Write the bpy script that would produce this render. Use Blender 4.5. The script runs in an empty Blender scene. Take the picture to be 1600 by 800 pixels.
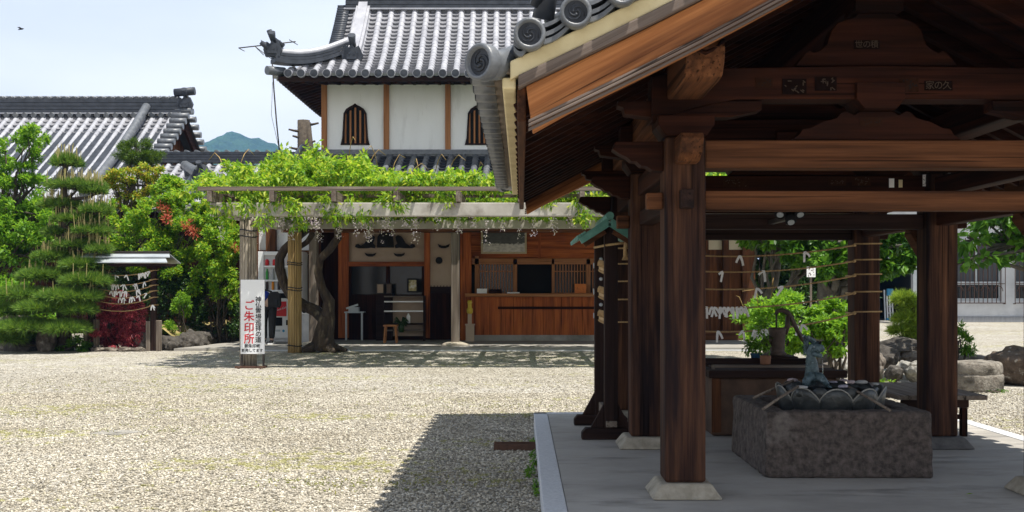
import bpy, bmesh, math, random
import numpy as np
from mathutils import Vector, Matrix, noise as mnoise

C = bpy.context.scene
COL = C.collection
random.seed(7)
# ------------------------------------------------------------------ camera, sky, sun, exposure
F, VX, VY, H = 1700.0, 815.0, 452.0, 1.24          # focal length in photo pixels, vanishing point, eye height
cam_d = bpy.data.cameras.new('camera')
cam_d.sensor_width = 36.0
cam_d.lens = 36.0 * F / 1600.0
cam_d.shift_x = -(VX - 800.0) / 1600.0
cam_d.shift_y = (VY - 400.0) / 1600.0
cam_d.clip_start = 0.1
cam_d.clip_end = 6000.0
cam = bpy.data.objects.new('camera', cam_d)
cam.location = (0, 0, H)
cam.rotation_euler = (math.radians(90), 0, 0)
COL.objects.link(cam)
C.camera = cam

SUN_EL = math.radians(69.7)
world = bpy.data.worlds.new('World')
C.world = world
world.use_nodes = True
wn, wl = world.node_tree.nodes, world.node_tree.links
wn.clear()
wo = wn.new('ShaderNodeOutputWorld')
bg = wn.new('ShaderNodeBackground')
sky = wn.new('ShaderNodeTexSky')
sky.sky_type = 'NISHITA'
sky.sun_disc = False
sky.sun_elevation = SUN_EL
sky.sun_rotation = math.radians(227.5)
sky.air_density = 1.0
sky.dust_density = 2.5
sky.ozone_density = 1.2
# thin high cloud over the blue
wtc = wn.new('ShaderNodeTexCoord')
wmap = wn.new('ShaderNodeMapping'); wmap.inputs['Scale'].default_value = (1.2, 1.2, 4.0)
wnoi = wn.new('ShaderNodeTexNoise'); wnoi.inputs['Scale'].default_value = 1.6; wnoi.inputs['Detail'].default_value = 5
wramp = wn.new('ShaderNodeMapRange'); wramp.inputs[1].default_value = .3; wramp.inputs[2].default_value = .7
wramp.inputs[3].default_value = .62; wramp.inputs[4].default_value = .98
wmix = wn.new('ShaderNodeMix'); wmix.data_type = 'RGBA'
wl.new(wtc.outputs['Generated'], wmap.inputs['Vector'])
wl.new(wmap.outputs['Vector'], wnoi.inputs['Vector'])
wl.new(wnoi.outputs['Fac'], wramp.inputs['Value'])
wl.new(wramp.outputs[0], wmix.inputs[0])
wl.new(sky.outputs['Color'], wmix.inputs[6])
wmix.inputs[7].default_value = (8.9, 9.2, 9.7, 1)
# hazy horizon: paler and brighter low down, deeper overhead
wsep = wn.new('ShaderNodeSeparateXYZ'); wl.new(wtc.outputs['Generated'], wsep.inputs[0])
wel = wn.new('ShaderNodeValToRGB'); wel.color_ramp.elements[0].position = 0.0; wel.color_ramp.elements[0].color = (1.62,1.52,1.42,1)
wel.color_ramp.elements[1].position = 1.0; wel.color_ramp.elements[1].color = (.42,.46,.52,1)
_k = wel.color_ramp.elements.new(.26); _k.color = (1.22,1.24,1.27,1)
_k = wel.color_ramp.elements.new(.45); _k.color = (.66,.69,.74,1)
wl.new(wsep.outputs[2], wel.inputs[0])
wmul = wn.new('ShaderNodeMix'); wmul.data_type = 'RGBA'; wmul.blend_type = 'MULTIPLY'; wmul.inputs[0].default_value = 1.0; wmul.clamp_result = False
wl.new(wmix.outputs[2], wmul.inputs[6]); wl.new(wel.outputs[0], wmul.inputs[7])
wl.new(wmul.outputs[2], bg.inputs['Color'])
bg.inputs['Strength'].default_value = 0.068
wl.new(bg.outputs[0], wo.inputs['Surface'])

sun_d = bpy.data.lights.new('sun', 'SUN')
sun_d.energy = 4.9
sun_d.angle = math.radians(0.5)
sun_d.color = (1.0, 0.95, 0.86)
sun = bpy.data.objects.new('sun', sun_d)
sun.rotation_euler = Vector((-0.6, 0.50, -2.2)).to_track_quat('-Z', 'Y').to_euler()
sun.location = (6, -5.5, 22)
COL.objects.link(sun)

C.view_settings.view_transform = 'Standard'
C.view_settings.look = 'None'
C.view_settings.gamma = 1.0
C.view_settings.exposure = 0.68
C.render.engine = 'CYCLES'
C.cycles.max_bounces = 6
C.cycles.transparent_max_bounces = 8
C.cycles.volume_bounces = 0

# ------------------------------------------------------------------ helpers
def px(x, d): return (x - VX) / F * d
def pz(y, d): return H + (VY - y) / F * d

OFF = {}
class MB:
    """collects polygons in world space and links them as one mesh object"""
    def __init__(s): s.v = []; s.f = []; s.sm = []
    def add(s, vs, fs, smooth=False):
        b = len(s.v); s.v.extend([tuple(p) for p in vs])
        for f in fs: s.f.append([b + i for i in f]); s.sm.append(smooth)
    def box(s, x0, x1, y0, y1, z0, z1):
        s.add([(x0,y0,z0),(x1,y0,z0),(x1,y1,z0),(x0,y1,z0),(x0,y0,z1),(x1,y0,z1),(x1,y1,z1),(x0,y1,z1)],
              [(0,3,2,1),(4,5,6,7),(0,1,5,4),(1,2,6,5),(2,3,7,6),(3,0,4,7)])
        return s
    def bar(s, p0, p1, w, h, up=(0,0,1)):
        """rectangular bar from p0 to p1, w across, h along up"""
        p0, p1 = Vector(p0), Vector(p1); d = (p1-p0).normalized(); u = Vector(up)
        a = d.cross(u).normalized(); u = a.cross(d).normalized()
        vs = []
        for p in (p0, p1):
            for sa, su in ((-1,-1),(1,-1),(1,1),(-1,1)): vs.append(p + a*(sa*w/2) + u*(su*h/2))
        s.add(vs, [(0,1,2,3),(7,6,5,4),(0,4,5,1),(1,5,6,2),(2,6,7,3),(3,7,4,0)])
        return s
    def cyl(s, p0, p1, r0, r1=None, n=14, cap=True, smooth=True):
        if r1 is None: r1 = r0
        return s.tube([p0, p1], [r0, r1], n, cap, smooth)
    def tube(s, pts, radii, n=8, cap=True, smooth=True):
        pts = [Vector(p) for p in pts]
        if not hasattr(radii, '__len__'): radii = [radii]*len(pts)
        b = len(s.v); ref = None
        for i, p in enumerate(pts):
            d = (pts[min(i+1, len(pts)-1)] - pts[max(i-1, 0)])
            d = d.normalized() if d.length > 1e-9 else Vector((0,0,1))
            if ref is None:
                ref = Vector((1,0,0)) if abs(d.x) < .8 else Vector((0,1,0))
            a = (ref - d*ref.dot(d)).normalized(); ref = a; c = d.cross(a)
            for k in range(n):
                t = 2*math.pi*k/n
                s.v.append(tuple(p + a*(math.cos(t)*radii[i]) + c*(math.sin(t)*radii[i])))
        for i in range(len(pts)-1):
            for k in range(n):
                s.f.append([b+i*n+k, b+i*n+(k+1)%n, b+(i+1)*n+(k+1)%n, b+(i+1)*n+k]); s.sm.append(smooth)
        if cap:
            s.f.append([b+k for k in range(n)][::-1]); s.sm.append(False)
            e = b+(len(pts)-1)*n
            s.f.append([e+k for k in range(n)]); s.sm.append(False)
        return s
    def prism(s, pts, axis, a0, a1, smooth=False):
        def mk(p, a):
            return {'x': (a, p[0], p[1]), 'y': (p[0], a, p[1]), 'z': (p[0], p[1], a)}[axis]
        n = len(pts)
        s.add([mk(p, a0) for p in pts] + [mk(p, a1) for p in pts],
              [list(range(n))[::-1], list(range(n, 2*n))] + [(i, (i+1) % n, n+(i+1) % n, n+i) for i in range(n)])
        return s
    def lathe(s, prof, c, n=20, smooth=True):
        b = len(s.v)
        for r, z in prof:
            for k in range(n):
                t = 2*math.pi*k/n
                s.v.append((c[0]+r*math.cos(t), c[1]+r*math.sin(t), c[2]+z))
        for i in range(len(prof)-1):
            for k in range(n):
                s.f.append([b+i*n+k, b+i*n+(k+1)%n, b+(i+1)*n+(k+1)%n, b+(i+1)*n+k]); s.sm.append(smooth)
        s.f.append([b+k for k in range(n)][::-1]); s.sm.append(False)
        e = b+(len(prof)-1)*n
        s.f.append([e+k for k in range(n)]); s.sm.append(False)
        return s
    def build(s, name, mat, parent=None, loc=None, bevel=0, fix=True):
        off = Vector(loc) if loc is not None else (OFF.get(parent.name, Vector((0,0,0))) if parent else Vector((0,0,0)))
        me = bpy.data.meshes.new(name)
        me.from_pydata([(p[0]-off.x, p[1]-off.y, p[2]-off.z) for p in s.v], [], s.f)
        me.polygons.foreach_set('use_smooth', s.sm)
        if fix:
            bm = bmesh.new(); bm.from_mesh(me)
            bmesh.ops.recalc_face_normals(bm, faces=bm.faces); bm.to_mesh(me); bm.free()
        me.materials.append(mat)
        o = bpy.data.objects.new(name, me); COL.objects.link(o)
        if parent: o.parent = parent
        else: o.location = off
        OFF[o.name] = off
        if bevel:
            m = o.modifiers.new('bevel', 'BEVEL'); m.width = bevel; m.segments = 2
            m.limit_method = 'ANGLE'; m.angle_limit = math.radians(40)
        return o

def tag(o, label, cat, group=None, kind=None):
    if label: o['label'] = label
    if cat: o['category'] = cat
    if group: o['group'] = group
    if kind: o['kind'] = kind
    return o
def thing(name, label, cat, loc=(0,0,0), group=None):
    o = bpy.data.objects.new(name, None); COL.objects.link(o)
    o.location = loc; o.empty_display_size = .2
    OFF[o.name] = Vector(loc)
    return tag(o, label, cat, group)
def struct(mb, name, mat, **k): return tag(mb.build(name, mat, **k), None, None, kind='structure')
def copy_tree(o, parent=None):
    c = o.copy(); COL.objects.link(c); OFF[c.name] = OFF.get(o.name, Vector((0,0,0)))
    if parent is not None: c.parent = parent
    for ch in list(o.children): copy_tree(ch, c)
    return c
def ordinal(i): return ['first','second','third','fourth','fifth','sixth','seventh','eighth','ninth','tenth','eleventh','twelfth','thirteenth','fourteenth'][i]

# ------------------------------------------------------------------ materials
def new_mat(name):
    m = bpy.data.materials.new(name); m.use_nodes = True
    nt = m.node_tree; b = nt.nodes['Principled BSDF']
    return m, nt.nodes, nt.links, b
def ramp(nn, c0, c1, p0=.3, p1=.7, mid=None):
    r = nn.new('ShaderNodeValToRGB'); e = r.color_ramp.elements
    e[0].position = p0; e[0].color = (*c0, 1); e[1].position = p1; e[1].color = (*c1, 1)
    if mid:
        k = e.new(mid[0]); k.color = (*mid[1], 1)
    return r
def noise(nn, nl, scale, vec=None, detail=4, rough=.55):
    n = nn.new('ShaderNodeTexNoise'); n.inputs['Scale'].default_value = scale
    n.inputs['Detail'].default_value = detail; n.inputs['Roughness'].default_value = rough
    if vec: nl.new(vec, n.inputs['Vector'])
    return n
def coords(nn, nl, scale=(1,1,1), rot=0):
    t = nn.new('ShaderNodeTexCoord'); mp = nn.new('ShaderNodeMapping')
    mp.inputs['Scale'].default_value = scale; src = t.outputs['Object']
    if rot:
        m0 = nn.new('ShaderNodeMapping'); m0.inputs['Rotation'].default_value = (0, math.radians(rot), 0); nl.new(src, m0.inputs['Vector']); src = m0.outputs['Vector']
    nl.new(src, mp.inputs['Vector'])
    return mp.outputs['Vector']
def mixc(nn, nl, fac, a, b, blend='MIX'):
    m = nn.new('ShaderNodeMix'); m.data_type = 'RGBA'; m.blend_type = blend
    if isinstance(fac, (int, float)): m.inputs[0].default_value = fac
    else: nl.new(fac, m.inputs[0])
    for i, c in ((6, a), (7, b)):
        if isinstance(c, tuple): m.inputs[i].default_value = (*c, 1)
        else: nl.new(c, m.inputs[i])
    return m.outputs[2]
def bump(nn, nl, b, h, strength=.3, dist=.02):
    k = nn.new('ShaderNodeBump'); k.inputs['Strength'].default_value = strength; k.inputs['Distance'].default_value = dist
    nl.new(h, k.inputs['Height']); nl.new(k.outputs[0], b.inputs['Normal'])
def spec(b, v):
    b.inputs['Specular IOR Level'].default_value = v

def plain(name, c0, c1=None, scale=6, rough=.7, bmp=.15, bscale=None, sp=.4, metal=0, stain=None, dist=.01, stretch=(1,1,1)):
    m, nn, nl, b = new_mat(name)
    c1 = c1 or tuple(x*1.25 for x in c0)
    v = coords(nn, nl, stretch)
    n1 = noise(nn, nl, scale, v, 6, .62)
    col = ramp(nn, c0, c1, .32, .68); nl.new(n1.outputs['Fac'], col.inputs[0]); out = col.outputs[0]
    if stain:
        n2 = noise(nn, nl, stain[1], v, 5, .6); r2 = ramp(nn, (0,0,0), (1,1,1), stain[2], stain[2]+.15)
        nl.new(n2.outputs['Fac'], r2.inputs[0]); out = mixc(nn, nl, r2.outputs[0], out, stain[0])
    nl.new(out, b.inputs['Base Color'])
    b.inputs['Roughness'].default_value = rough; b.inputs['Metallic'].default_value = metal; spec(b, sp)
    if bmp:
        n3 = noise(nn, nl, bscale or scale*5, v, 4, .6); bump(nn, nl, b, n3.outputs['Fac'], bmp, dist)
    return m

def wood(name, ca, cb, axis, rough=.74, weather=None, fine=34, along=.9, wth=.52, sp=.1, rot=0):
    """grain runs along axis; weather = (colour, scale) gives long bleached or dirty streaks"""
    m, nn, nl, b = new_mat(name)
    sc = [fine, fine, fine]; sc['xyz'.index(axis)] = along
    v = coords(nn, nl, tuple(sc), rot)
    n1 = noise(nn, nl, 1.0, v, 6, .65); n1.inputs['Distortion'].default_value = .4
    col = ramp(nn, ca, cb, .3, .72); nl.new(n1.outputs['Fac'], col.inputs[0]); out = col.outputs[0]
    sc2 = [9, 9, 9]; sc2['xyz'.index(axis)] = .7
    v2 = coords(nn, nl, tuple(sc2), rot)
    n2 = noise(nn, nl, 1.0, v2, 4, .6)
    if weather:
        r2 = ramp(nn, (0,0,0), (1,1,1), wth-.1, wth+.18); nl.new(n2.outputs['Fac'], r2.inputs[0])
        out = mixc(nn, nl, r2.outputs[0], out, weather)
    sc3 = [55, 55, 55]; sc3['xyz'.index(axis)] = .7
    n3 = noise(nn, nl, 1.0, coords(nn, nl, tuple(sc3), rot), 3, .5)
    r3 = ramp(nn, (1,1,1), (.16,.14,.13), .60, .665); nl.new(n3.outputs['Fac'], r3.inputs[0])
    out = mixc(nn, nl, .8, out, r3.outputs[0], 'MULTIPLY')
    nl.new(out, b.inputs['Base Color']); b.inputs['Roughness'].default_value = rough; spec(b, sp)
    bump(nn, nl, b, n1.outputs['Fac'], .35, .004)
    return m

def leafmat(name, cols, trans=.35, rough=.5, sp=.35, patch=None):
    m, nn, nl, b = new_mat(name)
    g = nn.new('ShaderNodeNewGeometry')
    r = nn.new('ShaderNodeValToRGB'); e = r.color_ramp.elements
    r.color_ramp.interpolation = 'LINEAR'
    e[0].position = 0; e[0].color = (*cols[0], 1); e[1].position = 1; e[1].color = (*cols[-1], 1)
    for i, c in enumerate(cols[1:-1]):
        k = e.new((i+1)/(len(cols)-1)); k.color = (*c, 1)
    nl.new(g.outputs['Random Per Island'], r.inputs[0]); out = r.outputs[0]
    if patch:
        n2 = noise(nn, nl, patch[1], coords(nn, nl), 3, .5); r2 = ramp(nn, (0,0,0), (1,1,1), patch[2], patch[2]+.12)
        nl.new(n2.outputs['Fac'], r2.inputs[0]); out = mixc(nn, nl, r2.outputs[0], out, patch[0])
    nl.new(out, b.inputs['Base Color']); b.inputs['Roughness'].default_value = rough; spec(b, sp)
    t = nn.new('ShaderNodeBsdfTranslucent'); mx = nn.new('ShaderNodeMixShader'); mx.inputs[0].default_value = trans
    hs = nn.new('ShaderNodeHueSaturation'); hs.inputs['Value'].default_value = 1.5; hs.inputs['Hue'].default_value = .485
    nl.new(out, hs.inputs['Color']); nl.new(hs.outputs[0], t.inputs['Color'])
    o = nn['Material Output']
    nl.new(b.outputs[0], mx.inputs[1]); nl.new(t.outputs[0], mx.inputs[2]); nl.new(mx.outputs[0], o.inputs['Surface'])
    return m

M = {}
# pavilion timber: dark reddish cedar, one material per grain direction
for ax in 'xyz':
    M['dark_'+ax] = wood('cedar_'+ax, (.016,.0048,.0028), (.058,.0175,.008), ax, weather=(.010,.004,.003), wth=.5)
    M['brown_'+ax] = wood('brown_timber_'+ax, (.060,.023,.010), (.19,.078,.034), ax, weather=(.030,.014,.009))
    M['grey_'+ax] = wood('weathered_timber_'+ax, (.13,.105,.085), (.27,.23,.19), ax, weather=(.1,.075,.06), rough=.8)
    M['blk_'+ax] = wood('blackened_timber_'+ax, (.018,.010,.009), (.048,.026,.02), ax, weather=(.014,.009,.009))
M['post'] = wood('post_timber', (.026,.011,.008), (.16,.075,.04), 'z', weather=(.013,.008,.009), wth=.46, fine=40, along=1.5)
M['barge'] = wood('barge_board_timber', (.27,.095,.034), (.56,.24,.09), 'x', weather=(.10,.036,.018), fine=30, along=1.1, wth=.48, rot=27.9)
M['barge_grey'] = wood('barge_cap_timber', (.08,.06,.05), (.26,.21,.18), 'x', weather=(.05,.034,.03), rough=.8, rot=27.9)
M['lamella'] = wood('hall_red_timber', (.30,.075,.022), (.52,.16,.042), 'z', fine=14, weather=(.16,.045,.02))
M['lamella_x'] = wood('hall_red_timber_across', (.30,.075,.022), (.52,.16,.042), 'x', fine=14, weather=(.16,.045,.02))
M['orange_z'] = wood('hall_orange_timber', (.28,.12,.05), (.42,.2,.09), 'z', fine=20)
M['orange_x'] = wood('hall_orange_timber_across', (.28,.12,.05), (.42,.2,.09), 'x', fine=20)
M['plaster'] = plain('white_plaster', (.76,.77,.76), (.83,.84,.83), 1.2, .85, .06, 30, stain=((.64,.645,.63), 1.3, .56), stretch=(2.2,1,.5))
M['cream'] = plain('cream_plaster', (.55,.45,.25), (.72,.62,.38), 4, .85, .15, 40, stain=((.42,.30,.15), 3, .58))
M['shaded_plaster'] = plain('shaded_plaster', (.40,.30,.22), (.46,.36,.27), 2, .85, .05)  # white plaster with the porch shade put into its colour
M['concrete'] = plain('grey_concrete', (.30,.28,.24), (.47,.45,.41), 2.4, .85, .25, 22, stain=((.19,.17,.14), 1.7, .56))
M['slab'] = plain('porch_concrete', (.25,.235,.21), (.34,.32,.29), 1.6, .85, .2, 25, stain=((.17,.16,.14), 1.1, .55))
M['granite'] = plain('pale_granite', (.46,.47,.49), (.62,.63,.64), 60, .75, .2, 120)
M['basestone'] = plain('post_base_stone', (.24,.215,.165), (.40,.36,.29), 16, .85, .4, 60, stain=((.14,.12,.09), 5, .55))
M['trough'] = plain('dark_trough_stone', (.026,.020,.017), (.125,.10,.088), 26, .8, .9, 60, stain=((.19,.17,.155), 3.2, .62), dist=.014)
M['wellstone'] = plain('well_box_stone', (.06,.035,.022), (.12,.07,.045), 6, .8, .4, 40)
M['basestone_shaded'] = plain('dark_post_base_stone', (.07,.068,.068), (.13,.126,.122), 16, .85, .4, 60)  # post base stone with shade put into its colour, for right rear bases
M['rock'] = plain('garden_rock', (.055,.043,.034), (.20,.17,.14), 9, .9, .9, 22, stain=((.36,.34,.30), 8, .58), dist=.03)
M['boulder'] = plain('weathered_boulder', (.04,.028,.02), (.15,.11,.08), 9, .9, .9, 22, stain=((.42,.40,.35), 13, .6), dist=.03)
M['darkrock'] = plain('dark_garden_rock', (.03,.026,.022), (.10,.088,.075), 9, .9, .9, 22, stain=((.22,.21,.19), 9, .6), dist=.03)
M['palerock'] = plain('pale_garden_rock', (.20,.19,.165), (.42,.40,.36), 9, .9, .8, 25, dist=.03, stain=((.085,.075,.06), 7, .5))
M['millrock'] = plain('millstone_granite', (.12,.10,.08), (.36,.33,.28), 12, .9, .8, 35, dist=.03, stain=((.05,.042,.032), 6, .5))
M['bronze'] = plain('verdigris_bronze', (.022,.042,.048), (.11,.17,.195), 34, .5, .5, 80, sp=.5, metal=.15, stain=((.40,.47,.50), 28, .58))
M['bowl'] = plain('dark_bronze_bowl', (.018,.022,.023), (.055,.062,.064), 14, .4, .4, 50, sp=.6, metal=.3, stain=((.16,.155,.14), 18, .62))
M['bowl_rim'] = plain('limescale_rim', (.15,.15,.14), (.30,.295,.27), 20, .7, .4, 60)
M['copper'] = plain('green_copper', (.05,.16,.13), (.12,.30,.25), 9, .55, .2, sp=.5, metal=.3, stain=((.06,.07,.05), 6, .58))
M['tin'] = plain('pale_sheet_metal', (.38,.42,.45), (.52,.56,.58), 3, .4, .05, sp=.5, metal=.3)
M['tile'] = plain('silver_roof_tile', (.29,.295,.33), (.44,.445,.48), 3.2, .34, .12, 30, sp=.65, stain=((.16,.16,.17), 2.1, .6))
M['tile_pan'] = plain('silver_pan_tile', (.15,.155,.17), (.26,.26,.28), 4, .4, .12, 30, sp=.6, stain=((.17,.17,.17), 2.6, .58))
M['tile_dark'] = plain('dark_roof_tile', (.022,.026,.034), (.05,.056,.07), 5, .5, .15, 30, sp=.3)
M['tile_near'] = plain('blue_grey_roof_tile', (.07,.078,.09), (.15,.16,.175), 9, .42, .2, 60, sp=.6, stain=((.22,.215,.2), 7, .62))
M['iron'] = plain('dark_iron', (.03,.025,.022), (.06,.048,.042), 14, .55, .2, sp=.5, metal=.4)
M['rust'] = plain('rusted_iron', (.06,.03,.02), (.11,.055,.035), 20, .75, .3)
M['pump'] = plain('pump_iron', (.05,.035,.028), (.10,.07,.055), 22, .6, .3, sp=.4, metal=.2)
M['white_paint'] = plain('white_enamel', (.76,.77,.78), (.80,.81,.82), 2, .35, 0, sp=.5)
M['paper'] = plain('white_paper', (.82,.82,.82), (.88,.88,.88), 20, .85, .1)
M['rope'] = plain('straw_rope', (.30,.19,.085), (.48,.33,.16), 60, .85, .5, 150)
M['bamboo_grey'] = wood('grey_bamboo', (.22,.19,.145), (.42,.37,.30), 'z', fine=22, along=1.2, weather=(.17,.14,.11))
M['bamboo'] = wood('golden_bamboo', (.32,.21,.085), (.52,.37,.17), 'z', fine=22, along=1.2, weather=(.2,.13,.05))
M['bark'] = plain('tree_bark', (.035,.027,.02), (.10,.08,.06), 14, .9, .8, 30, dist=.02)
M['vine_bark'] = plain('wisteria_bark', (.018,.012,.009), (.085,.06,.04), 9, .9, 1.0, 18, dist=.05, stain=((.20,.16,.10), 7, .58), stretch=(1,1,.35))
M['pale_bark'] = plain('grey_bark', (.05,.045,.036), (.13,.12,.10), 9, .9, .6, 30, dist=.02)
M['black'] = plain('black_fabric', (.012,.012,.014), (.02,.02,.023), 10, .8, .1)
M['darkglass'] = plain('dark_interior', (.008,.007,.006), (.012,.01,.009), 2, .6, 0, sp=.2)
M['glass'] = plain('window_glass', (.010,.010,.010), (.014,.015,.015), 2, .12, 0, sp=.3)
M['blue'] = plain('blue_fabric', (.015,.04,.32), (.025,.06,.45), 12, .7, .1)
M['lightblue'] = plain('blue_plastic', (.03,.26,.5), (.05,.32,.58), 12, .5, 0)
M['red_paint'] = plain('red_paint', (.55,.015,.02), (.62,.02,.03), 6, .4, 0)
M['ink'] = plain('black_ink', (.012,.012,.013), (.016,.016,.018), 6, .8, 0, sp=.08)
M['redink'] = plain('red_ink', (.55,.02,.03), (.6,.03,.04), 6, .7, 0)
M['pale_ink'] = plain('faded_print', (.12,.085,.065), (.16,.115,.09), 30, .8, 0)
M['skin'] = plain('skin', (.50,.33,.25), (.55,.37,.28), 6, .6, 0)
M['water'] = plain('dark_water', (.012,.02,.012), (.02,.032,.018), 3, .05, .15, 14, sp=.6)
M['stucco'] = plain('pale_stucco', (.46,.48,.51), (.62,.64,.67), 1.1, .9, .12, 20, stain=((.42,.44,.475), .9, .5))
M['curtain'] = plain('grey_curtain', (.045,.05,.055), (.12,.125,.135), 5, .9, .2, stretch=(6,1,.05))
M['ochre'] = plain('mossy_earth', (.20,.155,.06), (.34,.27,.11), 8, .95, .5, 30, stain=((.13,.15,.04), 3, .55))
# gravel
def gravel_mat():
    m, nn, nl, b = new_mat('gravel')
    v = coords(nn, nl)
    vo = nn.new('ShaderNodeTexVoronoi'); vo.inputs['Scale'].default_value = 52; vo.inputs['Randomness'].default_value = 1
    nl.new(v, vo.inputs['Vector'])
    sep = nn.new('ShaderNodeSeparateColor'); nl.new(vo.outputs['Color'], sep.inputs[0])
    r = nn.new('ShaderNodeValToRGB'); e = r.color_ramp.elements
    e[0].position = 0; e[0].color = (.11,.105,.095,1); e[1].position = 1; e[1].color = (.74,.71,.65,1)
    for p, c in ((.25,(.27,.25,.215)), (.5,(.42,.39,.335)), (.75,(.54,.51,.455))):
        k = e.new(p); k.color = (*c, 1)
    nl.new(sep.outputs[0], r.inputs[0])
    # broad tone drift
    n1 = noise(nn, nl, .35, v, 5, .6); r1 = ramp(nn, (.80,.78,.73), (1,1,1), .35, .65); nl.new(n1.outputs['Fac'], r1.inputs[0])
    out = mixc(nn, nl, 1.0, r.outputs[0], r1.outputs[0], 'MULTIPLY')
    n1b = noise(nn, nl, 5, v, 4, .6); r1b = ramp(nn, (.78,.77,.74), (1,1,1), .35, .6); nl.new(n1b.outputs['Fac'], r1b.inputs[0])
    out = mixc(nn, nl, 1.0, out, r1b.outputs[0], 'MULTIPLY')
    # mossy patches among the pebbles
    n2 = noise(nn, nl, .55, coords(nn, nl, (.6, 1.6, 1)), 4, .55)
    n3 = noise(nn, nl, 9, v, 3, .6)
    mm = nn.new('ShaderNodeMath'); mm.operation = 'MULTIPLY'; nl.new(n2.outputs['Fac'], mm.inputs[0]); nl.new(n3.outputs['Fac'], mm.inputs[1])
    r2 = ramp(nn, (0,0,0), (1,1,1), .315, .37); nl.new(mm.outputs[0], r2.inputs[0])
    sc = nn.new('ShaderNodeMath'); sc.operation = 'MULTIPLY'; sc.inputs[1].default_value = .55; nl.new(r2.outputs[0], sc.inputs[0])
    out = mixc(nn, nl, sc.outputs[0], out, (.30,.29,.07))
    nl.new(out, b.inputs['Base Color']); b.inputs['Roughness'].default_value = .9; spec(b, .25)
    inv = nn.new('ShaderNodeMath'); inv.operation = 'SUBTRACT'; inv.inputs[0].default_value = 1; nl.new(vo.outputs['Distance'], inv.inputs[1])
    bump(nn, nl, b, inv.outputs[0], 1.0, .012)
    return m
M['gravel'] = gravel_mat()
def pebble_mat():
    m, nn, nl, b = new_mat('loose_pebble'); g = nn.new('ShaderNodeNewGeometry'); r = nn.new('ShaderNodeValToRGB'); e = r.color_ramp.elements
    e[0].position = 0; e[0].color = (.16,.145,.115,1); e[1].position = 1; e[1].color = (.76,.71,.60,1)
    for p, c in ((.2,(.25,.228,.185)), (.45,(.40,.365,.295)), (.75,(.53,.485,.40))):
        k = e.new(p); k.color = (*c, 1)
    nl.new(g.outputs['Random Per Island'], r.inputs[0]); 
    v = coords(nn, nl); n2 = noise(nn, nl, .55, coords(nn, nl, (.6, 1.6, 1)), 4, .55); n3 = noise(nn, nl, 9, v, 3, .6)
    mm = nn.new('ShaderNodeMath'); mm.operation = 'MULTIPLY'; nl.new(n2.outputs['Fac'], mm.inputs[0]); nl.new(n3.outputs['Fac'], mm.inputs[1])
    r2 = ramp(nn, (0,0,0), (1,1,1), .30, .36); nl.new(mm.outputs[0], r2.inputs[0])
    sc = nn.new('ShaderNodeMath'); sc.operation = 'MULTIPLY'; sc.inputs[1].default_value = .6; nl.new(r2.outputs[0], sc.inputs[0])
    out = mixc(nn, nl, sc.outputs[0], r.outputs[0], (.30,.30,.06))
    n1 = noise(nn, nl, .8, v, 5, .6); r1 = ramp(nn, (.80,.78,.74), (1,1,1), .35, .62); nl.new(n1.outputs['Fac'], r1.inputs[0])
    out = mixc(nn, nl, 1.0, out, r1.outputs[0], 'MULTIPLY')
    nl.new(out, b.inputs['Base Color']); b.inputs['Roughness'].default_value = .85; spec(b, .3); return m
M['pebble'] = pebble_mat()
def paving_mat():
    m, nn, nl, b = new_mat('platform_concrete')
    v = coords(nn, nl)
    n1 = noise(nn, nl, 1.1, coords(nn, nl, (.8, 1.3, 1)), 6, .62)
    r = ramp(nn, (.25,.232,.208), (.44,.415,.375), .3, .7); nl.new(n1.outputs['Fac'], r.inputs[0])
    n2 = noise(nn, nl, 3.0, coords(nn, nl, (.45, 1.5, 1)), 6, .66); r2 = ramp(nn, (1,1,1), (.34,.34,.34), .53, .70); nl.new(n2.outputs['Fac'], r2.inputs[0])
    out = mixc(nn, nl, .9, r.outputs[0], r2.outputs[0], 'MULTIPLY')
    nl.new(out, b.inputs['Base Color'])
    rr = ramp(nn, (.8,.8,.8), (.42,.42,.42), .55, .7); nl.new(n2.outputs['Fac'], rr.inputs[0]); nl.new(rr.outputs[0], b.inputs['Roughness'])
    n3 = noise(nn, nl, 70, v, 3, .6); bump(nn, nl, b, n3.outputs['Fac'], .12, .004)
    return m
M['paving'] = paving_mat()
# leaves
M['lf_wist'] = leafmat('wisteria_leaf', [(.05,.14,.01), (.14,.30,.014), (.25,.42,.018), (.44,.50,.06)], .45)
M['lf_lime'] = leafmat('bright_leaf', [(.065,.18,.014), (.14,.31,.02), (.24,.42,.025)], .45)
M['lf_yel'] = leafmat('yellow_green_leaf', [(.05,.15,.012), (.13,.30,.014), (.23,.41,.02), (.34,.40,.03)], .45)
M['lf_tip'] = leafmat('yellow_tip_leaf', [(.09,.2,.015), (.2,.33,.02), (.4,.42,.03), (.42,.26,.03)], .35)
M['lf_mid'] = leafmat('mid_green_leaf', [(.035,.11,.01), (.085,.21,.015), (.15,.30,.02)], .38, rough=.4)
M['lf_dark'] = leafmat('dark_green_leaf', [(.012,.035,.008), (.028,.07,.012), (.05,.10,.018)], .2, rough=.35)
M['lf_yew'] = leafmat('yew_needle', [(.03,.075,.008), (.065,.13,.012), (.11,.18,.016)], .3)
M['lf_red'] = leafmat('red_maple_leaf', [(.07,.010,.018), (.24,.025,.042), (.40,.055,.075), (.48,.12,.11)], .3)
M['lf_shoot'] = leafmat('red_shoot_leaf', [(.35,.05,.03), (.5,.11,.06), (.45,.2,.08)], .35)
M['lf_pine'] = leafmat('pine_needle', [(.03,.085,.014), (.08,.18,.022), (.14,.26,.03), (.22,.33,.045)], .3)
M['lf_pine2'] = leafmat('young_pine_needle', [(.10,.19,.02), (.2,.32,.03), (.32,.42,.05)], .35)
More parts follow.
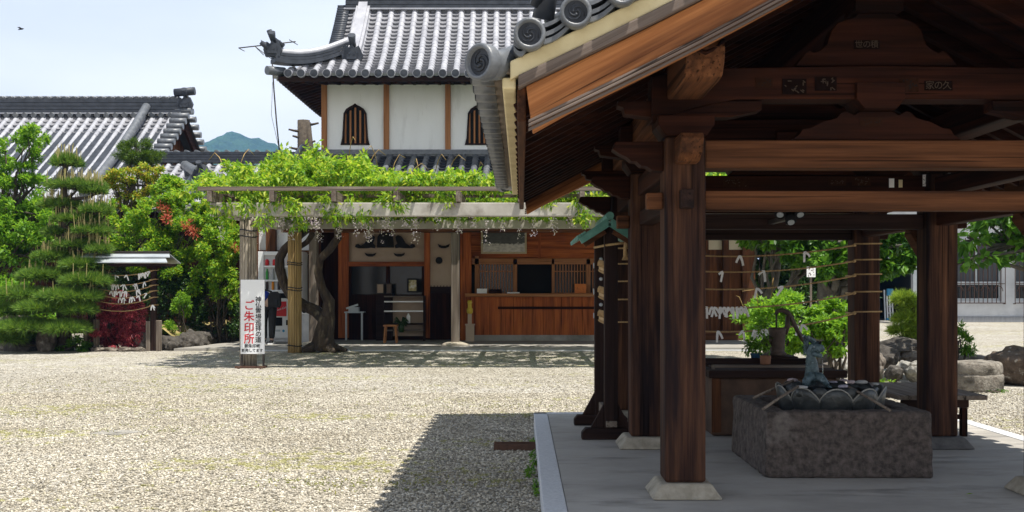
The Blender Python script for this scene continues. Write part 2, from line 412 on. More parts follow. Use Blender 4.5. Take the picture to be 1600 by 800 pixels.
M['lf_candle'] = leafmat('pine_candle', [(.34,.31,.12), (.5,.44,.2)], .2)
M['lf_big'] = leafmat('broad_leaf', [(.025,.085,.01), (.065,.18,.016), (.13,.29,.025)], .45, rough=.4)
M['fl_white'] = leafmat('faded_wisteria_petal', [(.55,.48,.56), (.72,.66,.72), (.55,.54,.40), (.42,.33,.48)], .4)
M['grass'] = leafmat('grass_blade', [(.12,.15,.02), (.2,.22,.03), (.28,.26,.06)], .3)
# ------------------------------------------------------------------ generators
def np_mesh(name, V, Fa, mat, parent=None, loc=None):
    off = Vector(loc) if loc is not None else (OFF.get(parent.name, Vector((0,0,0))) if parent else Vector((0,0,0)))
    V = np.asarray(V, dtype=np.float32) - np.array(off, dtype=np.float32)
    Fa = np.asarray(Fa, dtype=np.int32); k = Fa.shape[1]
    me = bpy.data.meshes.new(name)
    me.vertices.add(len(V)); me.vertices.foreach_set('co', V.ravel())
    me.loops.add(Fa.size); me.loops.foreach_set('vertex_index', Fa.ravel())
    me.polygons.add(len(Fa)); me.polygons.foreach_set('loop_start', np.arange(0, Fa.size, k, dtype=np.int32))
    me.update(calc_edges=True); me.validate()
    me.materials.append(mat)
    o = bpy.data.objects.new(name, me); COL.objects.link(o)
    if parent: o.parent = parent
    else: o.location = off
    OFF[o.name] = off
    return o

RNG = np.random.default_rng(11)
def unit(a): return a / (np.linalg.norm(a, axis=1, keepdims=True) + 1e-9)
def leaf_geo(Pc, axis, size, aspect=.45, up=.6, fold=.3):
    """folded rhombus leaves at points Pc growing along axis"""
    n = len(Pc)
    nr = RNG.normal(size=(n,3)); nr[:,2] = np.abs(nr[:,2]) + up*2
    a = unit(axis); s = unit(np.cross(a, nr)); nn_ = np.cross(s, a)
    L = size[:,None]; W = L*aspect*.5
    base = Pc; tip = Pc + a*L
    mid = Pc + a*L*.45 + nn_*W*fold
    l = mid + s*W; r = mid - s*W
    V = np.stack([base, r, tip, l], 1).reshape(-1,3)
    i = np.arange(n)[:,None]*4
    Fa = np.concatenate([i+np.array([[0,1,2]]), i+np.array([[0,2,3]])], 1).reshape(-1,3)
    return V, Fa
def clump_points(clumps, n, sub=14, spread=.34, shell=.8):
    """points in uneven sub-clumps spread over each ellipsoid (cx,cy,cz,rx,ry,rz)"""
    w = np.array([(c[3]*c[4]+c[4]*c[5]+c[3]*c[5]) for c in clumps]); w = w/w.sum()
    out = []
    for c, wi in zip(clumps, w):
        k = max(int(n*wi), 4); ns = max(int(sub*(.7+.6*RNG.random())), 3)
        d = unit(RNG.normal(size=(ns,3))); rad = shell*(1-.35*RNG.random((ns,1))**2)
        sc = d*rad; sz = spread*(.55+.9*RNG.random(ns))
        idx = RNG.choice(ns, k, p=sz**2/np.sum(sz**2))
        g = unit(RNG.normal(size=(k,3)))*(RNG.random((k,1))**.45)
        p = sc[idx] + g*sz[idx][:,None]
        p = p*np.array([c[3],c[4],c[5]]) + np.array([c[0],c[1],c[2]])
        out.append(np.concatenate([p, np.tile(np.array([c[0],c[1],c[2]]), (k,1))], 1))
    o = np.concatenate(out); return o[:,:3], o[:,3:]
def crown(name, clumps, n, size, mat, parent, aspect=.45, up=.6, droop=.15, out=.6, sub=14, spread=.34, shell=.8, zmin=None, var=.5):
    p, c = clump_points(clumps, n, sub, spread, shell)
    if zmin is not None:
        k = p[:,2] > zmin; p, c = p[k], c[k]
    ax = unit(p-c)*out + RNG.normal(size=p.shape)*.55; ax[:,2] -= droop
    sz = size*(1-var/2+var*RNG.random(len(p)))
    V, Fa = leaf_geo(p, ax, sz, aspect, up)
    return np_mesh(name, V, Fa, mat, parent)
def branch(mb, p0, p1, r0, r1, wob=.08, n=6, sides=7):
    p0, p1 = Vector(p0), Vector(p1); L = (p1-p0).length; pts, rr = [], []
    for i in range(n+1):
        t = i/n; q = p0.lerp(p1, t)
        if 0 < i < n: q += Vector((random.gauss(0,1), random.gauss(0,1), random.gauss(0,.5)))*wob*L*.5
        pts.append(q); rr.append(r0+(r1-r0)*t)
    mb.tube(pts, rr, sides); return pts
def limbs(mb, base, top, clumps, r, per=2):
    """trunk from base to top plus limbs reaching into the clumps"""
    pts = branch(mb, base, top, r, r*.45, .06, 7, 9)
    for c in clumps:
        for k in range(per):
            s = pts[random.randint(3, len(pts)-1)]
            e = Vector((c[0]+random.uniform(-.5,.5)*c[3], c[1]+random.uniform(-.5,.5)*c[4], c[2]+random.uniform(-.4,.5)*c[5]))
            branch(mb, s, e, r*.35, r*.08, .07, 5, 5)
def tree(name, label, cat, group, base, top, r, clumps, n, size, leaf, bark=None, per=2, **k):
    t = thing(name, label, cat, base, group)
    mb = MB(); limbs(mb, base, top, clumps, r, per); mb.build('trunk', bark or M['bark'], t)
    crown('crown', clumps, n, size, leaf, t, **k)
    return t

def tile_roof(org, A, D, ncol, pitch, prof, S, rows, r=.075, srange=None, mats=None, names=('pan_tiles','cover_tiles'), parent=None, cap=True, pans=True, first=0):
    """hongawara tiling: org eave corner, A along the eave, D horizontally down-slope; prof(t)->(horizontal run up, z) for t in 0..1"""
    org, A, D = Vector(org), Vector(A), Vector(D)
    pan, rol, end = MB(), MB(), MB()
    def pos(a, t, dz=0, lift=0):
        h, z = prof(t); return org + A*a - D*h + Vector((0,0,z+dz))
    def nrm(t):
        h0, z0 = prof(max(t-.02,0)); h1, z1 = prof(min(t+.02,1)); d = Vector((h1-h0, z1-z0)); d.normalize()
        return D*d.y + Vector((0,0,d.x))
    ts = [i/rows for i in range(rows+1)]
    for c in range(first, ncol+1):
        t0, t1 = srange(c*pitch) if srange else (0,1)
        if t1-t0 < .5/rows: continue
        a = c*pitch
        jit = [random.uniform(-.004,.004) for _ in ts]
        for k in range(rows):                                   # cover tiles
            s0, s1 = max(ts[k], t0), min(ts[k+1], t1)
            if s1 <= s0: continue
            rings = []
            for s, rr in ((s0, r*1.03), (s1, r*.975)):
                n_ = nrm(s); q = pos(a+jit[k], s)
                rings.append([q + A*(math.cos(x)*rr) + n_*(math.sin(x)*rr*1.05 - .012) for x in [math.pi*i/7 for i in range(8)]])
            vs = rings[0]+rings[1]
            rol.add(vs, [(i, i+1, 9+i, 8+i) for i in range(7)], True)
            rol.add(rings[0], [list(range(8))])
        if cap and t0 < .01:                                    # round end tile
            q = pos(a, 0, -.01) + nrm(0)*.02; R = r*1.22
            rol.cyl(q + D*.05, q - D*.05, R, R, 14)
            end.cyl(q + D*.0565, q + D*.05, R*.9, R*.9, 14)
            end.cyl(q + D*.062, q + D*.0566, R*.45, R*.45, 12)
        if pans and c < ncol:                                   # pan tiles
            a1 = (c+1)*pitch; u0, u1 = t0, t1
            if srange:
                v0, v1 = srange(a1); u1 = max(t1, v1) if abs(v1-t1) > 1e-6 else t1
                u1 = min(t1, v1) if min(t1, v1) > .06 else max(t1, v1)
            for k in range(rows):
                s0, s1 = max(ts[k], u0), min(ts[k+1], u1)
                if s1 <= s0: continue
                lo, hi, fr = [], [], []
                for j in range(5):
                    x = a + (a1-a)*j/4; sag = -.035*math.sin(math.pi*j/4)*pitch/.29
                    lo.append(pos(x, s0, sag) + nrm(s0)*.055); hi.append(pos(x, s1, sag)+nrm(s1)*.004); fr.append(pos(x, s0, sag)-nrm(s0)*.01)
                vs = lo+hi+fr
                pan.add(vs, [(j, j+1, 6+j, 5+j) for j in range(4)] + [(10+j, 11+j, j+1, j) for j in range(4)])
    mats = mats or (M['tile_pan'], M['tile'])
    o = []
    if pans: o.append(pan.build(names[0], mats[0], parent, fix=False))
    o.append(rol.build(names[1], mats[1], parent))
    if end.v: o.append(end.build('eave_end_tiles', M['tile_dark'], parent))
    return o

def rock_geo(c, r, seed, flat=1.0, rough=.22, sub=3):
    bm = bmesh.new(); bmesh.ops.create_icosphere(bm, subdivisions=sub, radius=1)
    vs = []
    for v in bm.verts:
        p = v.co.copy(); q = p*1.1 + Vector((seed*7.3, seed*3.1, seed*5.7))
        f = 1 + rough*mnoise.noise(q) + rough*.55*mnoise.noise(q*2.3) + rough*.3*mnoise.noise(q*5) + rough*.18*mnoise.noise(q*11)
        # facets: clip against a few random planes
        p = p*f
        rr = random.Random(seed*13)
        for _ in range(7):
            d = Vector((rr.gauss(0,1), rr.gauss(0,1), rr.gauss(0,1))).normalized(); lim = rr.uniform(.72,.95)
            e = p.dot(d) - lim
            if e > 0: p -= d*e*.85
        vs.append((c[0]+p.x*r[0], c[1]+p.y*r[1], c[2]+p.z*r[2]))
    fs = [[v.index for v in f.verts] for f in bm.faces]; bm.free()
    return vs, fs
def rock(label, c, r, seed, mat, group=None, name='garden_rock', rough=.32):
    mb = MB(); vs, fs = rock_geo(c, r, seed, rough=rough, sub=4); mb.add(vs, fs, True)
    o = mb.build(name, mat, None, loc=(c[0], c[1], 0)); o.data.polygons.foreach_set('use_smooth', [True]*len(o.data.polygons))
    return tag(o, label, 'rock', group)

def text_part(name, body, mat, parent, loc, size, rot=(90,0,0), align='CENTER', depth=.002, vertical=False, shear=0, bold=0, spacing=1.0):
    cu = bpy.data.curves.new(name, 'FONT'); cu.body = '\n'.join(body) if vertical else body
    cu.size = size; cu.align_x = align; cu.extrude = depth; cu.shear = shear; cu.offset = bold
    cu.space_line = spacing; cu.align_y = 'TOP' if vertical else 'CENTER'
    cu.resolution_u = 3
    tmp = bpy.data.objects.new('tmp', cu); COL.objects.link(tmp)
    dg = bpy.context.evaluated_depsgraph_get()
    me = bpy.data.meshes.new_from_object(tmp.evaluated_get(dg))
    bpy.data.objects.remove(tmp); bpy.data.curves.remove(cu)
    me.materials.clear(); me.materials.append(mat); me.name = name
    o = bpy.data.objects.new(name, me); COL.objects.link(o)
    off = OFF.get(parent.name, Vector((0,0,0))) if parent else Vector((0,0,0))
    o.rotation_euler = [math.radians(a) for a in rot]; o.location = Vector(loc)-off
    if parent: o.parent = parent
    OFF[o.name] = off
    return o

def marks(parent, c, w, h, mat, n=9, seed=1):
    """illegible brush marks: short strokes lying on the slip's face"""
    r_ = random.Random(seed); m_ = MB()
    for k in range(n):
        x = c[0]+r_.uniform(-.42,.42)*w; z = c[2]+r_.uniform(-.38,.38)*h; L = min(w,h)*r_.uniform(.12,.3); a = r_.choice((0,1.57,.7,-.7))
        m_.bar((x-L*math.cos(a)/2, c[1], z-L*math.sin(a)/2), (x+L*math.cos(a)/2, c[1], z+L*math.sin(a)/2), .0006, min(w,h)*.07, up=(-math.sin(a),0,math.cos(a)))
    return m_.build('faded_marks', mat, parent)
# paper fortune strips knotted on a rope: a small knot and two bent tails
def paper_proto(a0, a1, l0, l1):
    mb = MB()
    mb.add([(-.011,-.009,-.009),(.011,-.009,-.009),(.011,.009,-.009),(-.011,.009,-.009),(-.011,-.009,.010),(.011,-.009,.010),(.011,.009,.010),(-.011,.009,.010)],
           [(0,3,2,1),(4,5,6,7),(0,1,5,4),(1,2,6,5),(2,3,7,6),(3,0,4,7)])
    for a, L, sx in ((a0, l0, -1), (a1, l1, 1)):
        p0 = Vector((sx*.006, -.009, 0)); d = Vector((math.sin(a), -.12, -math.cos(a)))
        p1 = p0 + d*L*.5; p2 = p1 + Vector((d.x*.7, .1, d.z))*L*.5
        mb.bar(p0, p1, .024, .004, up=(0,1,0)); mb.bar(p1, p2, .022, .004, up=(0,1,.1))
    me = bpy.data.meshes.new('paper_fortune'); me.from_pydata(mb.v, [], mb.f); me.materials.append(M['paper'])
    return me
PAPERS = [paper_proto(-.5,.35,.075,.10), paper_proto(-.25,.75,.10,.07), paper_proto(-.9,.15,.06,.11), paper_proto(-.12,.5,.11,.085), paper_proto(-1.2,-.5,.05,.11)]
def paper(p, label, group, scale=1, k=None, rz=None):
    me = PAPERS[k if k is not None else random.randint(0, 4)]
    o = bpy.data.objects.new('paper_fortune', me); COL.objects.link(o)
    o.location = p; o.scale = (scale,)*3
    o.rotation_euler = (random.uniform(-.15,.15), random.uniform(-.2,.2), rz if rz is not None else random.uniform(-.4,.4))
    OFF[o.name] = Vector(p)
    return tag(o, label, 'paper fortune', group)
def rope_curve(p0, p1, sag, n=18, skew=.5):
    p0, p1 = Vector(p0), Vector(p1); out = []
    for i in range(n+1):
        t = i/n; q = p0.lerp(p1, t); q.z -= sag*4*t*(1-t); out.append(q)
    return out
def at_x(pts, x):
    for a, b in zip(pts, pts[1:]):
        if min(a.x,b.x) <= x <= max(a.x,b.x): return a.lerp(b, (x-a.x)/(b.x-a.x+1e-9))
    return pts[-1] if abs(pts[-1].x-x) < abs(pts[0].x-x) else pts[0]
# ------------------------------------------------------------------ the setting
g = MB(); g.box(-1600, 1600, -30, 2600, -.5, 0)
struct(g, 'ground', M['gravel'])
PZ = .12                                                      # top of the paved platform
for y0_, y1_ in ((4.0, 7.297), (7.303, 9.76)):
    g = MB(); g.box(.235, 3.70, y0_, y1_, -.05, PZ); struct(g, 'pavement', M['paving'], bevel=.004)
def curb(x0, x1, y0, y1):
    g = MB(); g.box(x0, x1, y0, y1, -.05, PZ+.004); struct(g, 'kerb', M['granite'], bevel=.006)
for i in range(4):
    y0 = 4.0 + i*1.4693; curb(.11, .232, y0, y0+1.4663); curb(3.703, 3.825, y0, y0+1.4663)
for i in range(3):
    x0 = .11 + i*1.2393; curb(x0, x0+1.2363, 9.763, 9.885)
# concrete apron under the hall's porch
g = MB(); g.box(-5.6, 6.2, 21.95, 27, -.2, .07); struct(g, 'porch_floor', M['slab'], bevel=.01)
g = MB(); g.box(-5.6, 6.2, 21.78, 21.94, -.2, .022); struct(g, 'porch_step', M['granite'])
g = MB(); g.prism([(-7.0, 21.9), (-5.62, 21.9), (-5.62, 26.5), (-6.2, 26.5)], 'z', -.2, .05); struct(g, 'path', M['slab'])
# far wooded hill
def hill():
    R0, cx, cy, top = 560.0, (362-VX)/F*1500, 1500.0, 219.0
    vs, fs = [], []; nr, na = 46, 120
    for i in range(nr+1):
        t = i/nr
        for k in range(na):
            a = 2*math.pi*k/na
            f = (1-t)**1.15 * (1+.22*math.sin(a*3+.8)*t) 
            q = Vector((math.cos(a)*t*5, math.sin(a)*t*5, 0))
            z = top*f + 26*mnoise.noise(q*1.3)*t*(1-t)*3 + 5*mnoise.noise(q*7) + 3.5*mnoise.noise(q*17)
            vs.append((cx+R0*t*math.cos(a), cy+R0*t*math.sin(a), max(z, -2) if t < .98 else -3))
    for i in range(nr):
        for k in range(na): fs.append((i*na+k, i*na+(k+1)%na, (i+1)*na+(k+1)%na, (i+1)*na+k))
    g = MB(); g.add(vs, fs, True)
    return g
M['hill'] = plain('wooded_hill', (.010,.034,.010), (.04,.095,.022), .035, .95, 1.0, .09, dist=9)
struct(hill(), 'hill', M['hill'])
# loose pebbles over the near gravel
def pebbles(regions):
    bm = bmesh.new(); bmesh.ops.create_icosphere(bm, subdivisions=1, radius=1); bv = np.array([v.co[:] for v in bm.verts]); bf = np.array([[v.index for v in f.verts] for f in bm.faces]); bm.free()
    P = []
    for n, dlo, dhi, xlo, xhi in regions:
        d = np.sqrt(dlo**2 + (dhi**2-dlo**2)*RNG.random(n)); a, b_ = xlo(d), xhi(d)
        P.append(np.stack([a+(b_-a)*RNG.random(n), d, np.zeros(n)], 1))
    P = np.concatenate(P); n = len(P)
    s = (.0042+.0052*RNG.random((n,1))**1.8)*np.stack([.8+.7*RNG.random(n), .8+.7*RNG.random(n), .55+.4*RNG.random(n)], 1)
    th = RNG.random(n)*6.283; c, sn = np.cos(th), np.sin(th)
    V = bv[None]*(1+.16*RNG.normal(size=(n,len(bv),1)))*s[:,None,:]
    x = V[...,0]*c[:,None]-V[...,1]*sn[:,None]; y = V[...,0]*sn[:,None]+V[...,1]*c[:,None]
    V = np.stack([x, y, V[...,2]], 2) + P[:,None,:] + np.stack([0*th, 0*th, s[:,2]*.5], 1)[:,None,:]
    Fa = (bf[None] + (np.arange(n)*len(bv))[:,None,None]).reshape(-1,3)
    return np_mesh('pebbles', V.reshape(-1,3), Fa, M['pebble'])
tag(pebbles([(105000, 5.1, 13.0, lambda d: -.485*d-.1, lambda d: np.where(d < 9.9, .10, .07*d)), (8000, 13.0, 15.0, lambda d: -.485*d-.1, lambda d: .07*d), (4000, 15.0, 17.0, lambda d: -.485*d-.1, lambda d: .07*d), (13000, 8.0, 13.5, lambda d: 0*d+3.84, lambda d: .47*d+.1)]), None, None, kind='stuff')
# soft-edged lighter track and weeds on the gravel
def grass_tufts():
    n = 900; P = []
    for i in range(n):
        c = random.choice([(-3.2,9.6,1.6,.5),(-2.4,11.6,2.2,.6),(-5.5,14.2,2.4,.9),(-1.0,6.9,.9,.25),(-4.5,10.6,1.5,.5),(-.4,11.5,1.2,.3),(-1.6,5.8,.5,.2),(-3.0,13.2,2.4,.5)])
        P.append((random.gauss(c[0], c[2]*.5), random.gauss(c[1], c[3]*.5), .0))
    P = np.array(P); P = np.repeat(P, 4, 0) + RNG.normal(size=(n*4,3))*np.array([.02,.02,0])
    ax = RNG.normal(size=P.shape)*.8; ax[:,2] = .55
    V, Fa = leaf_geo(P, ax, .012+.02*RNG.random(len(P)), .3, .2)
    return np_mesh('ground_weeds', V, Fa, M['grass'])
tag(grass_tufts(), None, None, kind='stuff')

# ------------------------------------------------------------------ the temple hall
HX0, HX1 = -4.72, 5.45
hall = thing('temple_hall', 'two-storey white plaster temple hall with silver tiled roof and open porch', 'building', (0, 25, 0))
def part(mb, name, mat, parent=hall, **k): return mb.build(name, mat, parent, **k)
M['slate'] = plain('dark_slate_panel', (.06,.068,.078), (.085,.095,.108), 4, .7, 0)
# upper wall behind d = 26
UY = 26.0
def cusp(x, zb, zt, w):
    """bell-shaped temple window outline"""
    L = [(w*.62, 0), (w*.55, .16), (w*.52, .45), (w*.50, .66), (w*.49, .76), (w*.40, .845), (w*.37, .87), (w*.2, .93), (w*.10, .955), (0, 1.0)]
    pts = [(x+a, zb+(zt-zb)*b) for a, b in L] + [(x-a, zb+(zt-zb)*b) for a, b in L[-2::-1]]
    return pts
zb, zt = pz(226, UY), pz(162, UY)
wx = [px(555, UY), px(749, UY)]; ww = .56
upper = MB()
z0u, z1u = 4.35, 6.25
# wall built round the window openings
segs = [HX0] 
cols = [HX0, wx[0]-.5, wx[0]+.5, wx[1]-.5, wx[1]+.5, HX1]
for i in (0, 2, 4): upper.box(cols[i], cols[i+1], UY, UY+.15, z0u, z1u)
for x in wx:
    out = cusp(x, zb, zt, ww)
    half = len(out)//2
    for sgn in (1, -1):                                        # plaster left and right of the bell
        side = [p for p in out if (p[0]-x)*sgn >= -1e-6]
        side = sorted(side, key=lambda p: p[1])
        poly = [(p[0], p[1]) for p in side] + [(x, z1u), (x+sgn*.5, z1u), (x+sgn*.5, zb)]
        upper.prism(poly, 'y', UY, UY+.15)
    upper.box(x-.5, x+.5, UY, UY+.15, z0u, zb)
wall_up = part(upper, 'wall', M['plaster'])
for x in wx:
    w = MB(); out = cusp(x, zb-.01, zt+.005, ww); inn = cusp(x, zb+.03, zt-.045, ww-.075)
    n = len(out)
    vs = [(p[0], UY-.035, p[1]) for p in out] + [(p[0], UY-.035, p[1]) for p in inn] + [(p[0], UY+.06, p[1]) for p in out] + [(p[0], UY+.06, p[1]) for p in inn]
    fs = []
    for i in range(n):
        j = (i+1) % n
        fs += [(i, j, n+j, n+i), (i, 2*n+i, 2*n+j, j), (n+i, n+j, 3*n+j, 3*n+i)]
    w.add(vs, fs)
    fr = part(w, 'window', M['blk_z'])
    bk = MB(); bk.box(x-.36, x+.36, UY+.10, UY+.12, zb, zt); part(bk, 'pane', M['darkglass'], fr)
    for k in range(-2, 3):
        bx = x + k*.118; th = zt-.07-abs(k)*.07
        b = MB(); b.box(bx-.02, bx+.02, UY+.02, UY+.06, zb+.02, th-.02); part(b, 'bar', M['orange_z'], fr)
# posts of the upper wall
for x_ in (507, 604, 700, 797, 893, 985, 1085, 1170):
    p = MB(); X = px(x_, UY); p.box(X-.065, X+.065, UY-.07, UY+.05, 4.4, 6.2); part(p, 'post', M['orange_z'], bevel=.008)
s = MB(); s.box(HX0-.03, HX0+.09, UY+.06, 30.0, 4.2, 6.3); part(s, 'side_wall', M['plaster'])
s = MB(); s.box(HX0-.1, HX1+.1, UY-.10, UY-.002, 6.13, 6.3); part(s, 'wall_plate', M['blk_x'])
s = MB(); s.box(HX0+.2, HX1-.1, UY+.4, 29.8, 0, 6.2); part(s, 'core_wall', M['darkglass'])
# hip-and-gable roof
roof = thing('roof', None, None, (0, 25, 6)); roof.parent = hall; roof.location = (0, 0, 6); OFF[roof.name] = Vector((0,25,6))
EY, EZ, RY = 24.55, 6.10, 27.2                                # eave line, its height, ridge depth
EXL, VXL, EXR = -5.55, -4.42, 6.6
def prof(t):                                                   # concave main slope
    return (2.65*t, 2.20*(.62*t+.38*t*t*1.0))
def srange(a):
    x = EXL + a
    if x < VXL:
        return (0, max(0, (x-EXL)/2.65*.96))
    return (0, 1)
pit = .290
# corner lifts a little
tile_roof((EXL, EY, EZ), (1,0,0), (0,-1,0), 42, pit, prof, 3.45, 21, r=.078, srange=srange, parent=roof)
def profL(t): return (1.15*t, .95*(.62*t+.3*t*t))
tile_roof((EXL, 29.6, EZ), (0,-1,0), (-1,0,0), 17, pit, profL, 1.5, 8, r=.078, srange=lambda a: (0, min(1, max(0, (29.6-a-EY)/1.15*.9))), parent=roof, names=('pan_tiles','cover_tiles'))
# roof body below the tiles, soffit with rafters
b = MB(); vs = []; ND = 10
for i in range(ND+1):
    h, z = prof(i/ND); xl_ = min(EXL+.02+h, VXL+.05); vs += [(xl_, EY+.05+h*.98, EZ+z-.11), (EXR, EY+.05+h*.98, EZ+z-.11), (xl_, 2*RY-EY-.05-h*.98, EZ+z-.11), (EXR, 2*RY-EY-.05-h*.98, EZ+z-.11)]
fs = []
for i in range(ND):
    k = i*4; fs += [(k, k+1, k+5, k+4), (k+3, k+2, k+6, k+7), (k, k+4, k+6, k+2)]
b.add(vs, fs)
part(b, 'roof_deck', M['blk_x'], roof)
s = MB(); s.box(EXL+.05, EXR, EY+.06, EY+.16, EZ-.16, EZ-.05); s.box(EXL+.05, EXL+.15, EY+.16, 29.7, EZ-.16, EZ-.05); part(s, 'eave_board', M['blk_x'], roof)
s = MB(); s.add([(EXL+.1,EY+.1,EZ-.12),(EXR,EY+.1,EZ-.12),(EXR,26,EZ+.10),(HX0,26,EZ+.10),(HX0,29.7,EZ+.10),(EXL+.1,29.7,EZ-.12)], [(0,1,2,3),(0,3,4,5)])
part(s, 'soffit', M['dark_y'], roof)
for k in range(40):
    x = EXL+.3+k*.30
    if x > EXR-.1: break
    r_ = MB(); r_.bar((x, EY+.09, EZ-.15), (x, 26.0, EZ+.06), .06, .08); part(r_, 'rafter', M['dark_y'], roof)
for k in range(16):
    y = EY+.4+k*.30
    r_ = MB(); r_.bar((EXL+.12, y, EZ-.15), (HX0-.06, y, EZ+.05), .06, .08); part(r_, 'rafter', M['dark_x'], roof)
# ridge stack
rg = MB()
for k in range(6): rg.box(VXL+.05-.0, EXR, RY-.22+.012*k, RY+.22-.012*k, EZ+2.10+k*.11, EZ+2.10+k*.11+.095)
part(rg, 'ridge', M['tile_dark'], roof)
rg = MB(); rg.box(VXL+.02, EXR, RY-.27, RY+.27, EZ+2.075, EZ+2.11); part(rg, 'ridge_course', M['tile'], roof)
rg = MB(); rg.cyl((VXL-.05,RY,EZ+2.80),(EXR,RY,EZ+2.80),.11,n=12); part(rg, 'ridge_cap', M['tile'], roof)
# descending ridge near the gable end
def slope_pt(x, t, dz): 
    h, z = prof(t); return (x, EY+h, EZ+z+dz)
for (x, w, h0, h1, mt, nm) in ((-3.93,.34,.02,.22,'tile','descending_ridge'),(-3.93,.22,.22,.31,'tile','descending_cap')):
    r_ = MB(); vs = []; N = 14
    for i in range(N+1):
        t = .30 + .70*i/N
        for sx, dz in ((-1,h0),(1,h0),(1,h1),(-1,h1)):
            p = slope_pt(x+sx*w/2, t, dz); vs.append(p)
    fs = []
    for i in range(N):
        for k in range(4): fs.append((i*4+k, i*4+(k+1)%4, i*4+4+(k+1)%4, i*4+4+k))
    fs += [(3,2,1,0), (N*4,N*4+1,N*4+2,N*4+3)]
    r_.add(vs, fs); part(r_, nm, M[mt], roof)
# verge rolls along the gable edge
r_ = MB()
for i in range(24):
    t = .34 + .66*i/24; p = slope_pt(VXL-.02, t, .05)
    r_.cyl((p[0]-.14,p[1],p[2]), (p[0]+.16,p[1],p[2]), .058, n=9)
part(r_, 'verge_tiles', M['tile_dark'], roof)
g_ = MB(); g_.add([(VXL+.1,EY+1.0,EZ+.7),(VXL+.1,29.3,EZ+.7),(VXL+.1,RY,EZ+2.1)], [(0,1,2)]); part(g_, 'gable_board', M['brown_z'], roof)
# corner ridge sweeping up to the eave corner
def corner_pt(t, dz):
    a = Vector((-4.02, EY+1.02, EZ+.78)); b_ = Vector((EXL-.05, EY-.02, EZ+.13))
    q = b_.lerp(a, t); q.z += .16*(1-t)**3 - .10*math.sin(math.pi*t) + dz; return q
def sweep(mb, f, w, h0, h1, n=12, t0=0., t1=1.):
    vs = []; pts = [f(t0+(t1-t0)*i/n, 0) for i in range(n+1)]
    for i in range(n+1):
        d = (pts[min(i+1,n)]-pts[max(i-1,0)]); s_ = Vector((-d.y, d.x, 0)).normalized()
        for sx, dz in ((-1,h0),(1,h0),(1,h1),(-1,h1)): vs.append(pts[i] + s_*(sx*w/2) + Vector((0,0,dz)))
    fs = [(i*4+k, i*4+(k+1)%4, i*4+4+(k+1)%4, i*4+4+k) for i in range(n) for k in range(4)] + [(3,2,1,0),(n*4,n*4+1,n*4+2,n*4+3)]
    mb.add(vs, fs)
for h0, h1, w in ((-.04,.05,.34),(.06,.12,.27),(.13,.19,.26)):
    r_ = MB(); sweep(r_, corner_pt, w, h0, h1); part(r_, 'corner_ridge', M['tile_dark'], roof)
r_ = MB(); r_.tube([corner_pt(i/12, .23) for i in range(13)], .085, 10); part(r_, 'corner_ridge_cap', M['tile'], roof)
def oni(c, s, n=8):
    """ridge-end ogre tile: stepped shield, horns and a raised bird-perch roll"""
    m = MB()
    m.prism([(c[0]-.20*s,c[2]-.22*s),(c[0]+.20*s,c[2]-.22*s),(c[0]+.26*s,c[2]-.02*s),(c[0]+.16*s,c[2]+.20*s),(c[0]+.07*s,c[2]+.14*s),(c[0],c[2]+.24*s),(c[0]-.07*s,c[2]+.14*s),(c[0]-.16*s,c[2]+.20*s),(c[0]-.26*s,c[2]-.02*s)], 'y', c[1]-.07*s, c[1]+.07*s)
    m.prism([(c[0]-.12*s,c[2]-.14*s),(c[0]+.12*s,c[2]-.14*s),(c[0]+.13*s,c[2]+.04*s),(c[0],c[2]+.12*s),(c[0]-.13*s,c[2]+.04*s)], 'y', c[1]-.12*s, c[1]-.06*s)
    for sx in (-1, 1): m.cyl((c[0]+sx*.06*s,c[1]-.13*s,c[2]+.0*s),(c[0]+sx*.06*s,c[1]-.1*s,c[2]), .03*s, n=8)
    m.tube([(c[0],c[1]+.2*s,c[2]+.18*s),(c[0],c[1]-.02*s,c[2]+.30*s),(c[0],c[1]-.14*s,c[2]+.44*s)], [.085*s,.08*s,.10*s], 10)
    return m
part(oni((-3.93, EY+.72, EZ+.60), .95), 'ogre_tile', M['tile_dark'], roof)
c0 = corner_pt(0, .28)
part(oni((c0.x, c0.y-.03, c0.z-.02), .8), 'ogre_tile', M['tile_dark'], roof)
m_ = MB(); m_.tube([c0+Vector((.12,.05,.0)), c0+Vector((-.12,-.05,.02)), c0+Vector((-.26,-.1,.12))], [.09,.08,.05], 9)
m_.tube([c0+Vector((.2,.1,.05)), c0+Vector((-.02,.05,.22)), c0+Vector((-.1,.02,.42))], [.08,.07,.06], 9); part(m_, 'ogre_tile', M['tile_dark'], roof)
m_ = MB(); m_.cyl((EXL-.16,EY-.16,EZ+.05),(EXL+.16,EY+.16,EZ+.08),.10,n=12); part(m_, 'corner_tile', M['tile_near'], roof)
# pent roof above the porch
pr_x0, pr_x1 = -5.15, 5.9
def profP(t): return (3.5*t, 1.45*t)
pent = thing('pent_roof', None, None, (0,0,0)); pent.parent = hall; pent.location = -Vector((0,25,0)); OFF[pent.name] = Vector((0,0,0))
tile_roof((pr_x0, 22.45, 2.98), (1,0,0), (0,-1,0), 38, pit, profP, 3.8, 16, r=.078, mats=(M['tile_dark'], M['tile_near']), parent=pent)
b = MB(); b.box(pr_x0, pr_x1, UY-.16, UY-.005, 4.40, 4.56); b.box(pr_x0, pr_x1, UY-.2, UY-.14, 4.44, 4.50); part(b, 'flashing', M['tile_near'], pent)
b = MB(); b.add([(pr_x0,22.5,2.93),(pr_x1,22.5,2.93),(pr_x1,26,4.36),(pr_x0,26,4.36),(pr_x0,22.5,2.83),(pr_x1,22.5,2.83),(pr_x1,26,4.26),(pr_x0,26,4.26)], [(0,1,2,3),(7,6,5,4),(0,4,5,1),(0,3,7,4),(1,5,6,2)])
part(b, 'roof_deck', M['dark_x'], pent)
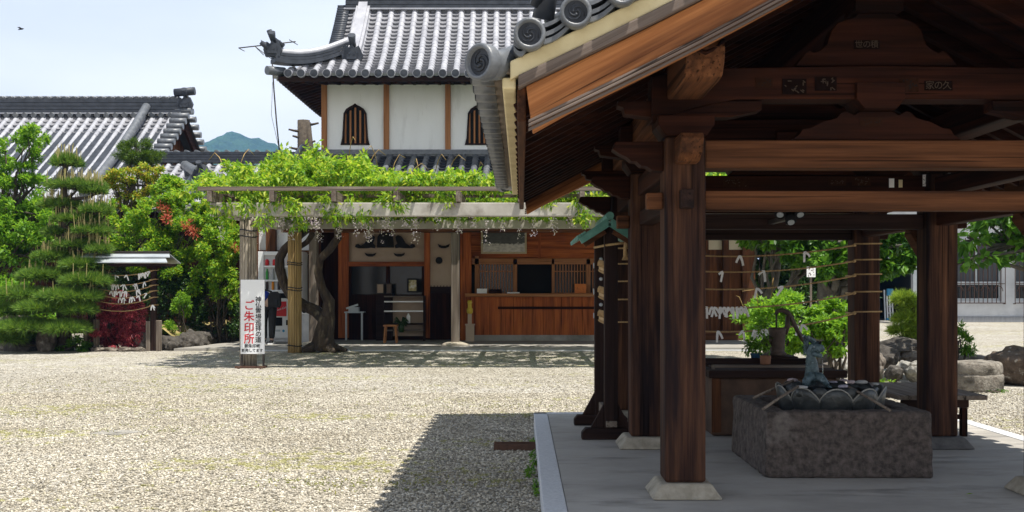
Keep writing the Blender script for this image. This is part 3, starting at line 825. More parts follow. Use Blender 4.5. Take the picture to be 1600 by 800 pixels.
m_ = MB(); m_.tube([(pr_x0-.05,22.4,3.1),(pr_x0-.05,24.2,3.8),(pr_x0-.05,26,4.6)], .12, 10); part(m_, 'verge_ridge', M['tile_near'], pent)

# ---- porch: floor at .07, back wall about d = 25.3
FZ = .07
BY = 25.3
# end walls and shallow side rooms
w = MB(); w.box(px(400,24.9), px(488,24.9), 24.9, 25.0, FZ, 2.95); part(w, 'wall', M['plaster'])
for x0, x1 in ((399,403),(416,431),(487,500)):
    p = MB(); p.box(px(x0,24.8), px(x1,24.8), 24.75, 24.95, FZ, 2.9); part(p, 'post', M['brown_z'], bevel=.008)
p = MB(); p.box(px(468,24.8), px(488,24.8), 24.86, 24.93, FZ+.02, pz(398,24.8)); part(p, 'side_door', M['brown_z'])
p = MB(); p.box(px(403,24.8), px(487,24.8), 24.80, 24.92, pz(397,24.8), pz(391,24.8)); part(p, 'lintel', M['brown_x'])
# bay with the dark glass doors
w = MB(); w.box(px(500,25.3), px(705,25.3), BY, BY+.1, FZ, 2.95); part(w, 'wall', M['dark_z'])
w = MB(); w.box(px(545,25.25), px(663,25.25), BY-.05, BY-.005, pz(409,25.25), pz(361,25.25)); tp = part(w, 'transom_panel', M['shaded_plaster'])
def sil(pts, nm, par, d=25.2, th=.03, mt='darkglass'):
    m = MB(); m.prism([(px(a,d), pz(b_,d)) for a, b_ in pts], 'y', d-th, d); return part(m, nm, M[mt], par)
lion = [(555,386),(556,382),(560,381),(564,384),(570,380),(574,373),(577,369),(582,367),(586,370),(585,376),(583,380),(587,384),(586,388),(580,387),(572,388),(560,388)]
sil(lion, 'carved_opening', tp)
sil([(1204-a, b_) for a, b_ in lion], 'carved_opening', tp)
sil([(589,387),(590,370),(594,364),(602,362),(610,364),(614,370),(616,387)], 'carved_opening', tp)
for cx in (579, 624):
    sil([(cx-9,395),(cx-4,397),(cx+4,397),(cx+9,395),(cx+7,399),(cx+3,401),(cx-3,401),(cx-7,399)], 'carved_opening', tp)
for x0, x1, z0, z1 in ((529,545,355,528),(663,672,355,528),(545,663,409,416)):
    p = MB(); p.box(px(x0,25.2), px(x1,25.2), BY-.14, BY-.052, pz(z1,25.2), pz(z0,25.2)); part(p, 'door_post', M['lamella' if x1-x0 < 20 else 'lamella_x'])
w = MB(); w.box(px(546,25.2), px(606,25.2), BY-.06, BY-.01, pz(460,25.2), pz(416,25.2)); part(w, 'door_glass', M['glass'])
w = MB(); w.box(px(607,25.2), px(662,25.2), BY-.045, BY-.005, pz(460,25.2), pz(416,25.2)); part(w, 'door_glass', M['glass'])
for x0, x1 in ((545,549),(603,609),(659,663)):
    p = MB(); p.box(px(x0,25.2), px(x1,25.2), BY-.10, BY-.062, FZ, pz(416,25.2)); part(p, 'door_stile', M['dark_z'])
p = MB(); p.box(px(545,25.2), px(663,25.2), BY-.09, BY-.06, FZ, pz(461,25.2)); part(p, 'door_panel', M['dark_z'])
w = MB(); w.box(px(672,25.2), px(706,25.2), BY-.08, BY-.01, pz(458,25.2), pz(361,25.2)); tp2 = part(w, 'side_panel', M['shaded_plaster'])
sil([(684,381),(690,384),(696,384),(703,381),(701,386),(696,388),(690,388),(686,386)], 'carved_opening', tp2, d=25.21)
sil([(686+5.5*math.cos(t*.5236), 407+5.5*math.sin(t*.5236)) for t in range(12)], 'carved_opening', tp2, d=25.21)
p = MB(); p.box(px(672,25.2), px(706,25.2), BY-.10, BY-.082, pz(458,25.2), pz(448,25.2))
for k in range(7): p.box(px(673+k*5,25.2), px(674+k*5,25.2), BY-.112, BY-.101, pz(458,25.2), pz(446,25.2))
part(p, 'small_rail', M['blk_x'])
p = MB(); p.box(px(672,25.2), px(706,25.2), BY-.09, BY-.012, FZ, pz(459,25.2)); part(p, 'dado', M['dark_z'])
# reception counter bay
w = MB(); w.box(px(720,25.3), px(945,25.3), BY, BY+.1, pz(413,25.3), 2.95); part(w, 'wall', M['lamella_x'])
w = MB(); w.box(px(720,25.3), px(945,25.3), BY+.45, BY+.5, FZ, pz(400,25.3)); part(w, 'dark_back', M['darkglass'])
CY = 24.75
p = MB(); p.box(px(736,CY), px(960,CY), CY, CY+.5, .20, pz(464,CY)); part(p, 'counter_front', M['lamella'])
p = MB(); p.box(px(727,CY), px(960,CY), CY-.12, BY+.2, pz(464,CY), pz(458.5,CY)); part(p, 'counter_top', M['orange_x'], bevel=.008)
p = MB(); p.box(px(738,CY), px(960,CY), CY-.03, CY+.45, FZ, .2); part(p, 'counter_plinth', M['slab'])
p = MB(); p.box(px(778,CY), px(945,CY), CY-.03, CY-.002, pz(483,CY), pz(479,CY)); part(p, 'counter_rail', M['dark_x'])
for x0, x1, z0, z1 in ((742,748,400,460),(802,808,405,460),(862,866,405,460),(916,922,405,460),(738,945,404,413)):
    p = MB(); p.box(px(x0,25.25), px(x1,25.25), BY-.08, BY-.004, pz(z1,25.25), pz(z0,25.25)); part(p, 'window_post', M['orange_z' if x1-x0 < 20 else 'orange_x'])
for x0, x1 in ((749,802),(866,916),(922,944)):
    lat = MB(); n = int((x1-x0)/4.4)
    for k in range(n+1):
        X = px(x0+(x1-x0)*k/n, 25.28); lat.box(X-.013, X+.013, BY-.02, BY+.01, pz(459,25.28), pz(413,25.28))
    for zz in (424, 458): lat.box(px(x0,25.28), px(x1,25.28), BY-.024, BY-.021, pz(zz,25.28)-.012, pz(zz,25.28)+.012)
    part(lat, 'lattice', M['orange_z'])
    w = MB(); w.box(px(x0,25.3), px(x1,25.3), BY+.02, BY+.03, pz(459,25.3), pz(413,25.3)); part(w, 'pane', M['glass'])
p = MB(); p.box(px(720,25.2), px(737,25.2), BY-.3, BY-.28, FZ, pz(358,25.2)); part(p, 'side_board', M['lamella'])
for X in (px(843,25.29),):
    p = MB(); p.box(X-.03, X+.03, BY-.03, BY-.002, pz(404,25.3), 2.9); part(p, 'wall_strip', M['lamella'])
# right-hand bay with cream panels above brown doors
w = MB(); w.box(px(945,25.3), px(1180,25.3), BY, BY+.1, FZ, 2.95); part(w, 'wall', M['brown_z'])
for x0, x1 in ((1084,1094),(1107,1128),(1139,1159)):
    c = MB(); c.box(px(x0,25.28), px(x1,25.28), BY-.03, BY-.003, pz(390,25.28), pz(371,25.28)); part(c, 'transom_panel', plain('transom_paper', (.5,.46,.33), (.55,.5,.38), 3))
for x0, x1 in ((1098,1107),(1129,1138),(1160,1178)):
    p = MB(); p.box(px(x0,25.2), px(x1,25.2), BY-.12, BY-.032, FZ, 2.9); part(p, 'door_post', M['brown_z'])
p = MB(); p.box(px(1080,25.2), px(1178,25.2), BY-.3, BY-.13, .07, .28); part(p, 'door_sill', M['brown_x'])
# porch lintel and front posts
p = MB(); p.box(-5.0, 5.6, 22.62, 22.84, pz(363,22.7), pz(353,22.7)); part(p, 'porch_beam', M['brown_x'], bevel=.01)
p = MB(); p.box(-5.0, 5.6, 22.84, 26, 2.78, 2.84); part(p, 'porch_ceiling', M['dark_x'])
for xx in (711.5, 1060, 490):
    X = px(xx, 22.73)
    p = MB(); p.box(X-.085, X+.085, 22.65, 22.82, .12, pz(363,22.7)-.002); part(p, 'porch_post', M['grey_z'], bevel=.01)
    vs, fs = rock_geo((X, 22.73, .07), (.30,.24,.085), int(xx), rough=.1); m_ = MB(); m_.add(vs, fs, True); part(m_, 'post_stone', M['basestone'])
w = MB(); w.box(5.30, 5.40, 25.41, 29.8, FZ, 4.4); part(w, 'end_wall', M['dark_z'])
w = MB(); w.box(-5.0, -4.9, 25.01, 29.8, FZ, 4.4); part(w, 'end_wall', M['plaster'])
# ------------------------------------------------------------------ the long tiled house on the left
LR = 35.0                                                     # ridge depth
lh = thing('tiled_house', 'long low house on the left with silver tiled gable roof behind the garden', 'building', (-16, 34, 0))
lroof = thing('roof', None, None, (0,0,0)); lroof.parent = lh; lroof.location = -Vector((-16,34,0)); OFF[lroof.name] = Vector((0,0,0))
GX = px(293, LR)
def profH(t): return (5.2*t, 3.25*(.80*t+.20*t*t))
RZ = 6.85
tile_roof((GX-.18-.29*52, LR-5.2, RZ-3.25), (1,0,0), (0,-1,0), 52, .29, profH, 6.1, 26, r=.08, parent=lroof)
b = MB(); x0 = GX-16
b.add([(x0,LR-5.2,RZ-3.33),(GX,LR-5.2,RZ-3.33),(GX,LR-2.6,RZ-1.72),(GX,LR,RZ-.07),(x0,LR,RZ-.07),(x0,LR+5.2,RZ-3.33),(GX,LR+5.2,RZ-3.33),(x0,LR-2.6,RZ-1.72)],
      [(0,1,2,7),(7,2,3,4),(4,3,6,5)]); b.build('roof_deck', M['tile_dark'], lroof)
b = MB(); b.add([(GX-.5,LR-4.6,RZ-3.1),(GX-.5,LR+4.6,RZ-3.1),(GX-.5,LR,RZ-.15)], [(0,1,2)]); b.build('gable_board', M['brown_z'], lroof)
for sgn in (-1,):
    b = MB(); b.bar((GX-.12,LR-5.3,RZ-3.5),(GX-.12,LR,RZ-.25),.08,.34); b.bar((GX-.12,LR+5.3,RZ-3.5),(GX-.12,LR,RZ-.25),.08,.34); b.build('barge_board', M['dark_y'], lroof)
r_ = MB()
for k in range(4): r_.box(x0, GX-.15, LR-.20+.012*k, LR+.20-.012*k, RZ+.03+k*.115, RZ+.03+k*.115+.10)
r_.build('ridge', M['tile_dark'], lroof)
r_ = MB(); r_.box(x0, GX-.2, LR-.26, LR+.26, RZ+.0, RZ+.032); r_.build('ridge_course', M['tile'], lroof)
r_ = MB()
for i in range(53):
    X = GX-.18-.29*i; r_.cyl((X, LR-.32, RZ-.06), (X, LR-.18, RZ-.03), .085, n=10)
r_.build('ridge_end_tiles', M['tile_near'], lroof)
r_ = MB()
for i in range(50):
    X = GX-.3-.29*i; r_.tube([(X, LR-.16, RZ+.50), (X, LR, RZ+.57), (X, LR+.16, RZ+.50)], .05, 6)
    r_.tube([(X-.145, LR-.1, RZ+.49), (X-.145, LR, RZ+.52), (X-.145, LR+.1, RZ+.49)], .1, 6)
r_.build('ridge_cap', M['tile_near'], lroof)
r_ = MB(); r_.tube([(GX-1.25, LR-.2-5.0*t, RZ+.10-3.25*(1-(.8*(1-t)+.2*(1-t)**2))+.14) for t in [i/10 for i in range(11)]], .13, 10); r_.build('descending_ridge', M['tile_near'], lroof)
r_ = MB()
for i in range(19):
    t = i/18; z = profH(1-t)[1]-3.25+RZ
    r_.cyl((GX-.35, LR-.1-5.1*t, z+.12), (GX+.16, LR-.1-5.1*t, z+.12), .10, n=10)
    r_.cyl((GX-.35, LR+.1+5.1*t, z+.12), (GX+.16, LR+.1+5.1*t, z+.12), .10, n=10)
r_.build('verge_tiles', M['tile_near'], lroof)
oni((GX-.05, LR-.1, RZ+.35), 1.0).build('ogre_tile', M['tile_dark'], lroof)
r_ = MB(); r_.cyl((GX-.4, LR-.05, RZ+.70), (GX+.25, LR-.05, RZ+.76), .13, n=10); r_.build('ridge_end_roll', M['tile_dark'], lroof)
b = MB(); b.box(x0, GX-.8, LR-4.3, LR+4.3, 0, RZ-2.8); b.build('wall', M['dark_z'], lh)
# lower wing roof joining the hall
wing = thing('linking_roof', 'low tiled passage roof joining the left house to the hall', 'building', (-7.5, 31, 0))
def profW(t): return (2.6*t, 1.5*t)
wz = pz(256, 31.2)
wx0 = GX-.2
tile_roof((wx0, 31.2-2.6, wz-1.5), (1,0,0), (0,-1,0), 17, .29, profW, 3.0, 12, r=.08, parent=wing)
r_ = MB()
for k in range(4): r_.box(wx0, -4.9, 31.2-.17, 31.2+.17, wz+.02+k*.08, wz+.02+k*.08+.068)
r_.build('ridge', M['tile_dark'], wing)
r_ = MB()
for i in range(20): r_.cyl((wx0+.2+.29*i, 31.05, wz+.33), (wx0+.2+.29*i, 31.35, wz+.33), .06, n=8)
r_.box(wx0, -4.9, 31.08, 31.32, wz+.29, wz+.33)
r_.build('ridge_cap', M['tile_near'], wing)
b = MB(); b.add([(wx0,28.6,wz-1.58),(-4.9,28.6,wz-1.58),(-4.9,31.2,wz-.07),(wx0,31.2,wz-.07),(wx0,33.8,wz-1.58),(-4.9,33.8,wz-1.58)], [(0,1,2,3),(3,2,5,4)]); b.build('roof_deck', M['tile_dark'], wing)
b = MB(); b.box(wx0, -4.95, 29.2, 33, 0, wz-1.3); b.build('wall', M['dark_z'], wing)
# hipped corner ridge at the foot of the left gable
r_ = MB(); r_.tube([(px(268,32.6),32.6,pz(243,32.6)), (px(285,31.4),31.4,pz(256,31.4)), (px(305,30),30,pz(268,30)), (px(316,29.2),29.2,pz(268,29.2))], [.14,.14,.15,.2], 10); r_.build('corner_ridge', M['tile_near'], wing)
oni((px(312,29.1), 29.1, pz(274,29.1)), .8).build('ogre_tile', M['tile_dark'], wing)

# pollarded trunk standing behind the passage roof
t = thing('pollarded_trunk', 'cut-off dark tree trunk standing behind the passage roof', 'tree', (px(477,33.6), 33.6, 0))
m_ = MB(); X = px(476,33.6)
m_.tube([(X+.02,33.6,0),(X,33.6,3),(X-.02,33.6,5),(X-.03,33.6,pz(188,33.6))], [.30,.26,.2,.19], 9)
m_.tube([(X+.18,33.5,4.6),(X+.2,33.5,5.4),(X+.14,33.5,pz(192,33.6))], [.12,.11,.07], 7)
m_.build('trunk', M['bark'], t)
m_ = MB()
for z, s, L in ((pz(206,33.6),-1,.42),(pz(216,33.6),-1,.3),(pz(196,33.6),1,.4),(pz(224,33.6),1,.3),(pz(234,33.6),-1,.4)):
    m_.tube([(X+s*.12,33.5,z),(X+s*L*.7,33.5,z+.02),(X+s*(L+.05),33.5,z+.06)], [.05,.04,.03], 6)
m_.build('limb_stub', M['bark'], t)

# aerial on a leaning mast guyed from the passage roof
an = thing('tv_aerial', 'thin television aerial on a leaning mast beside the hall eave', 'aerial', (px(437,27.8), 27.8, pz(240,27.8)))
D_ = 27.8
def q(x, y, d=D_): return (px(x,d), d, pz(y,d))
m_ = MB(); m_.tube([q(437,240), q(432,190), q(428,140), q(424,74)], .018, 6); m_.build('mast', M['iron'], an)
m_ = MB(); m_.tube([q(373,75), q(462,65)], .015, 6)
for a, b_ in (((373,75),(382,80)),((398,72),(412,86)),((408,63),(418,72)),((415,66),(421,71)),((425,72),(438,63)),((444,68),(437,80)),((452,62),(465,70)),((398,72),(428,95))): m_.tube([q(*a, D_-.15), q(*b_, D_+.15)], .010, 5)
m_.build('antenna_rods', M['iron'], an)
m_ = MB()
for a in (430, 445): m_.tube([q(437,233), (px(a,D_), D_+random.uniform(-.3,.3), pz(244,D_))], .015, 5)
m_.build('tripod', M['iron'], an)
m_ = MB(); m_.tube([q(426,128), q(424,180), q(432,215), q(437,236)], .006, 5); m_.build('cable', M['iron'], an)

# ------------------------------------------------------------------ wisteria pergola in front of the hall
PF, PB = 17.3, 21.4                                           # front and back post lines
pg = thing('wisteria_pergola', 'grey concrete pergola with wooden rails carrying the wisteria', 'pergola', (-1.8, 19.4, 0))
zt_, zb_ = 2.58, 2.37
b = MB(); b.box(px(330,16.9), 3.9, 16.82, 17.0, zb_, zt_); b.build('front_beam', M['concrete'], pg, bevel=.012)
b = MB(); b.box(px(412,21.4), 3.9, 21.30, 21.48, 2.43, 2.60); b.build('back_beam', M['concrete'], pg, bevel=.012)
b = MB(); b.box(-4.80, -4.62, 17.01, 21.29, 2.40, 2.57); b.build('side_beam', M['concrete'], pg, bevel=.012)
k = 0
X = px(335, 16.9)
while X < 3.9:
    b = MB(); b.box(X-.035, X+.035, 16.62, 21.9, 2.585, 2.745); b.build('joist', M['grey_y'], pg); X += .475*2
for y in (16.66, 17.9, 19.2, 20.5, 21.7):
    b = MB(); b.box(-4.95, 3.9, y-.035, y+.035, 2.75, 2.81); b.build('rail', M['grey_x'], pg)
def bamboo_post(x, y, z0, z1, r, mat, tz, name='bamboo_post'):
    p = MB(); p.cyl((x,y,0),(x,y,z1+.03), r*.8, n=12); po = p.build('post', M['concrete'], pg)
    s = MB(); n = int(2*math.pi*r/.042)
    for k in range(n):
        a = 2*math.pi*k/n; cx, cy = x+math.cos(a)*r, y+math.sin(a)*r
        zz0, zz1 = z0+random.uniform(-.01,.01), z1+random.uniform(-.03,.015)
        zs = [zz0 + (zz1-zz0)*i/9 for i in range(10)]
        s.tube([(cx,cy,z) for z in zs], [.024+random.uniform(-.002,.002) for z in zs], 7)
    s.build('bamboo_sleeve', mat, po)
    for z in tz:
        c = MB(); c.tube([(x+math.cos(a)*(r+.027), y+math.sin(a)*(r+.027), z+.012*math.sin(a*2)) for a in [2*math.pi*i/24 for i in range(25)]], .010, 5, cap=False); c.build('tie_cord', M['black'], po)
bamboo_post(px(388,17.4), 17.4, .0, 2.36, .112, M['bamboo_grey'], (.28, 1.3, 2.08, 2.18))
bamboo_post(px(460.5,21.3), 21.3, .0, pz(362,21.3), .112, M['bamboo'], (.14, 1.22, 1.27, 1.72, 1.76))
for X in (1.55,):
    p = MB(); p.cyl((X,21.39,0),(X,21.39,2.42),.08,n=12); p.build('post', M['concrete'], pg)
    p = MB(); p.cyl((X+.9,17.0-.09,0),(X+.9,17.0-.09,2.36),.07,n=12); p.build('post', M['concrete'], pg)

# wisteria: twisting trunks, canopy, racemes
wi = thing('wisteria', 'old wisteria vine with twisted trunks and bright green canopy over the pergola', 'vine', (px(502,21.6), 21.6, 0))
def W(x, y, d=21.6): return (px(x,d), d, pz(y,d))
m_ = MB()
m_.tube([W(505,547,21.5), W(506,525,21.5), W(512,500,21.5), W(514,470,21.45), W(503,450,21.4), W(497,425,21.3), W(500,405,21.2), W(515,390,21.1), W(528,372,21.0), W(527,350,20.9), W(522,325,20.6), W(535,300,20.4)],
        [.27,.20,.15,.115,.085,.08,.075,.08,.075,.07,.06,.05], 11)
m_.tube([W(500,546,21.45), W(503,520,21.4), W(507,500,21.45), W(494,486,21.6), W(474,477,21.65), W(456,464,21.65), W(444,445,21.6), W(437,420,21.6), W(437,403,21.6), W(445,389,21.6), W(461,374,21.65), W(478,360,21.5), W(486,343,21.3), W(482,320,20.9)],
        [.18,.15,.13,.12,.11,.10,.095,.10,.095,.085,.08,.075,.07,.05], 11)
m_.tube([W(470,385,21.65), W(480,378,21.6), W(488,366,21.4)], [.05,.055,.06], 8)
for k in range(6):
    a = random.uniform(0, 6.28); m_.tube([W(503,535,21.5), (px(503,21.5)+math.cos(a)*.3, 21.5+math.sin(a)*.25, .07), (px(503,21.5)+math.cos(a)*.5, 21.5+math.sin(a)*.4, .02)], [.12,.08,.03], 7)
m_.build('trunk', M['vine_bark'], wi)
cl = []
def canopy_top(X):                                            # canopy height along the beam (photo outline)
    pts = [(320,278),(360,262),(400,256),(440,250),(480,242),(520,240),(560,247),(600,262),(640,280),(690,272),(720,278),(760,294),(800,297),(860,300),(950,301),(1080,300)]
    x = VX + X*F/18.5
    for (a,b_),(c,d_) in zip(pts, pts[1:]):
        if a <= x <= c: return b_ + (d_-b_)*(x-a)/(c-a)
    return 290
random.seed(21)
for i in range(52):
    X = -5.2 + 8.6*i/51 + random.uniform(-.12,.12)
    for y in (17.35, 18.4, 19.8, 21.2):
        ty = canopy_top(X); top = pz(ty, 18.5) - (.15 if y < 17.5 else -.13) - random.uniform(0,.3)
        if y > 20: top = min(top, 3.5)
        bot = 2.62
        if y < 17.5: bot = 2.84 if X > -3.6 else 2.74; top = max(top, bot+.25)
        h = max(top-bot, .18)
        if y < 17.5 and X > -1.2: h = min(h, .34)
        cl.append((X, y+(random.uniform(-.05,.2) if y < 17.5 else random.uniform(-.3,.3)), bot+h*.5, random.uniform(.26,.42), .5 if y < 17.5 else .75, h*.52))
crown('foliage', cl, 95000, .092, M['lf_wist'], wi, aspect=.42, up=.7, droop=.45, out=.5, sub=9, spread=.33, shell=.95, var=.9)
hang = []
for x, y in ((345,325),(352,338),(385,320),(410,325),(415,345),(395,308),(440,312),(455,325),(463,345),(470,330),(505,320),(520,330),(540,320),(575,325),(560,330),(530,340),(600,318),(620,312),(700,306),(860,306),(905,315),(925,330),(912,345),(930,310)):
    hang.append((px(x,16.75), 16.72+random.uniform(-.05,.2), pz(y,16.75), .16, .14, .15))
crown('hanging_shoots', hang, 2300, .095, M['lf_wist'], wi, aspect=.3, up=.3, droop=.7, out=.3, sub=5, spread=.5)
# loose tendrils above the canopy
m_ = MB()
for x, y, dx, dy in ((575,262,25,-22),(610,275,22,-30),(640,278,30,-12),(680,268,18,-16),(545,245,12,-24),(700,270,28,-18),(745,285,10,-26),(350,262,-30,-14),(375,258,16,-18),(590,258,-14,-20),(655,276,-10,-22)):
    a = Vector((px(x,18.6),18.6,pz(y,18.6))); b_ = Vector((px(x+dx,18.6),18.6+random.uniform(-.3,.3),pz(y+dy,18.6))); c_ = a.lerp(b_,.6)+Vector((0,0,.18))
    m_.tube([a, a.lerp(c_,.5)+Vector((0,0,.05)), c_, b_], [.008,.007,.006,.004], 5)
m_.build('tendril', M['bamboo'], wi)
random.seed(5)
xs = [345,357,395,402,408,424,440,446,455,478,487,494,499,505,530,537,556,562,567,573,578,590,598,606,612,622,634,643,650,660,684,699,716,726,739,753,760,770,785,800,812,820,834,852,866,885,893,905]
for x in xs[::2]+[440,478,494,573,606,650]:
    d = random.choice([17.1, 17.6, 18.2]); X = px(x,d)
    n = random.randint(30, 75); L = random.uniform(.16,.46); z0 = 2.42 + random.uniform(-.06,.04)
    P_ = np.stack([X+RNG.normal(size=n)*.03, d+RNG.normal(size=n)*.03, z0-L*RNG.random(n)], 1)
    ax = RNG.normal(size=(n,3)); ax[:,2] -= .4
    V, Fa = leaf_geo(P_, ax, .026+.016*RNG.random(n), .7, .2)
    # a thin stem keeps each raceme together
    np_mesh('flower_raceme', V, Fa, M['fl_white'], wi)

# ------------------------------------------------------------------ things in the porch
# drinks machine
vx0, vx1, vy, vz0 = px(403,24.2), px(472,24.2), 24.2, FZ
vz1 = pz(393,24.2); vw = vx1-vx0
vm = thing('vending_machine', 'white drinks vending machine with red panel behind the bamboo post', 'vending machine', ((vx0+vx1)/2, vy, FZ))
def vX(x): return px(x, vy)
def vZ(y): return pz(y, vy)
b = MB(); b.box(vx0, vx1, vy+.04, vy+.66, vz0+.06, vz1); b.box(vx0+.03, vx1-.03, vy+.08, vy+.6, vz0, vz0+.06); b.build('body', M['white_paint'], vm, bevel=.012)
for x0, x1, y0, y1, nm in ((vx0, vX(412), 393, 528, 'door_stile'), (vX(467), vx1, 393, 528, 'door_stile')):
    b = MB(); b.box(x0, x1, vy, vy+.038, vZ(y1), vZ(y0)); b.build(nm, M['white_paint'], vm, bevel=.006)
b = MB(); b.box(vX(412), vX(467), vy, vy+.038, vZ(528), vZ(456)); b.build('lower_door', M['white_paint'], vm, bevel=.006)
b = MB(); b.box(vX(412), vX(467), vy, vy+.038, vZ(399), vZ(393)); b.build('top_panel', M['white_paint'], vm, bevel=.006)
M['shelf_white'] = plain('display_backing', (.5,.5,.5), (.55,.55,.55), 3, .6, 0)
b = MB(); b.box(vX(412), vX(467), vy+.034, vy+.039, vZ(456), vZ(399)); disp = b.build('display_window', M['shelf_white'], vm)
cols = [M['red_paint'], M['red_paint'], plain('green_can', (.05,.3,.06)), plain('orange_can', (.55,.2,.02)), plain('dark_can', (.04,.03,.03)), plain('steel_can', (.35,.36,.38)), plain('navy_can', (.02,.05,.2)), plain('tea_bottle', (.16,.2,.04))]
for r_i, (yb, yt, pick) in enumerate(((415,405,[0,0,0,3,0]),(437,420,[2,5,2,7,2,7]),(453,439,[4,3,4,5,6,3]))):
    n = len(pick)
    for k, ci in enumerate(pick):
        X = vX(417+ k*46/(n-1)); rr = .030 if r_i else .042
        c = MB(); z0 = vZ(yb); z1 = vZ(yt)
        c.lathe([(rr*.85,0),(rr,.012),(rr,(z1-z0)*.62),(rr*(.55 if r_i == 1 else .9),(z1-z0)*.85),(rr*.5,(z1-z0))], (X, vy+.012, z0), 10)
        c.build('drink_sample', cols[ci], disp)
    b = MB(); b.box(vX(412.5), vX(466.5), vy-.02, vy+.033, vZ(yb+2.6), vZ(yb+.1)); b.build('shelf', M['white_paint'], disp)
b = MB(); b.box(vX(431), vX(447.5), vy-.014, vy-.001, vZ(494), vZ(471)); rp = b.build('red_panel', M['red_paint'], vm)
text_part('panel_lettering', 'Coca-Cola', M['white_paint'], rp, (vX(439.3), vy-.017, vZ(482.5)), .062, align='CENTER', shear=.35, rot=(90,-18,0))
for x0, x1, y0, y1, mt in ((427,434,461,466,'ink'),(437,450,458,466,'ink'),(421,441,496,509,'ink'),(447,452,500,508,'ink'),(426,438,515,518,'tin')):
    b = MB(); b.box(vX(x0), vX(x1), vy-.008, vy-.0005, vZ(y1), vZ(y0)); b.build('slot', M[mt], vm)
b = MB(); b.prism([(vX(443)+.03*math.cos(a*.7854), vZ(517)+.03*math.sin(a*.7854)) for a in range(8)], 'y', vy-.004, vy-.0005); b.build('sticker', M['lightblue'], vm)
# recycling bin
bx = px(485,23.4)
rb = thing('recycling_bin', 'pale recycling bin with two round holes beside the drinks machine', 'bin', (bx, 23.4, FZ))
b = MB(); b.lathe([(.19,0),(.20,.02),(.225,.5),(.23,.62),(.235,.64)], (bx,23.4,FZ), 20); b.build('body', plain('cloudy_plastic', (.36,.37,.38), (.46,.47,.48), 6, .3, 0), rb)
b = MB(); b.lathe([(.245,.64),(.25,.68),(.245,.76),(.20,.80),(.05,.815)], (bx,23.4,FZ), 20); b.build('lid', M['white_paint'], rb)
for s in (-1, 1):
    b = MB(); c_ = Vector((bx+s*.085, 23.4-.242, FZ+.715)); b.cyl(c_+Vector((0,.03,0)), c_+Vector((0,-.005,0)), .052, n=14); b.build('hole', M['ink'], rb)
# person at the machine: bending forward, seen partly behind the signboard
pe = thing('person', 'person in blue jacket and black trousers with black shoulder bag at drinks machine', 'person', (px(418,23.2), 23.2, FZ))
def skin_body(name, joints, bones, mat, parent):
    me = bpy.data.meshes.new(name); off = OFF[parent.name]
    me.from_pydata([tuple(Vector(j[0])-off) for j in joints], bones, [])
    o = bpy.data.objects.new(name, me); COL.objects.link(o); o.parent = parent; OFF[o.name] = off
    m = o.modifiers.new('skin', 'SKIN'); m.use_smooth_shade = True
    for i, j in enumerate(joints): me.skin_vertices[0].data[i].radius = (j[1], j[1] if len(j) < 3 else j[2])
    me.skin_vertices[0].data[0].use_root = True
    s = o.modifiers.new('subsurf', 'SUBSURF'); s.levels = 1; s.render_levels = 2
    me.materials.append(mat); return o
fx, fy = px(419.5,23.2), 23.2
def J(dx, dy, z): return (fx+dx, fy+dy, FZ+z)
body = skin_body('body', [(J(0,0,.88),.14),(J(-.10,.03,.98),.13),(J(-.24,.06,1.06),.14),(J(-.36,.08,1.12),.12),(J(-.44,.09,1.13),.055),(J(-.50,.10,1.14),.08),(J(-.57,.10,1.12),.095),(J(-.63,.10,1.10),.07),
      (J(-.08,0,.84),.10),(J(-.10,-.03,.48),.07),(J(-.09,.02,.10),.045),(J(-.09,-.09,.04),.04),
      (J(.08,0,.84),.10),(J(.09,-.04,.48),.07),(J(.07,.0,.10),.045),(J(.09,-.12,.04),.04),
      (J(-.32,-.12,1.10),.065),(J(-.30,-.16,.84),.05),(J(-.42,.05,.72),.035),(J(-.36,.26,1.10),.065),(J(-.36,.34,.84),.05),(J(-.44,.45,.74),.035)],
     [(0,1),(1,2),(2,3),(3,4),(4,5),(5,6),(6,7),(0,8),(8,9),(9,10),(10,11),(0,12),(12,13),(13,14),(14,15),(3,16),(16,17),(17,18),(3,19),(19,20),(20,21)], M['skin'], pe)
skin_body('jacket', [(J(0,0,.90),.175),(J(-.10,.03,.98),.175),(J(-.24,.06,1.06),.18),(J(-.36,.08,1.12),.135),(J(-.32,-.12,1.10),.085),(J(-.30,-.16,.84),.068),(J(-.41,.04,.73),.05),(J(-.36,.26,1.10),.085),(J(-.36,.34,.84),.068),(J(-.43,.44,.75),.05)],
     [(0,1),(1,2),(2,3),(3,4),(4,5),(5,6),(3,7),(7,8),(8,9)], M['blue'], pe)
skin_body('trousers', [(J(0,0,.90),.17),(J(-.08,0,.82),.125),(J(-.10,-.03,.48),.085),(J(-.09,.02,.10),.065),(J(.08,0,.82),.115),(J(.09,-.04,.48),.085),(J(.07,.0,.10),.065)],
     [(0,1),(1,2),(2,3),(0,4),(4,5),(5,6)], M['black'], pe)
m_ = MB(); c_ = J(-.58,.10,1.145); vs, fs = rock_geo(c_, (.105,.115,.10), 3, rough=.05); m_.add(vs, fs, True); m_.build('hair', M['black'], pe)
for dx, dy in ((-.09,.0),(.07,-.03)):
    m_ = MB(); m_.tube([J(dx,.05,.05), J(dx+.01,-.06,.05), J(dx+.02,-.17,.035), J(dx+.02,-.21,.03)], [.05,.052,.04,.02], 9); sh = m_.build('shoe', M['black'], pe)
    m_ = MB(); m_.box(fx+dx-.04, fx+dx+.06, fy-.21, fy+.09, FZ+.001, FZ+.03); m_.bar(J(dx+.065,-.12,.04),J(dx+.06,.0,.085),.012,.028); m_.build('shoe_sole', M['white_paint'], sh)
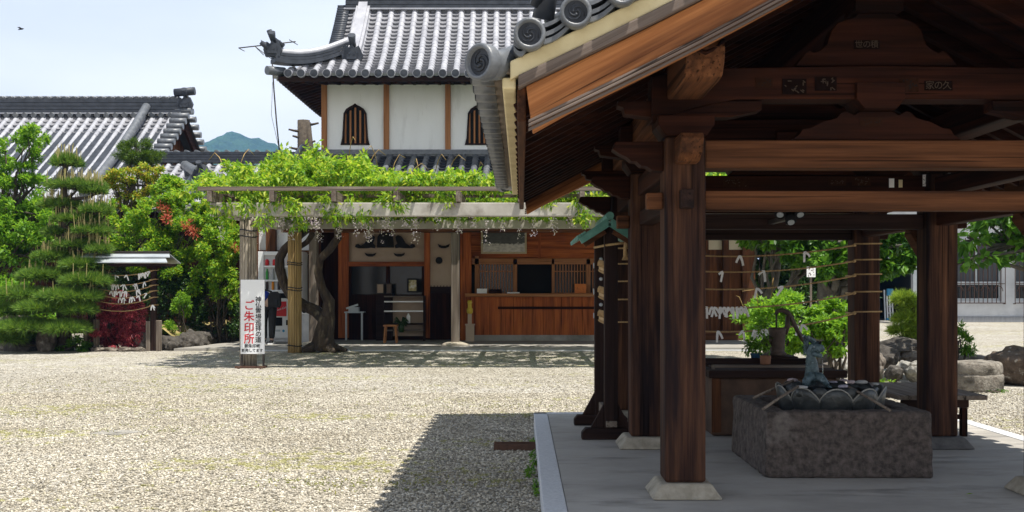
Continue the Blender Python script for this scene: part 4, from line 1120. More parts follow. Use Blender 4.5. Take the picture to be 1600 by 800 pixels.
m_ = MB(); m_.prism([(fx+.04,FZ+.80),(fx+.26,FZ+.78),(fx+.29,FZ+.84),(fx+.28,FZ+1.06),(fx+.20,FZ+1.12),(fx+.08,FZ+1.11),(fx+.03,FZ+1.02)], 'y', fy-.21, fy-.06); m_.prism([(fx+.07,FZ+.83),(fx+.24,FZ+.82),(fx+.24,FZ+.95),(fx+.07,FZ+.96)], 'y', fy-.235, fy-.211)
m_.tube([J(.1,-.12,1.12), J(-.1,-.15,1.17), J(-.34,-.12,1.22)], .018, 6)
tag(m_.build('shoulder_bag', M['black'], None, loc=J(.2,-.12,.8)), 'black shoulder bag hanging behind the person in blue jacket', 'bag')

# notice board stood against the front bamboo post
sg = thing('signboard', 'tall white signboard with red and black Japanese lettering by the bamboo post', 'sign', (px(395,17.1), 17.1, 0))
SD = 17.1
def S(x, y): return (px(x,SD), SD, pz(y,SD))
b = MB(); b.box(px(376.2,SD), px(413.5,SD), SD-.012, SD+.012, pz(553,SD), pz(437,SD)); bd = b.build('board', M['white_paint'], sg, bevel=.003)
for x in (377.5, 411.5):
    b = MB(); b.box(px(x,SD)-.015, px(x,SD)+.015, SD+.0, SD+.03, .02, pz(553,SD)-.002); b.build('leg', M['iron'], sg)
b = MB(); b.box(px(368,SD), px(415,SD), SD-.05, SD-.0, .001, .035); b.box(px(376,SD), px(379,SD), SD-.2, SD+.2, .001, .03); b.box(px(410,SD), px(413,SD), SD-.2, SD+.2, .001, .03); b.build('base_bar', M['rust'], sg)
for k, ch in enumerate('ご朱印所'):
    text_part('lettering', ch, M['redink'], bd, (px(389.5,SD), SD-.0135, pz(478+k*17.4,SD)), .168, bold=.003, depth=.001)
for k, ch in enumerate('神仏霊場巡拝の道'):
    text_part('lettering', ch, M['ink'], bd, (px(404,SD), SD-.0135, pz(468.5+k*9.0,SD)), .098, bold=.0015, depth=.001)
text_part('lettering', '御朱印帳', M['ink'], bd, (px(394.5,SD), SD-.0135, pz(540.8,SD)), .062, bold=.001, depth=.001)
text_part('lettering', '販売してます', M['ink'], bd, (px(394.5,SD), SD-.0135, pz(547.8,SD)), .056, bold=.001, depth=.001)

# cabinet, stool and small things in the shaded bay
CD = 24.6
cb = thing('display_cabinet', 'open shelved pale display cabinet in the dark porch bay', 'cabinet', (px(631,CD), CD, FZ))
x0, x1 = px(600,CD), px(661,CD)
b = MB(); b.box(x0, x1, CD+.3, CD+.33, FZ+.1, pz(463,CD)); b.build('back_panel', M['shaded_plaster'], cb)
for xa in (x0-.03, x1-.0):
    b = MB(); b.box(xa, xa+.03, CD, CD+.34, FZ, pz(462,CD)); b.build('side_panel', M['blk_z'], cb)
for y, mt in ((463,'grey_x'),(471,'paper'),(486,'paper'),(506,'blk_x'),(516,'grey_x')):
    b = MB(); b.box(x0+.001, x1-.001, CD+.0, CD+.298, pz(y,CD)-.02, pz(y,CD)+.01); b.build('shelf', M[mt], cb)
m_ = MB(); c_ = (px(628,CD), CD-.12, FZ+.40)
for i in range(26):
    a = random.uniform(0,6.28); e = random.uniform(-.5,1.2); m_.tube([c_, (c_[0]+math.cos(a)*.12, c_[1]+math.sin(a)*.1, c_[2]+.12*e), (c_[0]+math.cos(a)*.17, c_[1]+math.sin(a)*.12, c_[2]+.1*e-.03)], [.006,.02,.004], 4)
m_.lathe([(.05,-.2),(.07,-.1),(.06,-.02),(.05,0)], c_, 10)
tag(m_.build('potted_plant', M['lf_dark'], None, loc=(c_[0],c_[1],FZ+.2)), 'dark spiky pot plant in front of the display cabinet', 'plant')
bt = MB(); bt.lathe([(.04,0),(.045,.01),(.045,.16),(.02,.2),(.02,.22)], (px(637.5,CD), CD+.08, pz(506,CD)+.012), 10); tag(bt.build('white_bottle', M['paper'], None, loc=(px(637.5,CD),CD+.08,pz(506,CD))), 'small white bottle on the cabinet shelf', 'bottle')
st = thing('wooden_stool', 'small brown wooden stool in front of the display cabinet', 'stool', (px(610,23.7), 23.7, FZ))
sx = px(610.5,23.7)
b = MB(); b.box(sx-.15, sx+.15, 23.56, 23.86, FZ+.36, FZ+.40); b.build('seat', M['orange_x'], st, bevel=.01)
for dx in (-.12, .12):
    for dy in (-.11, .11):
        b = MB(); b.bar((sx+dx*1.1,23.71+dy*1.1,FZ),(sx+dx*.9,23.71+dy*.9,FZ+.359),.035,.035,up=(0,1,0)); b.build('leg', M['orange_z'], st)
    b = MB(); b.bar((sx+dx,23.6,FZ+.14),(sx+dx,23.82,FZ+.14),.02,.03); b.build('rail', M['orange_x'], st)
fr = thing('picture_frame', 'black framed landscape print standing on the display cabinet', 'picture', (px(645,CD), CD+.05, pz(462,CD)))
def framed(x0, x1, y0, y1, d, par, mf, mp, w=.03, th=.03):
    X0, X1, Z0, Z1 = px(x0,d), px(x1,d), pz(y1,d), pz(y0,d)
    f = MB(); f.box(X0,X1,d,d+th,Z0,Z0+w); f.box(X0,X1,d,d+th,Z1-w,Z1); f.box(X0,X0+w,d,d+th,Z0+w,Z1-w); f.box(X1-w,X1,d,d+th,Z0+w,Z1-w); f.build('frame', mf, par)
    p = MB(); p.box(X0+w,X1-w,d+.012,d+.02,Z0+w,Z1-w); p.build('print', mp, par)
def print_mat(name, cs, sc):
    m, nn, nl, b = new_mat(name); n1 = noise(nn, nl, sc, coords(nn, nl), 5, .6)
    r = ramp(nn, cs[0], cs[2], .36, .64, mid=(.5, cs[1])); nl.new(n1.outputs['Fac'], r.inputs[0]); nl.new(r.outputs[0], b.inputs['Base Color']); b.inputs['Roughness'].default_value = .4; return m
framed(636,653,435,457,CD+.05,fr,M['ink'],print_mat('landscape_print',((.6,.6,.55),(.4,.33,.12),(.08,.09,.04)),7), .035)
fr2 = thing('notice_frame', 'pair of small dark notice frames leaning by the glass door', 'notice', (px(598,CD+.2), CD+.2, pz(459,CD)))
framed(588,600,443,459,CD+.2,fr2,M['iron'],M['shaded_plaster'],.02); framed(603,612,443,459,CD+.2,fr2,M['iron'],M['pale_ink'],.02)
b = MB(); b.box(px(588,CD+.2), px(613,CD+.2), CD+.15, CD+.5, FZ, pz(459.2,CD+.2)); tag(b.build('low_chest', M['blk_x'], None, loc=(px(600,CD),CD+.2,FZ), bevel=.01), 'low dark wooden chest under the notice frames', 'chest')
# photograph over the counter
pf = thing('framed_photograph', 'large framed grey photograph on the red wall above the counter', 'picture', (px(787,25.2), 25.2, pz(395,25.2)))
def photo_mat():
    m, nn, nl, b = new_mat('old_photograph'); t = nn.new('ShaderNodeTexCoord'); sp_ = nn.new('ShaderNodeSeparateXYZ'); nl.new(t.outputs['Generated'], sp_.inputs[0])
    n1 = noise(nn, nl, 9, t.outputs['Generated'], 5, .65)
    r = ramp(nn, (.42,.40,.35), (.05,.05,.045), .33, .42); 
    ad = nn.new('ShaderNodeMath'); ad.operation = 'MULTIPLY_ADD'; ad.inputs[1].default_value = .35; nl.new(n1.outputs['Fac'], ad.inputs[0]); nl.new(sp_.outputs[2], ad.inputs[2])
    sb = nn.new('ShaderNodeMath'); sb.operation = 'SUBTRACT'; sb.inputs[1].default_value = .18; nl.new(ad.outputs[0], sb.inputs[0]); nl.new(sb.outputs[0], r.inputs[0])
    r2 = ramp(nn, (.9,.9,.9), (.3,.3,.3), .35, .65); nl.new(n1.outputs['Fac'], r2.inputs[0]); o = mixc(nn, nl, .7, r.outputs[0], r2.outputs[0], 'MULTIPLY')
    hs = nn.new('ShaderNodeHueSaturation'); hs.inputs['Value'].default_value = 1.7; nl.new(o, hs.inputs['Color']); nl.new(hs.outputs[0], b.inputs['Base Color']); b.inputs['Roughness'].default_value = .35; return m
framed(751.5,823,357,396.5,25.2,pf,plain('gilt_frame',(.42,.34,.2),(.5,.42,.26),10,.5),photo_mat(),.045)
# counter clutter
ZC = pz(458.5, CY)+.001
ob = thing('orange_notice_box', 'orange wooden notice box standing on the counter by the right lattice', 'notice', (px(907,CY), CY, ZC))
b = MB(); b.box(px(898,CY), px(916,CY), CY, CY+.08, ZC, pz(443.5,CY)); b.build('box', plain('orange_board', (.5,.14,.03), (.58,.18,.04), 8), ob, bevel=.006)
marks(ob, (px(907,CY), CY-.001, pz(450,CY)), .2, .09, M['rust'], 12, 4)
for x0, x1, y0, mt, nm, lb, ct in ((745,761,451,'paper','price_card','white price card at the left end of the counter','card'),(792,812,456.5,'paper','leaflet_stack','flat stack of pale leaflets on the counter','leaflets'),(764,783,452,'dark_x','wooden_tray','dark wooden tray on the counter beside the price card','tray'),(927,931,451,'paper','white_cup','small white cup on the counter near the rack','cup')):
    b = MB(); X0, X1 = px(x0,CY), px(x1,CY)
    if nm == 'price_card': b.prism([(CY-.02,ZC),(CY+.08,ZC),(CY+.03,pz(y0,CY))], 'x', X0, X1)
    elif nm == 'white_cup': b.lathe([(.025,0),(.03,.01),(.04,.11),(.034,.108),(.02,.02)], ((X0+X1)/2,CY+.02,ZC), 12)
    elif nm == 'wooden_tray':
        b.box(X0,X1,CY-.03,CY+.15,ZC,ZC+.015); b.box(X0,X1,CY+.15,CY+.165,ZC,pz(y0,CY)); b.box(X0,X1,CY-.045,CY-.03,ZC,ZC+.05); b.box(X0-.012,X0,CY-.045,CY+.165,ZC,ZC+.06); b.box(X1,X1+.012,CY-.045,CY+.165,ZC,ZC+.06)
    else:
        for k in range(5): b.box(X0+.004*k,X1-.006*(k%2),CY-.04+.003*k,CY+.1,ZC+.006*k,ZC+.006*k+.005)
    tag(b.build(nm, M[mt], None, loc=((X0+X1)/2,CY,ZC)), lb, ct)
# yellow scoop set and white box at the counter's left end
b = MB(); xx = px(734,24.5)
b.lathe([(.05,.0),(.07,.03),(.07,.10),(.045,.14),(.045,.22),(.06,.25),(.04,.30)], (xx,24.5,FZ+.62), 10)
tag(b.build('yellow_lantern', plain('yellow_lacquer', (.5,.36,.03), (.6,.45,.05), 9, .4), None, loc=(xx,24.5,FZ+.6)), 'small yellow lantern on the pale box beside the counter', 'lantern')
b = MB(); b.box(px(728,24.5), px(741,24.5), 24.4, 24.6, FZ, FZ+.36); b.box(px(727,24.5), px(742,24.5), 24.38, 24.62, FZ+.361, FZ+.39); b.box(px(729,24.5), px(740,24.5), 24.394, 24.399, FZ+.05, FZ+.3)
b.box(px(731,24.5), px(737,24.5), 24.45, 24.55, FZ+.391, FZ+.619)
tag(b.build('white_box', M['shaded_plaster'], None, loc=(xx,24.5,FZ), bevel=.006), 'pale box on the porch floor at the counter end', 'box')  # white box toned down in colour to sit in the porch shade
ph = MB(); X = px(552,24.9); ph.box(X-.11, X+.12, 24.9, 25.1, pz(487,24.9), pz(480,24.9)); ph.bar((X-.16,24.88,pz(482,24.9)),(X+.1,24.95,pz(476,24.9)),.05,.04)
ph.box(X-.2, X+.25, 24.85, 25.15, pz(489,24.9), pz(487,24.9)); ph.box(X-.18, X-.14, 24.87, 24.91, FZ, pz(489,24.9)); ph.box(X+.18, X+.22, 24.87, 24.91, FZ, pz(489,24.9))
tag(ph.build('telephone_table', M['tin'], None, loc=(X,24.9,FZ)), 'small pale telephone on a stand in the dark bay', 'telephone')
# ------------------------------------------------------------------ purification pavilion
XL, XR, XC = .88, 2.97, 1.925
ROWS = (5.95, 7.78, 9.45)
pv = thing('purification_pavilion', 'open wooden water pavilion with dark timber frame and tiled gable roof', 'pavilion', (XC, 7.7, PZ))
def pvp(mb, name, mat, parent=pv, bevel=.008): return mb.build(name, mat, parent, bevel=bevel)
for r_i, y in enumerate(ROWS):
    for X in (XL, XR):
        if r_i == 0 and X == XR: X = 2.90
        hw = .19 if r_i == 0 else .20
        b = MB(); zt2 = PZ+.080
        b.add([(X-hw,y-hw,PZ+.002),(X+hw,y-hw,PZ+.002),(X+hw,y+hw,PZ+.002),(X-hw,y+hw,PZ+.002),(X-hw*.72,y-hw*.72,zt2),(X+hw*.72,y-hw*.72,zt2),(X+hw*.72,y+hw*.72,zt2),(X-hw*.72,y+hw*.72,zt2)],
              [(0,3,2,1),(4,5,6,7),(0,1,5,4),(1,2,6,5),(2,3,7,6),(3,0,4,7)])
        pvp(b, 'post_base', M['basestone'] if not (r_i and X > 2) else M['basestone_shaded'], bevel=.012)
        b = MB(); b.box(X-.11, X+.11, y-.11, y+.11, zt2+.001, 2.06); pvp(b, 'post', M['post'], bevel=.016)
    # head beam, tie beam
    if r_i == 0:
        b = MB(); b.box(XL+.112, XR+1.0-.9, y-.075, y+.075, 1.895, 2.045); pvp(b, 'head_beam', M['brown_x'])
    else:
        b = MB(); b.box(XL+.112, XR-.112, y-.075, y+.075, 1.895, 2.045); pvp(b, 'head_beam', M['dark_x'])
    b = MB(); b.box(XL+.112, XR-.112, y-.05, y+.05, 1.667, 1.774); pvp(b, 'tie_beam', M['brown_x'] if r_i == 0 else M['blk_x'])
    # carved nosings that run out through the posts
    for s, X in ((-1, XL), (1, XR)):
        nose = [(0,2.04),(.26,2.04),(.275,2.0),(.235,1.972),(.20,1.958),(.175,1.935),(.145,1.932),(.12,1.908),(.09,1.905),(.06,1.885),(0,1.88)]
        b = MB(); b.prism([(X+s*(.112+a), z) for a, z in nose], 'y', y-.06, y+.06); pvp(b, 'carved_nosing', M['dark_x'], bevel=.004)
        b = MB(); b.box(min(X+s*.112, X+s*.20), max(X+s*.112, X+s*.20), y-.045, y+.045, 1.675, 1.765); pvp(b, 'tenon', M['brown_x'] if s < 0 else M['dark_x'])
        # bearing block, boat-shaped bracket
        b = MB(); b.prism([(X-.11,2.062),(X+.11,2.062),(X+.15,2.12),(X+.15,2.17),(X-.15,2.17),(X-.15,2.12)], 'y', y-.15, y+.15); pvp(b, 'bearing_block', M['dark_x'], bevel=.004)
        bs = [(X+s*.36, 2.26),(X+s*.36,2.235),(X+s*.33,2.225),(X+s*.32,2.19),(X+s*.18,2.172),(X-s*.25,2.172),(X-s*.42,2.21),(X-s*.42,2.26)]
        b = MB(); b.prism(bs, 'y', y-.065, y+.065); pvp(b, 'bracket_arm', M['dark_x'], bevel=.004)
    # rainbow beam
    N = 16; low = []
    for i in range(N+1):
        t = i/N; x = XL-.18 + (XR-XL+.36)*t; e = abs(2*t-1)
        z = 2.265 - (.12*max(0, (e-.62)/.38)**1.3 if e > .62 else 0)
        low.append((x, max(z, 2.263) if r_i else z))
    up = [(XR+.18, 2.39), (XR-.1, 2.43), (XC, 2.445), (XL+.1, 2.43), (XL-.18, 2.39)]
    b = MB(); b.prism(low+up, 'y', y-.09+.002*r_i, y+.09); pvp(b, 'rainbow_beam', M['red_x'] if 'red_x' in M else M['dark_x'], bevel=.006)
    # lower frog-leg strut and block
    fl = [(.0,.155),(.09,.155),(.12,.135),(.165,.158),(.19,.15),(.215,.12),(.29,.10),(.36,.065),(.40,.06),(.42,.03),(.46,.0)]
    pts = [(XC+a, 2.05+z) for a, z in fl] + [(XC-a, 2.05+z) for a, z in fl[:0:-1]]
    b = MB(); b.prism(pts, 'y', y-.05, y+.05); pvp(b, 'frog_leg_strut', M['dark_x'], bevel=.004)
    b = MB(); b.prism([(XC-.085,2.206),(XC+.085,2.206),(XC+.13,2.262),(XC+.13,2.35),(XC-.13,2.35),(XC-.13,2.262)], 'y', y-.125, y+.125); pvp(b, 'bearing_block', M['dark_x'], bevel=.004)
    # upper frog-leg strut up to the ridge
    ful = [(.0,.30),(.10,.30),(.12,.275),(.16,.265),(.21,.245),(.245,.20),(.27,.12),(.31,.085),(.34,.075),(.365,.09),(.39,.065),(.44,.0)]
    pts = [(XC+a, 2.452+z*.95) for a, z in ful] + [(XC-a, 2.452+z*.95) for a, z in ful[:0:-1]]
    b = MB(); b.prism(pts, 'y', y-.05, y+.05); pvp(b, 'frog_leg_strut', M['dark_x'], bevel=.004)
    b = MB(); b.box(XC-.13, XC+.13, y-.1, y+.1, 2.74, 2.80); pvp(b, 'bearing_block', M['dark_x'], bevel=.004)
# depth tie beams along each side, with peg ends at the front posts
for X in (XL, XR):
    for a, b_ in ((ROWS[0]+.112, ROWS[1]-.112), (ROWS[1]+.112, ROWS[2]-.112)):
        b = MB(); b.box(X-.05, X+.05, a, b_, 1.69, 1.79); pvp(b, 'side_tie_beam', M['dark_y'])
        b = MB(); b.box(X-.06, X+.06, a, b_, 1.90, 2.03); pvp(b, 'side_head_beam', M['dark_y'])
        # raking brace
        c = a + .02; br = MB(); br.bar((X, c, 1.42), (X, c+.42, 1.69), .07, .09, up=(0,-1,1)); pvp(br, 'brace', M['brown_y'])
    b = MB(); b.box(X-.035, X+.035, ROWS[0]-.19, ROWS[0]-.112, 1.672, 1.772); pvp(b, 'peg', M['blk_y'], bevel=.006)
    nb = MB(); nb.prism([(ROWS[0]-.112,2.05),(ROWS[0]-.33,2.05),(ROWS[0]-.35,2.02),(ROWS[0]-.30,1.95),(ROWS[0]-.22,1.915),(ROWS[0]-.112,1.91)], 'x', X-.06, X+.06); pvp(nb, 'carved_nosing', M['brown_y'], bevel=.006)
    # eave purlins with carved front ends
    kp = [(5.24,2.44),(5.20,2.40),(5.21,2.34),(5.27,2.27),(5.36,2.262),(10.06,2.262),(10.06,2.44)]
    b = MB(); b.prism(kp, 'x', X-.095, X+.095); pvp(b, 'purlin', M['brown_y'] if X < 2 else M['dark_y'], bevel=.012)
    for k in range(3):
        c = MB(); c.tube([(X-.098+.004, 5.235+k*.022, 2.44), (X-.06, 5.215+k*.022, 2.40-.02*k), (X, 5.20+k*.022, 2.37-.02*k), (X+.06, 5.215+k*.022, 2.40-.02*k), (X+.094, 5.235+k*.022, 2.44)], .012, 6); pvp(c, 'carved_band', M['dark_x'], bevel=0)
b = MB(); b.box(XC-.1, XC+.1, 4.95, 10.05, 2.802, 3.01); pvp(b, 'ridge_beam', M['dark_y'])
# rafters, boards
def zr(x): return 2.02 + .53*(XC-abs(x-XC))                  # rafter underside
Y0, Y1 = 4.77, 10.15
for s in (-1, 1):
    ex = XC + s*1.925
    b = MB(); b.add([(ex,Y0+.1,zr(ex)+.075),(XC,Y0+.1,zr(XC)+.075),(XC,Y1-.05,zr(XC)+.075),(ex,Y1-.05,zr(ex)+.075),(ex,Y0+.1,zr(ex)+.10),(XC,Y0+.1,zr(XC)+.10),(XC,Y1-.05,zr(XC)+.10),(ex,Y1-.05,zr(ex)+.10)],
          [(0,1,2,3),(7,6,5,4),(0,4,5,1),(3,2,6,7),(0,3,7,4),(1,5,6,2)]); pvp(b, 'roof_board', M['dark_x'], bevel=0)
    n = 20
    for k in range(n):
        y = Y0+.24 + (Y1-Y0-.42)*k/(n-1)
        b = MB(); b.bar((ex+s*.02, y, zr(ex)+.035), (XC-s*.0, y, zr(XC)+.035), .05, .075); pvp(b, 'rafter', M['dark_x'], bevel=0)
    # eave boards: fascia, eave batten and a pale plaster fill under the tiles
    b = MB(); b.bar((ex, Y0+.06, zr(ex)+.05), (ex, Y1, zr(ex)+.05), .04, .17); pvp(b, 'fascia', M['brown_y'])
    b = MB(); b.bar((ex+s*.055, Y0+.03, zr(ex)+.13), (ex+s*.055, Y1+.02, zr(ex)+.13), .06, .05); pvp(b, 'eave_batten', M['cream'])
    b = MB(); b.bar((ex+s*.10, Y0+.03, zr(ex)+.185), (ex+s*.10, Y1+.02, zr(ex)+.185), .14, .03); pvp(b, 'eave_board', M['grey_y'])
    # barge boards: carved board, grey cap board, cream plaster band, front and rear
    for yb, sy in ((Y0, 1), (Y1, -1)):
        def strip(h0, h1, y0, y1, x_out, mat, nm, bev=.006, n=10, cut=0, rows=1):
            vs = []; m_ = MB()
            for i in range(n+1):
                x = XC + s*(1.925+x_out)*(1-i/n)
                sg = -.035*math.sin(math.pi*i/n)
                a0 = 1.922 + .53*(XC-abs(x-XC)) + sg + h0; a1 = 1.922 + .53*(XC-abs(x-XC)) + sg + h1
                xx = x - (s*cut if i == 0 else 0)
                for (xq, y_, z_) in ((xx,y0,a0),(xx,y1,a0),(x,y1,a1),(x,y0,a1)): vs.append((xq,y_,z_))
            fs = [(i*4+k, i*4+(k+1)%4, i*4+4+(k+1)%4, i*4+4+k) for i in range(n) for k in range(4)] + [(3,2,1,0),(n*4,n*4+1,n*4+2,n*4+3)]
            m_.add(vs, fs); return pvp(m_, nm, mat, bevel=bev)
        ya, yb2 = (yb+.03*sy, yb+.10*sy)
        strip(.0, .205, min(ya,yb2), max(ya,yb2), -.02, M['barge'], 'barge_board', cut=.03)
        for h, d in ((-.002,.012),(.016,.020),(.034,.014)):
            yc = ya - sy*d; strip(h, h+.014, min(ya-.001*sy,yc), max(ya-.001*sy,yc), -.03, M['barge_grey'], 'barge_moulding', bev=.003)
        yc = ya - sy*.045; yd = ya + sy*.05
        strip(.208, .262, min(yc,yd), max(yc,yd), .015, M['barge_grey'], 'barge_cap')
        yc = ya - sy*.03
        strip(.264, .345, min(yc,yd), max(yc,yd), .05, M['cream'], 'plaster_band')
# tiles
troof = pv
def profV(t): return (2.12*t, 1.085*t - .03*math.sin(math.pi*t))
tz0 = 2.232
for s in (-1, 1):
    ex = XC + s*2.09
    if s < 0: tile_roof((ex, Y1+.05, tz0), (0,-1,0), (-1,0,0), 24, .2192, profV, 2.4, 11, r=.062, mats=(M['tile_near'], M['tile_near']), parent=pv)
    else: tile_roof((ex, Y0-.05, tz0), (0,1,0), (1,0,0), 25, .2192, profV, 2.4, 11, r=.062, first=1, mats=(M['tile_near'], M['tile_near']), parent=pv)
# verge: short cover tiles facing forward with swirl discs, curved pan ends between
def swirl_disc(c, R, d, mb, mb2):
    """round end tile with rim and three-comma swirl; faces along d"""
    c = Vector(c); d = Vector(d).normalized(); a = d.cross(Vector((0,0,1))).normalized(); u = a.cross(d)
    n = 22; rings = [(R, -.05), (R, 0), (R*.93, .008), (R*.76, .008), (R*.72, -.012), (.001, -.012)]
    vs = []
    for r_, h in rings:
        for k in range(n):
            t = 2*math.pi*k/n; vs.append(c + d*h + a*(r_*math.cos(t)) + u*(r_*math.sin(t)))
    mb.add(vs, [(i*n+k, i*n+(k+1)%n, (i+1)*n+(k+1)%n, (i+1)*n+k) for i in range(len(rings)-1) for k in range(n)], True)
    mb2.add([c + d*(-.0105) + a*(R*.74*math.cos(2*math.pi*k/n)) + u*(R*.74*math.sin(2*math.pi*k/n)) for k in range(n)], [list(range(n))])  # sunk face in dark tile, recess shade put into its colour
    for j in range(3):
        pts, rr = [], []
        for i in range(9):
            t = i/8; ang = j*2.094 + t*3.6; rad = R*(.12+.46*t)
            pts.append(c + d*(-.008) + a*(rad*math.cos(ang)) + u*(rad*math.sin(ang))); rr.append(R*(.085*(1-t)+.025))
        mb2.tube(pts, rr, 6)
def vz(x): return 1.922+.345+.53*(XC-abs(x-XC)) - .035*math.sin(math.pi*(1-abs(x-XC)/1.975))
for s in (-1, 1):
    for yb, sy in ((Y0-.015, 1), (Y1+.015, -1)):
        vm_, ve = MB(), MB(); pn = MB()
        xs_ = [XC + s*(1.975-.085-.2*i) for i in range(10)]
        for x in xs_:
            z = vz(x) + .075
            swirl_disc((x, yb-sy*.045, z-.008), .070, (0,-sy,0), vm_, ve)
            vm_.tube([(x, yb-sy*.02, z-.006), (x, yb+sy*.36, z+.01)], [.064,.06], 12)
        for i, x in enumerate([XC+s*1.96]+xs_[:-1]):               # hanging pan ends: three stacked curved lips
            x2 = xs_[i]; a, b_ = (x, x2)
            for L, (dz, dy, th) in enumerate(((.012,-.012,.022),(.040,-.004,.020),(.066,.006,.018))):
                vs = []; n = 8
                for k in range(n+1):
                    t = k/n; xx = a+(b_-a)*t; zz = vz(a)+(vz(b_)-vz(a))*t + dz - .040*math.sin(math.pi*t)*(1-.18*L) + (.03 if L == 2 else .02)
                    for y_, z_ in ((yb+sy*dy, zz), (yb+sy*(dy+.3), zz), (yb+sy*(dy+.3), zz+th), (yb+sy*dy, zz+th)): vs.append((xx,y_,z_))
                fs = [(k*4+q_, k*4+(q_+1)%4, k*4+4+(q_+1)%4, k*4+4+q_) for k in range(n) for q_ in range(4)] + [(3,2,1,0),(n*4,n*4+1,n*4+2,n*4+3)]
                pn.add(vs, fs)
        pvp(vm_, 'verge_cover_tiles', M['tile_near'], bevel=0); pvp(ve, 'swirl_crest', M['tile_dark'], bevel=0); pvp(pn, 'verge_pan_tiles', M['tile_near'], bevel=0)
        # verge ridge roll running down the slope behind the discs
        m_ = MB(); m_.tube([(XC+s*1.80*(1-i/12), yb+sy*.17, vz(XC+s*1.80*(1-i/12))+.085) for i in range(13)], .058, 10); pvp(m_, 'verge_roll', M['tile_near'], bevel=0)
        # corner tile turned outwards at the eave
        m_, m2 = MB(), MB(); cx = XC + s*(1.975+.135); cz = vz(XC+s*1.975) - .01
        dd = Vector((s*.62, -sy*.78, -.02)).normalized(); c_ = Vector((cx, yb-sy*.02, cz))
        swirl_disc(c_, .082, dd, m_, m2); m_.tube([c_-dd*.02, c_-dd*.12, c_-dd*.42+Vector((0,0,.10))], [.078,.066,.058], 14)
        pvp(m_, 'corner_tile', M['tile_near'], bevel=0); pvp(m2, 'swirl_crest', M['tile_dark'], bevel=0)
        # small ogre ornament above the second disc
        x = xs_[0]-s*.06; m_ = MB(); z = vz(x)+.18
        m_.tube([(x,yb+sy*.12,z-.04),(x-s*.02,yb+sy*.1,z+.05),(x-s*.06,yb+sy*.08,z+.13),(x-s*.05,yb+sy*.06,z+.20)], [.05,.045,.035,.03], 8)
        m_.tube([(x+s*.03,yb+sy*.1,z+.02),(x+s*.01,yb+sy*.04,z+.09),(x-s*.02,yb,z+.1)], [.03,.03,.015], 7)
        m_.tube([(x-s*.03,yb+sy*.1,z+.11),(x-s*.09,yb+sy*.04,z+.16),(x-s*.1,yb+sy*.02,z+.22)], [.03,.025,.012], 7)
        pvp(m_, 'ridge_ornament', M['tile_dark'], bevel=0)
m_ = MB(); zrg = tz0+1.085
for k in range(3): m_.box(XC-.14+.02*k, XC+.14-.02*k, Y0-.02, Y1+.02, zrg+.03+k*.07, zrg+.03+k*.07+.06)
m_.cyl((XC,Y0-.05,zrg+.28),(XC,Y1+.05,zrg+.28),.075,n=12); pvp(m_, 'ridge_tiles', M['tile_near'], bevel=0)

# pasted pilgrim slips and a flood lamp on the beams
def slip(X, y, z, w, h, mat, label, txt=None, tm=None, ts=.05, name='pilgrim_slip'):
    b = MB(); b.box(X-w/2, X+w/2, y-.003, y-.001, z-h/2, z+h/2)
    o = tag(b.build(name, mat, None, loc=(X,y,z)), label, 'paper slip', 'pilgrim slips pasted on the pavilion beams')
    if txt:
        for k, ch in enumerate(txt): text_part('lettering', ch, tm, o, (X, y-.0036, z+h/2-h*(k+.5)/len(txt)), ts, depth=.0004)
    return o
fy_ = ROWS[0]
M['slip_dark'] = plain('darkened_slip', (.008,.004,.004), (.014,.008,.007), 30, .9, 0, sp=.03)
M['slip_brown'] = plain('browned_slip', (.024,.010,.006), (.038,.017,.010), 30, .9, 0, sp=.03)
M['slip_ink'] = plain('faded_slip_ink', (.062,.045,.034), (.08,.058,.044), 30, .8, 0, sp=.05)
yk = fy_-.093
def pp(x, y, d): return px(x,d), d, pz(y,d)
for (x, y, w, h, t, lb, d, mt, ts) in ((1241,135,38,24,'北雲','dark pasted slip on the left half of the rainbow beam, first of a pair',yk,'slip_dark',.05),(1290,131,34,22,'寿福','dark pasted slip on the rainbow beam just left of the block',yk,'slip_dark',.05),
        (1194,129,26,14,'小川','faint brown slip furthest left on the rainbow beam',yk,'slip_brown',.035),(1420,133,30,22,'高田','brown slip on the rainbow beam just right of the block',yk,'slip_brown',.045)):
    X, Y_, Z_ = pp(x,y,d); o = slip(X, Y_, Z_, w/F*d, h/F*d, M[mt], lb)
    marks(o, (X, Y_-.0034, Z_), w/F*d, h/F*d, M['slip_ink' if mt == 'slip_dark' else 'ink'], 12, x)
X, Y_, Z_ = pp(1466,134,yk); o = slip(X,Y_,Z_,44/F*yk,15/F*yk,M['slip_dark'],'dark slip with pale characters on the right of the rainbow beam')
for k, ch in enumerate('家の久'): text_part('lettering', ch, M['slip_ink'], o, (X+(k-1)*.046, Y_-.0036, Z_), .05, depth=.0004)
dk = fy_-.053
X, Y_, Z_ = pp(1354,70,dk); o = slip(X,Y_,Z_,40/F*dk,14/F*dk,M['slip_dark'],'dark slip with pale characters high on the upper strut')
for k, ch in enumerate('世の積'): text_part('lettering', ch, M['slip_ink'], o, (X+(k-1)*.042, Y_-.0036, Z_), .045, depth=.0004)
X, Y_, Z_ = pp(1360,190,dk); o = slip(X,Y_,Z_,34/F*dk,14/F*dk,M['slip_brown'],'brown slip in the middle of the lower strut')
marks(o, (X, Y_-.0034, Z_), 34/F*dk, 14/F*dk, M['ink'], 12, 2)
d2 = ROWS[1]-.078
